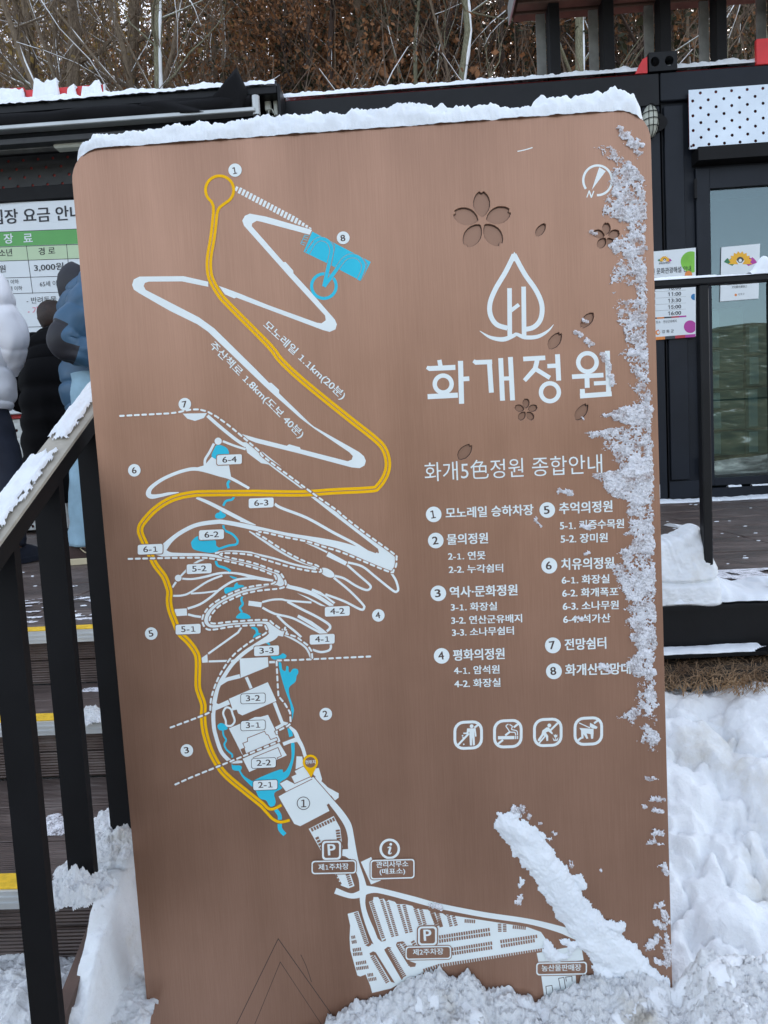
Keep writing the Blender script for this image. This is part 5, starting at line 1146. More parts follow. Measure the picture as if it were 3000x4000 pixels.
stream(B((1335, 825), (1385, 850), (1398, 900)), 11); water(B((1350, 945), (1368, 905), (1400, 890), (1445, 900), (1430, 930), (1375, 958))); stream(B((1480, 985), (1515, 1000), (1530, 1025)), 8)
water(C((160, 1275), (250, 1272), (290, 1247), (330, 1275), (300, 1310), (190, 1315)))
water(D((935, 105), (965, 108), (975, 175), (1010, 195), (1020, 142), (1043, 150), (1045, 190), (1060, 212), (1090, 172), (1140, 175), (1150, 215), (1130, 250), (1125, 290), (1110, 320), (1060, 360), (1047, 400), (1060, 480), (1100, 600), (1095, 660), (1080, 730), (1068, 600), (1050, 520), (1000, 380), (950, 200)))
water(D((275, 790), (300, 760), (340, 762), (385, 805), (370, 830), (300, 835))); stream(D((335, 835), (342, 890), (370, 940), (350, 990), (380, 1050), (432, 1095), (435, 1130)), 7)
water(D((430, 1192), (445, 1212), (520, 1215), (540, 1240), (515, 1272), (440, 1260))); stream(D((510, 1262), (560, 1340), (660, 1420)), [7, 9, 20])
water(D((650, 1385), (950, 1257), (985, 1290), (1030, 1250), (1075, 1130), (1070, 965), (1105, 962), (1108, 1100), (1080, 1230), (1040, 1335), (950, 1400), (975, 1460), (890, 1512), (905, 1600), (890, 1648), (840, 1655), (800, 1592), (730, 1570), (690, 1490), (650, 1440)))
fill(D((1030, 815), (1075, 815), (1092, 895), (1050, 910)), Tm, "map_pond", 5); stream(D((905, 1690), (945, 1750), (950, 1800)), 16); stream(D((948, 1845), (955, 1905), (1005, 1962)), 17)
# yellow monorail: two lines side by side
mono = T((202, 520), (180, 720), (150, 900), (152, 1030), (182, 1120), (245, 1225), (320, 1310), (667, 1659))+K5((160, 675), (310, 815), (600, 1050), (765, 1180), (830, 1250), (855, 1340), (840, 1420), (790, 1495), (740, 1513), (500, 1525), (300, 1538), (0, 1535))+A((1300, 762), (900, 764), (700, 772), (480, 825), (300, 935), (165, 1080), (133, 1160), (155, 1240), (245, 1430), (300, 1540), (390, 1659))+B((432, 380), (450, 450), (445, 540), (460, 640), (500, 750), (560, 890), (650, 980), (725, 1080), (757, 1180), (755, 1450))+D((85, 440), (125, 560), (122, 690), (140, 850), (200, 1050), (290, 1220), (380, 1330), (560, 1480), (760, 1640))
mono = smooth_pts(mono, sub=4); ml = offset(mono, 7.2); mr = offset(mono, -7.2)
stroke(mono, 30, Bm, "monorail_gap", 14, smooth=False)
cr_ = circ(*T((240, 316))[0], 54, 40)
arc = [T((240, 316))[0]]; ca = T((240, 316))[0]
ring = [(ca[0]+55*math.cos(a), ca[1]+55*math.sin(a)) for a in np.linspace(rad(128), rad(128+284), 34)]
s1, s2 = (ml, mr) if ml[0][0] < mr[0][0] else (mr, ml)
def shrink(p): return p
end_u = D((830, 1680), (890, 1680), (968, 1640)); end_l = D((820, 1735), (880, 1795), (960, 1825), (1058, 1803))
stroke([s1[0]]+smooth_pts([s1[0], T((185, 455))[0], ring[0]], sub=4)[1:-1]+ring+smooth_pts([ring[-1], T((240, 468))[0], s2[0]], sub=4)[1:], 11, Ym, "monorail_line", 15, smooth=False)
lo, up = (s1, s2)
tail = smooth_pts([s2[-1]]+end_u, sub=5); tail2 = smooth_pts([s1[-1]]+end_l, sub=5)
stroke(s1+tail2[1:], 11, Ym, "monorail_line", 16, smooth=False); stroke(s2+tail[1:], 11, Ym, "monorail_line", 17, smooth=False)
# dashed park tracks
dl = 20
dashes(K4((775, 1037), (1100, 1020), (1345, 1008), (1659, 1245))+K5((50, 1300), (250, 1450), (400, 1560), (535, 1655))+Mq((560, 20), (700, 130), (893, 270), (910, 300), (908, 345), (893, 375), (868, 388), (700, 320), (560, 262), (440, 225), (330, 190), (200, 165), (60, 133), (15, 128)), dl)
dashes(Mq((0, 135), (60, 170), (200, 260), (330, 325), (395, 345), (420, 372), (405, 388), (250, 362), (60, 308))+A((1380, 1442), (1250, 1420), (1060, 1410), (1000, 1425), (1080, 1455), (1350, 1515), (1560, 1590))+B((1640, 235),)+C((270, 385), (315, 460), (320, 510), (270, 545), (60, 568))+B((1330, 450), (1210, 485), (1000, 590), (900, 700), (885, 760), (930, 788), (1100, 770), (1480, 748), (1570, 790), (1659, 850))+C((300, 985),), dl+2, smooth=True)
dashes(A((0, 1473), (430, 1463), (750, 1460), (900, 1468), (1150, 1515), (1400, 1580), (1550, 1640))+B((1590, 275), (1600, 320), (1560, 358), (1400, 378), (1240, 412), (1060, 490), (900, 590), (815, 700), (812, 790), (860, 850), (950, 850), (1150, 818), (1440, 805), (1490, 830), (1490, 890), (1340, 975), (1150, 1120), (1030, 1280), (950, 1440), (900, 1600))+D((200, 615), (190, 640), (90, 685), (-245, 810)), dl+4)
dashes(D((915, 80),)+C((420, 1320), (1260, 1280)), dl, smooth=False); dashes(D((915, 85), (925, 300), (935, 465), (1000, 540), (1060, 640), (1068, 760), (1030, 790), (910, 850), (925, 880)), dl+2, smooth=False)
dashes(D((935, 915), (945, 950), (550, 1115), (280, 1225), (-5, 1340), (-215, 1435)), dl+6, smooth=False)
dashes(C((320, 960), (310, 990), (345, 1000), (325, 1035), (440, 1070), (560, 1160), (605, 1230), (610, 1310)), dl+6, smooth=False)
# stair hatch and lookout
hv = []; hf = []; yh = lift(3)
for i in range(22):
    cx_, cy_ = T((385+i*30.3, 305+i*16.2))[0]; h = (54 if i < 17 else (50, 40, 30, 22, 12)[i-17]) if i else 40; h *= .45208/2; w = 4.6; tx, ty = .40, -.92
    q = [(cx_-w+tx*h*0-tx*h, cy_-ty*h-2), (cx_+w-tx*h, cy_-ty*h+2), (cx_+w+tx*h, cy_+ty*h+2), (cx_-w+tx*h, cy_+ty*h-2)]; b = len(hv)
    hv += [(x, yh, z) for x, z in bxz(q)]; hf.append((b, b+1, b+2, b+3))
mesh_obj("stair_hatch", hv, hf, Wm, sign)
area(T((1037, 660), (1018, 702), (1000, 698), (1020, 655)), 4)
fill(T((1040, 675), (1545, 937), (1462, 1102), (1285, 1010), (1240, 985), (1160, 945), (965, 850)), Tm, "lookout", 5)
fill(T((1165, 948), (1200, 905), (1290, 960), (1278, 1010)), Bm, "lookout_gap", 6) if False else None
stroke(circ(*T((1140, 1146))[0], 48, 36), 12, Tm, "lookout", 5, closed=True, smooth=False)
for p in (T((1000, 862), (1050, 775), (1110, 738), (1175, 760), (1208, 830), (1190, 930), (1140, 1150)), T((1140, 1150), (1230, 1030), (1310, 918), (1375, 885), (1440, 900), (1482, 960), (1475, 1020), (1440, 1095))):
    stroke(p, 18, Bm, "lookout_gap", 7); stroke(p, 14.5, Tm, "lookout", 9)
for p in (T((975, 855), (1050, 755)), T((1212, 760), (1235, 800), (1205, 960)), T((1480, 905), (1515, 960), (1460, 1100))): stroke(p, 2, Bm, "lookout_gap", 10, smooth=False)
for p in (T((940, 780), (975, 705), (1010, 712)), T((950, 765), (985, 775)), T((962, 740), (995, 750)), T((970, 720), (1003, 730)), T((940, 780), (972, 792))): stroke(p, 2.2, Tm, "lookout_comb", 5, smooth=False)

# numbered discs, label plates
def disc(cx, cy, r, s, k=22, name="number_disc", dh=1.02):
    d = fill(circ(cx, cy, r), Wm, name, k); w = r*.30 if s == "1" else r*.37
    print_text(s, (cx-w, cy+r*dh/2+1.5), (cx+w, cy+r*dh/2-1.5), r*dh, M['etch'], lift(k+1), d, "number", .03)
def one_mark(cx, cy, r): pass
for x, y, r, s in ((919, 666, 26, "1"), (1341, 930, 25, "8"), (723, 1579, 24.5, "7"), (526, 1837, 24.5, "6"), (592, 2474, 24.5, "5"), (1478, 2403, 24.5, "4"), (731, 2930, 24.5, "3"), (1273, 2788, 24.5, "2"),
                   (1694, 2009, 30.5, "1"), (1702, 2111, 30.5, "2"), (1712, 2317, 30.5, "3"), (1725, 2561, 30.5, "4"), (2137, 1992, 30.5, "5"), (2145, 2209, 31, "6"), (2159, 2520, 31, "7"), (2163, 2621, 31, "8")): disc(x, y, r, s)
def plate(cx, cy, s, w=97, h=38, ring=False, k=24):
    t = -.045
    if ring:
        o = fill(rrect(cx, cy, w+1, h+3, 9, t), M['etch'], "label_rim", k); p = fill(rrect(cx, cy, w-3, h-1, 8, t), Wm, "label_plate", k+1)
    else:
        o = fill(rrect(cx, cy, w+6, h+6, 9, t), Bm, "label_rim", k); p = fill(rrect(cx, cy, w, h, 7, t), Wm, "label_plate", k+1)
    one = s.endswith("1")
    print_text(s, (cx-28, cy+12.5), (cx+28, cy+10.5), 23, M['etch'], lift(k+2), p, "number", .018)
for x, y, s, r in ((897, 1795, "6-4", 0), (1021, 1964, "6-3", 0), (827, 2088, "6-2", 0), (588, 2145, "6-1", 0), (779, 2221, "5-2", 0), (736, 2457, "5-1", 0), (1318, 2387, "4-2", 0), (1259, 2496, "4-1", 0), (1042, 2541, "3-3", 0),
                   (989, 2727, "3-2", 1), (989, 2832, "3-1", 1), (1031, 2979, "2-2", 1), (1037, 3065, "2-1", 1)): plate(x, y, s, ring=bool(r))
o = stroke(circ(*E_((99, 100))[0], 24.5, 30), 2.6, M['etch'], "number_ring", 24, closed=True, smooth=False)
cx_, cy_ = E_((99, 100))[0]; stroke([(cx_+1, cy_-14), (cx_+1, cy_+14)], 5, M['etch'], "number", 24, smooth=False, parent=o); stroke([(cx_-9, cy_+14), (cx_+11, cy_+13)], 3.4, M['etch'], "number", 25, smooth=False, parent=o); stroke([(cx_-8, cy_-10), (cx_+1, cy_-13)], 3.4, M['etch'], "number", 25, smooth=False, parent=o)
# you-are-here pin
px, py = D((1280, 1178))[0]; tip = D((1287, 1342))[0]
pin = fill([(px+30*math.cos(a), py+30*math.sin(a)) for a in np.linspace(rad(145), rad(395), 30)]+[tip], Ym, "location_pin", 26); fill(circ(px, py, 21), Bm, "pin_centre", 27, parent=pin)
print_text("현위치", (px-19, py+9), (px+20, py+7), 15, Wm, lift(28), pin, "lettering", .03)
# P boxes and place-name boxes
def ringbox(cx, cy, w, h, r, lw, k=24, t=-.02, name="sign_box"):
    a = fill(rrect(cx, cy, w+lw*1.2, h+lw*1.2, r+3, t), Bm, name+"_gap", k)
    b = fill(rrect(cx, cy, w, h, r, t), Wm, name, k+1); fill(rrect(cx, cy, w-2*lw, h-2*lw, max(2, r-lw*.6), t), Bm, name+"_field", k+2, parent=b); return b
def P_mark(cx, cy):
    b = ringbox(cx, cy, 74, 74, 14, 7.5, 26); print_text("P", (cx-14, cy+22), (cx+17, cy+21), 44, Wm, lift(31), b, "letter", .035)
P_mark(*E_((402, 607))[0]); P_mark(*E_((1437, 1530))[0])
x, y = E_((427, 788))[0]; b = ringbox(x, y, 174, 52, 12, 5, 30); print_text("제1주차장", (x-60, y+15), (x+58, y+11), 25, Wm, lift(36), b, bold=.03)
x, y = (1673, 3719); b = ringbox(x, y, 178, 52, 12, 5, 30); print_text("제2주차장", (x-60, y+13), (x+60, y+9), 25, Wm, lift(36), b, bold=.03)
x, y = F_((1126, 893))[0]; b = ringbox(x, y, 198, 50, 12, 5, 26); print_text("농산물판매장", (x-77, y+14), (x+78, y+11), 26, Wm, lift(31), b, bold=.03)
x, y = E_((1060, 810))[0]; b = ringbox(x, y, 172, 76, 12, 5, 30, -.03); print_text("관리사무소", (x-63, y-3), (x+62, y-7), 25, Wm, lift(36), b, bold=.03); print_text("(매표소)", (x-50, y+27), (x+50, y+24), 27, Wm, lift(36), b, bold=.03)
x, y = E_((1030, 592))[0]; b = stroke(circ(x, y, 35.5, 32), 9.5, Wm, "information_ring", 24, closed=True, smooth=False); fill(circ(x+4, y-18, 5.5, 14), Wm, "letter", 25, parent=b)
stroke([(x-9, y-5), (x+1, y-7), (x+2, y-3), (x-3, y+15), (x+1, y+19), (x+8, y+15)], [4, 6, 8, 8, 5, 3], Wm, "letter", 25, parent=b)

# ---- compass
ccx, ccy = 2334, 705
ringpts = [(ccx+55*math.cos(a), ccy+57*math.sin(a)) for a in np.linspace(rad(112), rad(112-318), 44)]
ringpts = [(ccx+56*math.cos(a), ccy+58*math.sin(a)) for a in np.linspace(rad(93), rad(93-308), 44)]
cp = stroke(ringpts, 9, Wm, "compass_ring", 3, smooth=False)
fill([(2340, 654), (2366, 669), (2311, 743)], Wm, "compass_needle", 4, parent=cp); print_text("N", (2290, 771), (2312, 773), 27, Wm, lift(3), cp, "letter", .035, skew=.25)
# ---- leaf emblem
stroke([(2008, 995), (1975, 1062), (1935, 1130), (1914, 1185), (1916, 1232), (1940, 1268), (1982, 1282)], 19, Wm, "emblem_leaf", 4, smooth=True)
stroke([(2008, 995), (2050, 1072), (2092, 1132), (2116, 1190), (2112, 1245), (2085, 1278), (2045, 1288)], 19, Wm, "emblem_leaf", 5, smooth=True)
fill([(2009, 984), (2022, 1006), (2008, 1022), (1996, 1006)], Wm, "emblem_leaf", 6)
stroke([(1990, 1126), (1991, 1312)], 18, Wm, "emblem_stem", 6, smooth=False); stroke([(2045, 1120), (2047, 1312)], 18, Wm, "emblem_stem", 6, smooth=False)
stroke([(1993, 1216), (2027, 1190)], 15, Wm, "emblem_stem", 7, smooth=False)
stroke([(1874, 1293), (1915, 1318), (1965, 1326), (2005, 1312), (2018, 1306), (2050, 1318), (2100, 1315), (2140, 1293), (2162, 1268)], [2, 12, 18, 15, 13, 16, 15, 9, 2], Wm, "emblem_ground", 8)
# ---- title, brush-like strokes: hwa gae jeong won
def syll(name, strokes, k=3):
    root = None
    for i, s in enumerate(strokes):
        if s[0] == 'o': o = stroke(circ(s[1], s[2], s[3], 30), s[4], Wm, name, k+i % 4, closed=True, smooth=False, parent=root)
        else: o = stroke(s[1], s[2], Wm, name, k+i % 4, smooth=False, parent=root)
        root = root or o
syll("title_letter", [('l', K5((1188, 674), (1200, 740)), 17), ('l', K5((1106, 722), (1125, 730), (1292, 722)), [13, 19, 20]), ('o', *K5((1213, 830))[0], 33, 17), ('l', K5((1112, 912), (1308, 902)), 20), ('l', K5((1325, 680), (1332, 958)), 20), ('l', K5((1335, 798), (1382, 795)), 18)])
syll("title_letter", [('l', K5((1408, 680), (1425, 690), (1530, 686)), [13, 18, 18]), ('l', K5((1512, 690), (1525, 886)), 19), ('l', K5((1585, 662), (1597, 938)), 19), ('l', K5((1648, 655), (1662, 936)), 19), ('l', K5((1590, 795), (1655, 793)), 16)])
syll("title_letter", [('l', K3((72, 668), (215, 660)), 18), ('l', K3((165, 665), (150, 730), (80, 808)), [18, 19, 16]), ('l', K3((140, 725), (245, 790)), 17), ('l', K3((228, 714), (295, 711)), 17), ('l', K3((294, 637), (302, 808)), 19), ('o', *K3((245, 883))[0], 35, 17)])
syll("title_letter", [('o', *K3((488, 690))[0], 36, 17), ('l', K3((388, 783), (592, 772)), 18), ('l', K3((485, 785), (487, 855)), 19), ('l', K3((617, 615), (625, 885)), 19), ('l', K3((530, 826), (610, 822)), 16), ('l', K3((455, 862), (457, 912)), 19), ('l', K3((440, 908), (645, 893)), 19)])
# ---- legend
for s, p0, p1, h, bo in (("화개5色정원 종합안내", (1660, 1882), (2353, 1848), 76, .008),
    ("모노레일 승하차장", (1741, 2026), (2085, 2012), 43, .045), ("물의정원", (1746, 2129), (1907, 2123), 43, .045), ("2-1. 연못", (1750, 2189), (1897, 2185), 33, .04), ("2-2. 누각쉼터", (1753, 2241), (1966, 2235), 33, .04),
    ("역사·문화정원", (1757, 2335), (2022, 2326), 44, .045), ("3-1. 화장실", (1761, 2388), (1942, 2384), 33, .04), ("3-2. 연산군유배지", (1763, 2440), (2040, 2431), 33, .04), ("3-3. 소나무쉼터", (1766, 2487), (2008, 2479), 33, .04),
    ("평화의정원", (1770, 2582), (1972, 2575), 45, .045), ("4-1. 암석원", (1773, 2636), (1952, 2631), 34, .04), ("4-2. 화장실", (1775, 2688), (1956, 2682), 34, .04),
    ("추억의정원", (2184, 2009), (2393, 2000), 46, .045), ("5-1. 기증수목원", (2187, 2071), (2438, 2063), 37, .04), ("5-2. 장미원", (2190, 2123), (2374, 2118), 37, .04),
    ("치유의정원", (2192, 2227), (2399, 2221), 46, .045), ("6-1. 화장실", (2194, 2283), (2381, 2278), 35, .04), ("6-2. 화개폭포", (2196, 2334), (2416, 2328), 35, .04), ("6-3. 소나무원", (2198, 2385), (2417, 2380), 35, .04), ("6-4. 석가산", (2200, 2436), (2385, 2431), 35, .04),
    ("전망쉼터", (2206, 2541), (2369, 2534), 46, .045), ("화개산전망대", (2208, 2640), (2464, 2633), 46, .045),
    ("모노레일 1.1km(20분)", (1021, 1279), (1330, 1568), 40, .03), ("주산책로 1.8km(도보 40분)", (811, 1357), (1166, 1719), 40, .03)):
    print_text(s, p0, p1, h, Wm, lift(22), sign, "lettering", bo)
# ---- four prohibition pictograms
def pict(cx, cy):
    a = stroke(rrect(cx, cy, 104, 102, 34, -.04, 5), 11, Wm, "pictogram_ring", 3, closed=True, smooth=False)
    return a
def G1(*p): return G(*p)
a = pict(*G((201, 232))[0])
stroke(G((95, 335), (208, 215)), 8, Wm, "slash", 4, smooth=False, parent=a); stroke(G((262, 158), (310, 122)), 8, Wm, "slash", 4, smooth=False, parent=a)
fill(circ(*G((235, 143))[0], 7.5, 16), Wm, "figure", 5, parent=a); fill(G((190, 165), (275, 163), (284, 245), (270, 248), (262, 190), (268, 330), (248, 336), (242, 250), (238, 336), (218, 334), (212, 195), (195, 222), (152, 220), (152, 207), (185, 205)), Wm, "figure", 6, parent=a)
for x, y in ((145, 238), (150, 258), (148, 282), (157, 323)): fill(G((x-9, y-4), (x+4, y-9), (x+9, y+4), (x-4, y+9)), Wm, "litter_mark", 7, parent=a)
a = pict(*G((596, 218))[0])
stroke(G((490, 325), (548, 280)), 8, Wm, "slash", 4, smooth=False, parent=a); stroke(G((570, 235), (615, 200)), 8, Wm, "slash", 4, smooth=False, parent=a); stroke(G((655, 155), (705, 115)), 8, Wm, "slash", 4, smooth=False, parent=a)
fill(G((497, 242), (662, 240), (662, 272), (497, 275)), Wm, "cigarette", 5, parent=a); fill(G((668, 240), (680, 240), (680, 271), (668, 272)), Wm, "cigarette", 5, parent=a); fill(G((687, 239), (698, 239), (698, 270), (687, 271)), Wm, "cigarette", 5, parent=a)
stroke(G((602, 122), (578, 140), (595, 168), (620, 200), (665, 205), (675, 235)), 4, Wm, "smoke", 6, parent=a); stroke(G((612, 125), (640, 145), (635, 175), (685, 190), (693, 232)), 4, Wm, "smoke", 7, parent=a)
a = pict(*G((994, 205))[0])
stroke(G((905, 315), (965, 245)), 6, Wm, "slash", 4, smooth=False, parent=a); stroke(G((1020, 185), (1100, 105)), 8, Wm, "slash", 4, smooth=False, parent=a)
fill(circ(*G((1009, 135))[0], 7.5, 16), Wm, "figure", 5, parent=a); fill(G((940, 185), (980, 155), (1005, 155), (1045, 212), (1038, 225), (1000, 195), (975, 205), (998, 240), (998, 288), (980, 290), (975, 250), (950, 235), (915, 290), (893, 292), (895, 275), (930, 225)), Wm, "figure", 6, parent=a)
stroke(G((1072, 285), (1072, 245)), 3, Wm, "flower_mark", 5, smooth=False, parent=a); fill(G((1050, 225), (1060, 232), (1070, 222), (1080, 232), (1090, 224), (1088, 250), (1060, 255)), Wm, "flower_mark", 6, parent=a); fill(G((1040, 255), (1070, 285), (1102, 252), (1090, 288), (1052, 290)), Wm, "flower_mark", 7, parent=a)
a = pict(*G((1398, 192))[0])
stroke(G((1290, 290), (1328, 258)), 8, Wm, "slash", 4, smooth=False, parent=a); stroke(G((1455, 115), (1500, 80)), 8, Wm, "slash", 4, smooth=False, parent=a); stroke(G((1305, 110), (1415, 160)), 4, Wm, "lead", 4, smooth=False, parent=a)
fill(G((1415, 108), (1490, 150), (1480, 170), (1440, 165), (1412, 150)), Wm, "dog_head", 6, parent=a); fill(G((1308, 160), (1450, 170), (1450, 215), (1445, 268), (1425, 268), (1420, 222), (1380, 215), (1398, 265), (1380, 270), (1350, 222), (1350, 265), (1328, 268), (1325, 185)), Wm, "dog_body", 6, parent=a)
# ================================================================== SNOW
def interp(x, pts): return np.interp(x, [p[0] for p in pts], [p[1] for p in pts])
# lumps
def lumps(x, y, n, x0, x1, y0, y1, rmin, rmax, seed, flat=.75):
    r_ = np.random.RandomState(seed); h = np.zeros_like(x)
    for i in range(n):
        cx, cy, r = r_.uniform(x0, x1), r_.uniform(y0, y1), r_.uniform(rmin, rmax); el = r_.uniform(.55, 1.0); a = r_.uniform(0, 3.14)
        dx = (x-cx)*math.cos(a)+(y-cy)*math.sin(a); dy = -(x-cx)*math.sin(a)+(y-cy)*math.cos(a)
        m = (np.abs(dx) < r) & (np.abs(dy) < r*el)
        if not m.any(): continue
        q = 1-(dx[m]/r)**2-(dy[m]/(r*el))**2; v = np.where(q > 0, np.sqrt(np.maximum(q, 0)), 0)*r*flat
        pass
        h[m] = np.maximum(h[m], v)
    return h
crest = [on_y(x, y, YB-.02) for x, y in ((900, 4130), (1100, 4060), (1230, 3998), (1290, 3950), (1360, 3908), (1430, 3885), (1500, 3870), (1560, 3835), (1640, 3790), (1760, 3778), (1830, 3782), (1880, 3808), (1897, 3850), (1960, 3852), (2050, 3850), (2100, 3888), (2150, 3870), (2200, 3835), (2260, 3812), (2330, 3790), (2400, 3782), (2480, 3772), (2560, 3790), (2630, 3822), (2750, 3700))]
crest = [(float(p[0]), float(p[2])) for p in crest]
def ground_h(x, y):
    # right bank rising to the deck
    right = .49+(y-1.2)*.66
    right = np.minimum(right, .935+.0*x)
    left = np.interp(y, [.6, 1.0, 1.2, 1.35, 1.6, 2.0], [.30, .38, .52, .68, .82, .90])
    base = np.where(x > -.1, right, left); w = sm(-.35, .25, x); base = left*(1-w)+right*w
    return base
x0, x1, y0, y1 = -.628, 2.3, .70, 2.10
nx_, ny_ = 470, 300
xs = np.linspace(x0, x1, nx_); ys = np.linspace(y0, y1, ny_); X, Y = np.meshgrid(xs, ys, indexing='ij')
H_ = ground_h(X, Y)
big = lumps(X, Y, 190, .40, 2.3, .75, 1.80, .05, .17, 3, .62)*sm(.36, .46, X)*sm(1.95, 1.80, Y)
sml = lumps(X, Y, 900, .38, 2.3, .75, 1.85, .015, .045, 4, .6)*sm(.36, .44, X)
left_l = lumps(X, Y, 160, -.62, .0, .8, 2.0, .02, .07, 5, .7)*sm(.2, .0, X)
wx = X+.05*(fbm(X*9, Y*9, 3)-.5); wy = Y+.05*(fbm(X*9+40, Y*9+7, 3)-.5)
H_ = H_+big*.55+sml*.38+left_l*.95+(fbm(wx*5, wy*5, 4, .4)-.5)*.10+(fbm(X*22, Y*22, 4, .5)-.5)*.024+(fbm(X*75, Y*75, 4, .6)-.5)*.010
rid = 1-np.abs(fbm(wx*7+3, wy*7+8, 4)*2-1); H_ -= np.clip(rid-.90, 0, 1)*.28*sm(.36, .5, X)
# the shovelled heap against the front of the sign
cz = np.interp(X, [c[0] for c in crest], [c[1] for c in crest])
front = (YB-.012-Y)
heap = cz-.026-np.clip(front, 0, 9)*.55+(fbm(X*30, Y*30, 4)-.5)*.030*np.clip(front/.02, .15, 1)+(fbm(X*95, Y*95, 3, .65)-.5)*.014
heap = heap+lumps(X, Y, 420, -.5, .75, .8, 1.19, .012, .035, 9, .6)*.35*np.clip(front/.03, .0, 1)
inh = (Y < YB-.004) & (X > -.40) & (X < .62)
H_ = np.where(inh, np.maximum(np.where(X > .44, H_, 0), heap), H_)
behind = (Y > YB+.062) | (X < XL-.0) | (X > XRb)
H_ = np.where((Y >= YB-.004) & (Y <= YB+.07) & (X > XLb-.01) & (X < XRb+.01), np.minimum(H_, ZBOT+.02), H_)
# room for the stairs' side on the left: snow ridge climbs along the stringer
ridge = np.interp(Y, [.8, 1.02, 1.12, 1.25, 1.31, 1.33, 1.5, 1.78, 1.80, 2.0], [.56, .60, .70, .80, .83, .86, .90, .95, .98, 1.02])
wr = sm(-.560, -.598, X); H_ = np.where(X < -.5, H_*(1-wr)+(ridge+(fbm(X*22, Y*22, 4, .6)-.5)*.06+(fbm(X*90, Y*90, 3)-.5)*.012)*wr, H_)
P = np.stack([X+(fbm(X*25+9, Y*25, 3)-.5)*.012*(X > .5), Y+(fbm(X*25, Y*25+30, 3)-.5)*.0, H_], 2)
msk = np.ones_like(X, bool); msk &= ~((Y > YD-.01) & (X > -.63) & (H_ > .8))
gs = grid_obj("snow_bank", P, msk, M['ground']); tag(gs, kind="structure")
heapmask = inh & (heap > .4)
# grainy skin of the heap as its own pile
Xh, Yh = np.meshgrid(np.linspace(-.36, .60, 420), np.linspace(.86, YB-.003, 150), indexing='ij')
czh = np.interp(Xh, [c[0] for c in crest], [c[1] for c in crest]); fr2 = YB-.003-Yh
ed = np.clip((fbm(Xh*26, Yh*0+3, 4)-.5), -1, 1)*.035
Hh = czh-.024+ed*np.exp(-fr2*30)-np.clip(fr2-.012, 0, 9)*.50+(fbm(Xh*34, Yh*34, 4)-.5)*.034*np.clip(fr2/.015, .4, 1)+(fbm(Xh*130, Yh*130, 4, .75)-.5)*.028+lumps(Xh, Yh, 500, -.36, .6, .86, 1.2, .010, .032, 19, .6)*.4
pile = grid_obj("snow_heap", np.stack([Xh+(fbm(Xh*60, Yh*60+9, 3)-.5)*.01, Yh, Hh], 2), Hh > .30, M['slush']); tag(pile, "heap of dirty grainy snow piled against the bottom of the sign", "snow", kind="stuff")

# snow that sticks to the face of the sign
def face_snow(name, quadpx, region, mat, label, cell=3.6, thick=.007, seed=0., rough=.5, seedx=0., soft=False):
    (xa, ya), (xb, yb) = quadpx; n = int((xb-xa)/cell); m = int((yb-ya)/cell)
    U, V = np.meshgrid(np.linspace(xa, xb, n), np.linspace(ya, yb, m), indexing='ij')
    d = region(U, V)
    shp = U.shape; rx = _rt[:, None, None]*((U-CX)/FPX)[None]-_up[:, None, None]*((V-CY)/FPX)[None]+_fw[:, None, None]; tt = YB/rx[1]; Xw = rx[0]*tt; Zw = EYE[2]+rx[2]*tt
    if soft: Yh_ = YB-.0003-(np.clip(d, 0, 1)**.75)*thick*(.7+.6*fbm(U*.02+seedx, V*.02, 3, .4))-(fbm(U*.15, V*.15, 3)-.5)*.0022*np.clip(d*4, 0, 1)
    else: Yh_ = YB-.0003-np.clip(d, 0, 1)**.6*thick*(.35+1.3*fbm(U*.06+seedx, V*.06, 4, .65))-(fbm(U*.35, V*.35, 2)-.5)*.002*(d > .05)
    o = grid_obj(name, np.stack([Xw, Yh_, Zw], 2), d > 0, mat); return tag(o, label, "snow", kind="stuff")
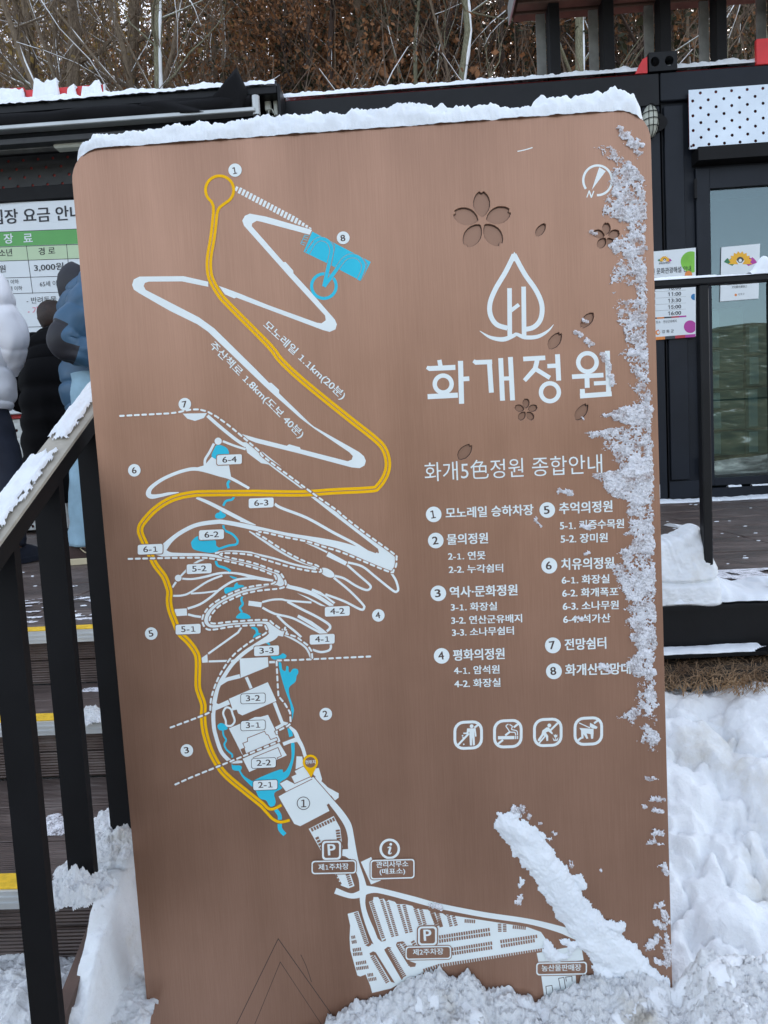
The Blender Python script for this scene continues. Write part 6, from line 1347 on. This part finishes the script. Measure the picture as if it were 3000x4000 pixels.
def reg_right(U, V):
    edge = np.interp(V, [560, 585, 640, 660, 700, 760, 830, 880, 905, 960, 1010, 1060, 1120, 1180, 1240, 1300, 1360, 1390, 1420, 1480, 1530, 1560, 1590, 1620, 1635, 1660, 1690, 1720, 1760, 1800, 1830, 1850, 1870, 1900, 1940, 1960, 2000, 2050, 2080, 2130, 2160, 2190, 2215, 2260, 2330, 2400, 2420, 2470, 2540, 2600, 2650, 2700, 2760, 2800, 2850, 2880, 2920, 2960],
                    [2330, 2325, 2395, 2400, 2385, 2380, 2345, 2440, 2440, 2360, 2420, 2385, 2385, 2405, 2412, 2440, 2440, 2430, 2460, 2460, 2470, 2480, 2425, 2365, 2372, 2440, 2275, 2340, 2380, 2400, 2440, 2310, 2330, 2350, 2380, 2440, 2440, 2460, 2455, 2470, 2400, 2420, 2350, 2400, 2440, 2465, 2450, 2470, 2490, 2420, 2500, 2480, 2475, 2390, 2500, 2495, 2520, 2560])
    e = edge+40*(fbm(U*.02, V*.05, 4)-.5)
    redge = np.interp(V, [560, 700, 1000, 1500, 1560, 2000, 2500, 2700, 2760, 2800, 2940], [2400, 2530, 2535, 2545, 2556, 2562, 2572, 2572, 2580, 2580, 2584])-6+14*(fbm(U*.0+3, V*.06, 4)-.7)
    ins = np.minimum((U-e)/60, (redge-U)/18); gap = np.interp(V, [560, 600, 640, 900, 1080, 1150, 1250, 1580, 1625, 1665, 1690, 1780, 1850, 2000, 2120, 2180, 2250, 2400, 2440, 2500, 2560, 2640, 2680, 2740, 2790, 2840, 2890, 2940], [.0, .45, .55, .52, .5, .40, .48, .42, .85, .25, .55, .55, .7, .5, .85, .4, .62, .6, .3, .75, .6, .6, .25, .6, .35, .1, .65, .0])
    nz = fbm(U*.045, V*.045, 5, .62); fine = fbm(U*.22+5, V*.22, 3, .6)
    v = np.minimum(ins, .55)*.62+(nz-.5)*1.7+(gap-.44)*.9+(fine-.5)*1.0
    v = np.where(ins > -.35, v, -1); v = np.where(ins < 0, v-.25, v)
    # clear patch where the metal shows
    v -= 1.2*np.exp(-(((U-2440)/34)**2+((V-1140)/30)**2))
    v += .9*np.exp(-(((U-2480)/70)**2+((V-1608)/20)**2))+.7*np.exp(-(((U-2480)/80)**2+((V-1855)/26)**2))+.5*np.exp(-(((U-2480)/50)**2+((V-2470)/50)**2))
    v = np.where(U > redge+4, -1, v)
    return v-.03
face_snow("clinging_snow", ((2250, 570), (2590, 2960)), reg_right, M['crust'], "lacy frost and snow clinging down the right edge of the map sign", 2.4, .0055)
def reg_small(U, V):
    L = [(2419, 500, 2445, 530, 9), (2445, 530, 2475, 565, 20), (2475, 565, 2492, 600, 13), (2475, 560, 2507, 570, 10)]
    L += [(2520, 3040, 2560, 3040, 8), (2545, 3120, 2590, 3120, 10), (2510, 3145, 2520, 3150, 7), (2550, 3160, 2580, 3170, 9), (2555, 3250, 2585, 3250, 12), (2535, 3290, 2550, 3280, 10), (2570, 3297, 2590, 3294, 6), (2590, 3380, 2605, 3410, 13), (2560, 3535, 2590, 3530, 10), (2590, 3560, 2610, 3600, 12), (2560, 3600, 2600, 3625, 9), (2600, 3640, 2612, 3700, 9), (2530, 3700, 2565, 3665, 15), (2600, 3700, 2612, 3760, 14), (2560, 3750, 2590, 3760, 10)]
    L += [(2012, 3160, 2035, 3165, 16), (2065, 3190, 2070, 3185, 7), (2107, 3212, 2112, 3216, 6), (2160, 3248, 2168, 3252, 7), (2020, 3520, 2035, 3505, 11), (2345, 3390, 2348, 3396, 5), (2225, 3370, 2232, 3380, 9), (2180, 1920, 2230, 1925, 10), (2178, 1910, 2186, 1912, 5), (1690, 3535, 1715, 3540, 12), (2090, 2025, 2110, 2055, 7), (2285, 2165, 2300, 2160, 6), (2258, 2412, 2266, 2418, 8), (2275, 2055, 2300, 2058, 10), (2245, 1295, 2270, 1310, 8), (2290, 1330, 2310, 1345, 10), (2350, 1385, 2365, 1410, 12), (2370, 1410, 2390, 1500, 10), (2270, 1632, 2276, 1636, 6), (2350, 2600, 2380, 2620, 12), (2310, 905, 2325, 915, 8), (2275, 1250, 2290, 1256, 7)]
    best = np.full_like(U, -9.)
    for a, b, c, d_, r in L:
        vx, vy = c-a, d_-b; l2 = vx*vx+vy*vy+1e-6; t = np.clip(((U-a)*vx+(V-b)*vy)/l2, 0, 1); D_ = np.hypot(U-a-t*vx, V-b-t*vy); best = np.maximum(best, 1-D_/(r*1.5))
    return np.where(best > -.6, best*.8+(fbm(U*.09, V*.09, 4, .6)-.5)*1.5+(fbm(U*.3, V*.3, 2)-.5)*.5-.12, -1)
face_snow("snow_flecks", ((1640, 480), (2620, 3800)), reg_small, M['crust'], "small scattered scraps of snow stuck here and there on the sign face", 3.4, .006, seedx=9)
def reg_streak(U, V):
    L = [(1985, 3215, 2060, 3300, 58), (2060, 3300, 2150, 3410, 72), (2150, 3410, 2230, 3540, 72), (2230, 3540, 2330, 3660, 74), (2330, 3660, 2440, 3760, 84), (2440, 3760, 2560, 3850, 60), (2110, 3260, 2148, 3275, 15), (2255, 3430, 2272, 3460, 20), (2370, 3610, 2420, 3620, 28), (2400, 3700, 2475, 3692, 18), (2035, 3430, 2030, 3460, 14), (2190, 3590, 2185, 3570, 15), (2200, 3675, 2240, 3690, 20), (2140, 3690, 2150, 3725, 28), (2150, 3733, 2225, 3738, 16), (2350, 3790, 2440, 3830, 45)]
    best = np.full_like(U, -9.)
    for a, b, c, d_, r in L:
        vx, vy = c-a, d_-b; l2 = vx*vx+vy*vy; t = np.clip(((U-a)*vx+(V-b)*vy)/l2, 0, 1); D_ = np.hypot(U-a-t*vx, V-b-t*vy); best = np.maximum(best, (r-D_)/45)
    return np.clip(best, -2, 1.3)+(fbm(U*.035, V*.035, 4, .5)-.5)*.9+(fbm(U*.2, V*.2, 2)-.5)*.18-.02
face_snow("snow_streak", ((1900, 3110), (2615, 3900)), reg_streak, M['snow'], "thick diagonal streak of snow lying across the lower right of the sign", 3.2, .012, seedx=4, soft=True)

# snow cap along the top of the sign
pth = []
ro = outline()[:18]                       # right corner then left corner, arc points
right_arc = ro[:9]; left_arc = ro[9:]
line = [right_arc[2+i] for i in range(7)]+[(right_arc[8][0]+(left_arc[0][0]-right_arc[8][0])*t, right_arc[8][1]+(left_arc[0][1]-right_arc[8][1])*t) for t in np.linspace(.004, .996, 330)]+left_arc[:8]
line = [(float(a), float(b)) for a, b in line]
dd = [0]
for a, b in zip(line, line[1:]): dd.append(dd[-1]+math.hypot(b[0]-a[0], b[1]-a[1]))
ss = np.linspace(0, dd[-1], 640); lx_ = np.interp(ss, dd, [p[0] for p in line]); lz_ = np.interp(ss, dd, [p[1] for p in line])
K = 22; Pc = np.zeros((len(ss), K, 3)); endf = np.minimum(1, np.minimum(ss/.03, (ss[-1]-ss)/.05))
hgt = (.0255+.0085*(fbm(ss*14, ss*0+1, 4)-.5)*2+.0035*(fbm(ss*70, ss*0+4, 3)-.5)*2)*np.sqrt(np.clip(endf, .02, 1))
for k in range(K):
    a = math.pi*k/(K-1); cy = math.cos(a); cz_ = math.sin(a)
    nz = (fbm(ss*50+k*.0, np.full_like(ss, k*.45), 4, .6)-.5)
    Pc[:, k, 0] = lx_+(fbm(ss*60, np.full_like(ss, k*.5+7), 3)-.5)*.004
    Pc[:, k, 1] = YB+.028-(.0325*np.sqrt(np.clip(endf, .1, 1)))*np.sign(cy)*abs(cy)**.8-nz*.010
    Pc[:, k, 2] = lz_-.003+hgt*(cz_**.7)*(1.25+.9*nz*(cz_ > .3)) + (nz*.004 if 0 < k < K-1 else 0)
tag(grid_obj("snow_cap", Pc, np.ones(Pc.shape[:2], bool), M['snow']), "thick ragged layer of fresh snow along the top edge of the sign", "snow", kind="stuff")

# snow on the sloping handrail, in two drifts
def rail_snow(yA, yB, seed):
    n, m = 260, 34; T_, S_ = np.meshgrid(np.linspace(yA, yB, n), np.linspace(-1, 1, m), indexing='ij')
    mk = np.minimum((T_-yA)/.035, (yB-T_)/.05)+np.minimum(1.4, (1-S_*1.0)*1.9)*0; rag = (fbm(T_*40+seed, S_*3, 4, .6)-.5)
    edge = .52+.7*rag; v = np.minimum(np.minimum((T_-yA)/.02, (yB-T_)/.02)+rag*2.2-.1, (edge-S_)*4)
    v = np.minimum(v, (S_+1.02)*9)
    h = .010*np.clip(v, 0, 1)**.5*(.6+.9*fbm(T_*30, S_*2+seed, 4))+(fbm(T_*130, S_*8, 2)-.5)*.002
    X = XR_+S_*hw*1.02; Z = cap_z(T_)+h+.0006
    o = grid_obj("handrail_snow", np.stack([X, T_, Z], 2), v > 0, M['snow']); return o
ya_ = float(on_x(235, 1745, XR_)[1]); yb_ = float(on_x(205, 1790, XR_)[1])
tag(rail_snow(ya_, 1.9, 1.), "upper patch of snow on the sloping handrail next to the sign", "snow", "snow patches on the stair handrail", "stuff"); tag(rail_snow(.66, yb_, 5.), "lower long patch of snow on the sloping handrail at the left edge", "snow", "snow patches on the stair handrail", "stuff")

# strips of snow on edges
def strip(name, xa, xb, ya, yb, z, h, mat, label, seed=0., nx=300, ny=16, ragx=0., parent=None, front_rag=.0, zf=None, fade=None, cat="snow"):
    X, S = np.meshgrid(np.linspace(xa, xb, nx), np.linspace(0, 1, ny), indexing='ij')
    k = 1/max(.02, (yb-ya)); prof = np.clip(np.sin(np.pi*S), 0, 1)**.45
    hh = h*(.65+.8*fbm(X*8+seed, S*.0+seed, 4)+.5*(fbm(X*40+seed, S*3, 3)-.5))
    Yy = ya+(yb-ya)*S-front_rag*(fbm(X*30+seed, X*0, 3)-.3)*(1-S)
    Z = (zf(X) if zf else z)+hh*prof-.0005
    m_ = np.ones_like(X, bool) if fade is None else fade(X, S)
    return tag(grid_obj(name, np.stack([X, Yy, Z], 2), m_, mat), label, cat, kind="stuff")
strip("roof_snow", XJ+.01, 3.02, YW+.0, YW+.5, ZT+.03, .085, M['snow'], "long low ridge of snow along the middle cabin roof edge", 2., 500)
strip("roof_snow", 2.2, 5.2, YW+.14, YW+.55, ZT+.03, .05, M['snow'], "thin snow along the roof of the right-hand cabin behind the posts", 6., 300)
strip("roof_snow", -5.6, XJ-.0, YL-.26, YL+.25, ZT+.004, .085, M['snow'], "snow lying on the awning case along the booth roof", 9., 500, front_rag=.03)
def board_snow(xa, xb, seed, hh, label):
    n, m = 160, 20; X, S = np.meshgrid(np.linspace(xa, xb, n), np.linspace(0, 1, m), indexing='ij'); env = np.clip(np.minimum((X-xa), (xb-X))/.05, 0, 1)
    top = (hh*(.55+.9*fbm(X*5+seed, X*0, 4)))*env; Z = ZT+.02+top*np.sin(np.pi*S/1.0*.5)**.7*1.0; Yy = YL+.085-.05*np.cos(np.pi*S*.5)+.0*X+(fbm(X*12, S*4+seed, 3)-.5)*.02
    Yb = Yy.copy(); o = grid_obj("board_snow", np.stack([X, Yy, Z], 2), np.ones_like(X, bool), M['snow']); md = o.modifiers.new("s", 'SOLIDIFY'); md.thickness = .035; tag(o, label, "snow", kind="stuff")
board_snow(px_x(-200, 370, YL), px_x(95, 370, YL), 1., .29, "snow plastered over the far left red board"); board_snow(px_x(98, 370, YL), px_x(230, 370, YL), 3., .33, "tall lump of snow plastered on the left half of the trimmed red board"); board_snow(px_x(225, 370, YL), px_x(300, 370, YL), 5., .23, "low snow at the middle of the trimmed red board"); board_snow(px_x(285, 370, YL), px_x(400, 370, YL), 7., .31, "snow lump near the white end trim of the red board")
zr2 = zr+.0122
strip("rail_snow", .25, postx(2795), YD+.006, YD+.046, zr2, .009, M['snow'], "thin snow on the deck railing next to the sign", 3., 300, 8)
strip("rail_snow", postx(2790)+.0, postx(2935), YD+.006, YD+.046, zr2, .005, M['snow'], "dusting of snow on the deck railing in front of the glass door", 8., 200, 8)
n = 60; X, S = np.meshgrid(np.linspace(postx(2925), postx(3060), 90), np.linspace(0, 1, 14), indexing='ij'); pk = postx(2988)
Z = zr2+.048*np.exp(-((X-pk)/.028)**2)*np.sin(np.pi*S)**.5+.006*np.sin(np.pi*S)**.5; tag(grid_obj("snow_peak", np.stack([X, YD+.004+.052*S, Z], 2), np.ones_like(X, bool), M['snow']), "small peak of snow on the deck railing at the right edge", "snow", kind="stuff")
# snow on the deck edge, the lower flange and the doorstep
def fl_fade(X, S): e = np.interp(X, [.3, postx(2985, 2500)-.10, postx(2985, 2500)], [1, 1, 0]); return (np.abs(S-.45) < .6*e+.0) & ((S < .30) | (X < postx(2910)) | (S > .72)) & (X < postx(2990))
strip("flange_snow", -.4, postx(3000), YD-.074, YD-.013, zf_+.0095, .012, M['snow'], "snow lying on the lower flange of the edge beam", 4., 400, 24, fade=fl_fade, front_rag=.01)
strip("deck_edge_snow", -.5, 2.3, YD-.02, YD+.22, DZ, .035, M['snow'], "snow along the front edge of the deck at right", 5., 500, 30, front_rag=.02)
def thinf(X, S): return fbm(X*14, S*3, 4)+.3*S > .52
strip("deck_edge_snow", -.5, 2.3, YD+.18, YD+.48, DZ+.001, .006, M['crust'], "thin icy snow on the first planks behind the deck edge", 5., 500, 30, fade=thinf)
strip("doorstep_snow", XSEAM-.5, 4.8, YW-.20, YW-.03, DZ+.001, .022, M['snow'], "strip of trodden snow along the foot of the cabin wall and door", 7., 500, 16, front_rag=.05)
strip("threshold_snow", px_x(2840, 1900), 4.2, YW-.03, YW+.01, DZ+.087, .012, M['snow'], "little snow on the door threshold", 3., 200, 6, fade=lambda X, S: fbm(X*9, X*0+2, 3) > .42)
# snow block left standing on the deck edge
def block():
    xa, xb = .30, postx(2786, 2300); n, m = 150, 120
    U, V = np.meshgrid(np.linspace(0, 1, n), np.linspace(0, 1, m), indexing='ij')
    xl = xa+(xb-xa)*U
    topz = np.interp(xl, [xa, postx(2560), postx(2600), postx(2604), postx(2640), postx(2690), postx(2735), postx(2752), postx(2760)], [float(on_y(p, q, YD)[2]) for p, q in ((2400, 2130), (2560, 2112), (2601, 2130), (2604, 2112), (2640, 2118), (2690, 2095), (2735, 2080), (2752, 2070), (2762, 2085))])
    topz += (fbm(xl*45, xl*0, 4, .7)-.5)*.035
    z = DZ-.012+(topz-DZ+.012)*V
    xr = np.interp(z, [DZ-.02, DZ+.06, DZ+.09, DZ+.13, DZ+.21], [postx(2788), postx(2793), postx(2800), postx(2783), postx(2755)]); x = xa+(xr-xa)*U
    yf = YD-.035+.075*V**1.3+.045*(fbm(x*9, z*9, 6, .58)-.5)+.012*np.exp(-((z-(DZ+.065+.010*np.sin(x*14)))/.006)**2)*(.4+1.2*fbm(x*9+4, z*0, 3))+(fbm(x*60, z*60, 3)-.5)*.002
    yf += .04*np.clip((U-.94)/.06, 0, 1)**2+.010*np.clip((V-.94)/.06, 0, 1)**2+.02*np.clip((.06-V)/.06, 0, 1)**2
    P = np.stack([x, yf, z], 2); nb = 6
    back = []
    for k in range(1, nb+1): q = P[:, -1].copy(); q[:, 1] += .022*k; q[:, 2] += .006*math.sin(k*.5)-.012*(k/nb)**2; back.append(q)
    P = np.concatenate([P, np.stack(back, 1)], 1); side = []
    for k in range(1, nb+1): q = P[-1].copy(); q[:, 1] += .020*k; q[:, 0] -= .004*k; side.append(q)
    P = np.concatenate([P, np.stack(side, 0)], 0)
    o = grid_obj("snow_block", P, np.ones(P.shape[:2], bool), M['block'])
    return tag(o, "broken slab of packed snow standing on the deck edge beside the sign", "snow")
M['block'] = snow_mat("packed_snow", (.84, .87, .89), dirt=(.72, .69, .62), fine=90, strength=.10, dscale=5)
blk = block()
# slush lumps on the steps and on the deck
def clump(name, cx, cy, cz, rx, ry, h, mat, label, seed=0., n=90, cut=.0, kind="stuff"):
    U, V = np.meshgrid(np.linspace(-1, 1, n), np.linspace(-1, 1, n), indexing='ij'); r = np.hypot(U, V)
    e = 1-r+(fbm(U*2.2+seed, V*2.2+seed, 5, .6)-.5)*1.15; hh = np.clip(e, 0, 1)**.8*h*(.5+fbm(U*5+seed, V*5, 4))+(fbm(U*22+seed, V*22, 3)-.5)*h*.22
    return tag(grid_obj(name, np.stack([cx+U*rx, cy+V*ry, cz-.001+hh], 2), e > 0, mat), label, "snow", kind=kind)
def at_z(px, py, z): p = on_z(px, py, z); return float(p[0]), float(p[1])
x, y = at_z(340, 3420, .80); clump("step_snow", x+.050, y+.025, .792, .075, .05, .035, M['slush'], "lump of grey snow on the yellow nosing behind the second baluster", 2.)
x, y = at_z(430, 3300, .80); clump("step_snow", x+.03, y+.05, .79, .12, .18, .05, M['slush'], "coarse grey-white slush heaped at the right end of the step by the sign", 4., 130)
for px_, s_ in ((286, "nearer"), (461, "further")):
    p_ = on_x(px_+20, {286: 3425, 461: 3255}[px_], XR_); clump("foot_snow", -.60, float(p_[1])-.012, float(p_[2])-.022, .062, .05, .042, M['slush'], "small mound of snow around the foot of the %s baluster beside the sign" % s_, 30.+px_)
x, y = at_z(365, 2815, .955); clump("step_snow", x-.01, y+.01, .956, .06, .045, .03, M['slush'], "icy lump at the end of the middle step nosing", 6.)
x, y = at_z(225, 3205, .80); clump("step_snow", x, y, .791, .05, .05, .012, M['crust'], "flat icy patch between the first two balusters on the step", 8.)
for i, (a, b, r) in enumerate(((60, 3870, .16), (330, 3900, .15), (170, 3930, .14))):
    x, y = at_z(a, b, .62); clump("step_snow", x, y, .622, r, .10, .045, M['slush'], ("crumbly snow on the lowest visible step at the left corner", "crumbly snow at the bottom between the balusters and the sign", "crumbly snow on the lowest step behind the nearest baluster")[i], 10.+i*3, 110)
x, y = at_z(370, 2690, .955); clump("step_ice", x, y, .9525, .05, .02, .006, M['crust'], "small flat shard of ice on the middle step", 15., 50)
R4 = np.random.RandomState(2)
cr = MB()
for i in range(70):
    if i < 40: px_, py_, z_ = R4.uniform(2560, 3000), R4.uniform(1955, 2330), DZ
    else: px_, py_, z_ = R4.uniform(60, 420), R4.uniform(2230, 2440), DZ
    x, y = at_z(px_, py_, z_); s = R4.uniform(.003, .010); v, f = ellipsoid(x, y, z_+.001, s*1.6, s, s*.35, 6, 4); b = len(cr.v); cr.v += v; cr.f += [tuple(q+b for q in p) for p in f]
tag(cr.build("snow_crumbs", M['snow'], None, True), "tiny crumbs of snow scattered over the deck planks", "snow", kind="stuff")
def frost(X, S): return (fbm(X*16, S*14, 5, .65) > .57)
strip("deck_frost", -2.2, -.66, YD+.10, YD+.55, DZ+.0005, .0025, M['crust'], "thin melting slush film on the planks at the top of the stairs", 12., 260, 60, fade=frost)

# dead grass under the beam
gv = []; gf = []; Rg = random.Random(4)
for i in range(9000):
    x = Rg.uniform(.35, 2.0); yb = Rg.uniform(1.82, 2.35)
    lim = 1.86+.20*max(0, .85-x)+.03*math.sin(x*7)
    if yb < lim: continue
    z0 = float(ground_h(np.array([x]), np.array([yb]))[0])-.01; L = Rg.uniform(.03, .10); a = Rg.uniform(0, 6.28); lean_ = Rg.uniform(.5, 1.4); w = .0013
    dx, dy = math.cos(a)*lean_, math.sin(a)*lean_-.35; p = Vector((x, yb, z0)); b = len(gv)
    q1 = p+Vector((dx*L*.4, dy*L*.4, L*.42)); q2 = p+Vector((dx*L, dy*L, L*Rg.uniform(.25, .6))); s = Vector((-math.sin(a), math.cos(a), 0))*w
    gv += [p-s, p+s, q1+s, q1-s, q2]; gf += [(b, b+1, b+2, b+3), (b+3, b+2, b+4)]
tag(mesh_obj("dry_grass", gv, gf, M['dgrass'], None), "matted dead straw grass under the deck beam", "grass", kind="stuff")
X, Y = np.meshgrid(np.linspace(.2, 2.6, 120), np.linspace(1.82, 2.9, 60), indexing='ij'); Zs = ground_h(X, Y)+.016*sm(1.90, 1.96, Y)+(fbm(X*20, Y*20, 4)-.5)*.02
tag(grid_obj("soil", np.stack([X, Y, Zs], 2), (Y > 1.90+.05*(fbm(X*6, X*0, 3)-.5)*2+.10*np.clip(.85-X, 0, 1)), M['dirt']), kind="structure")
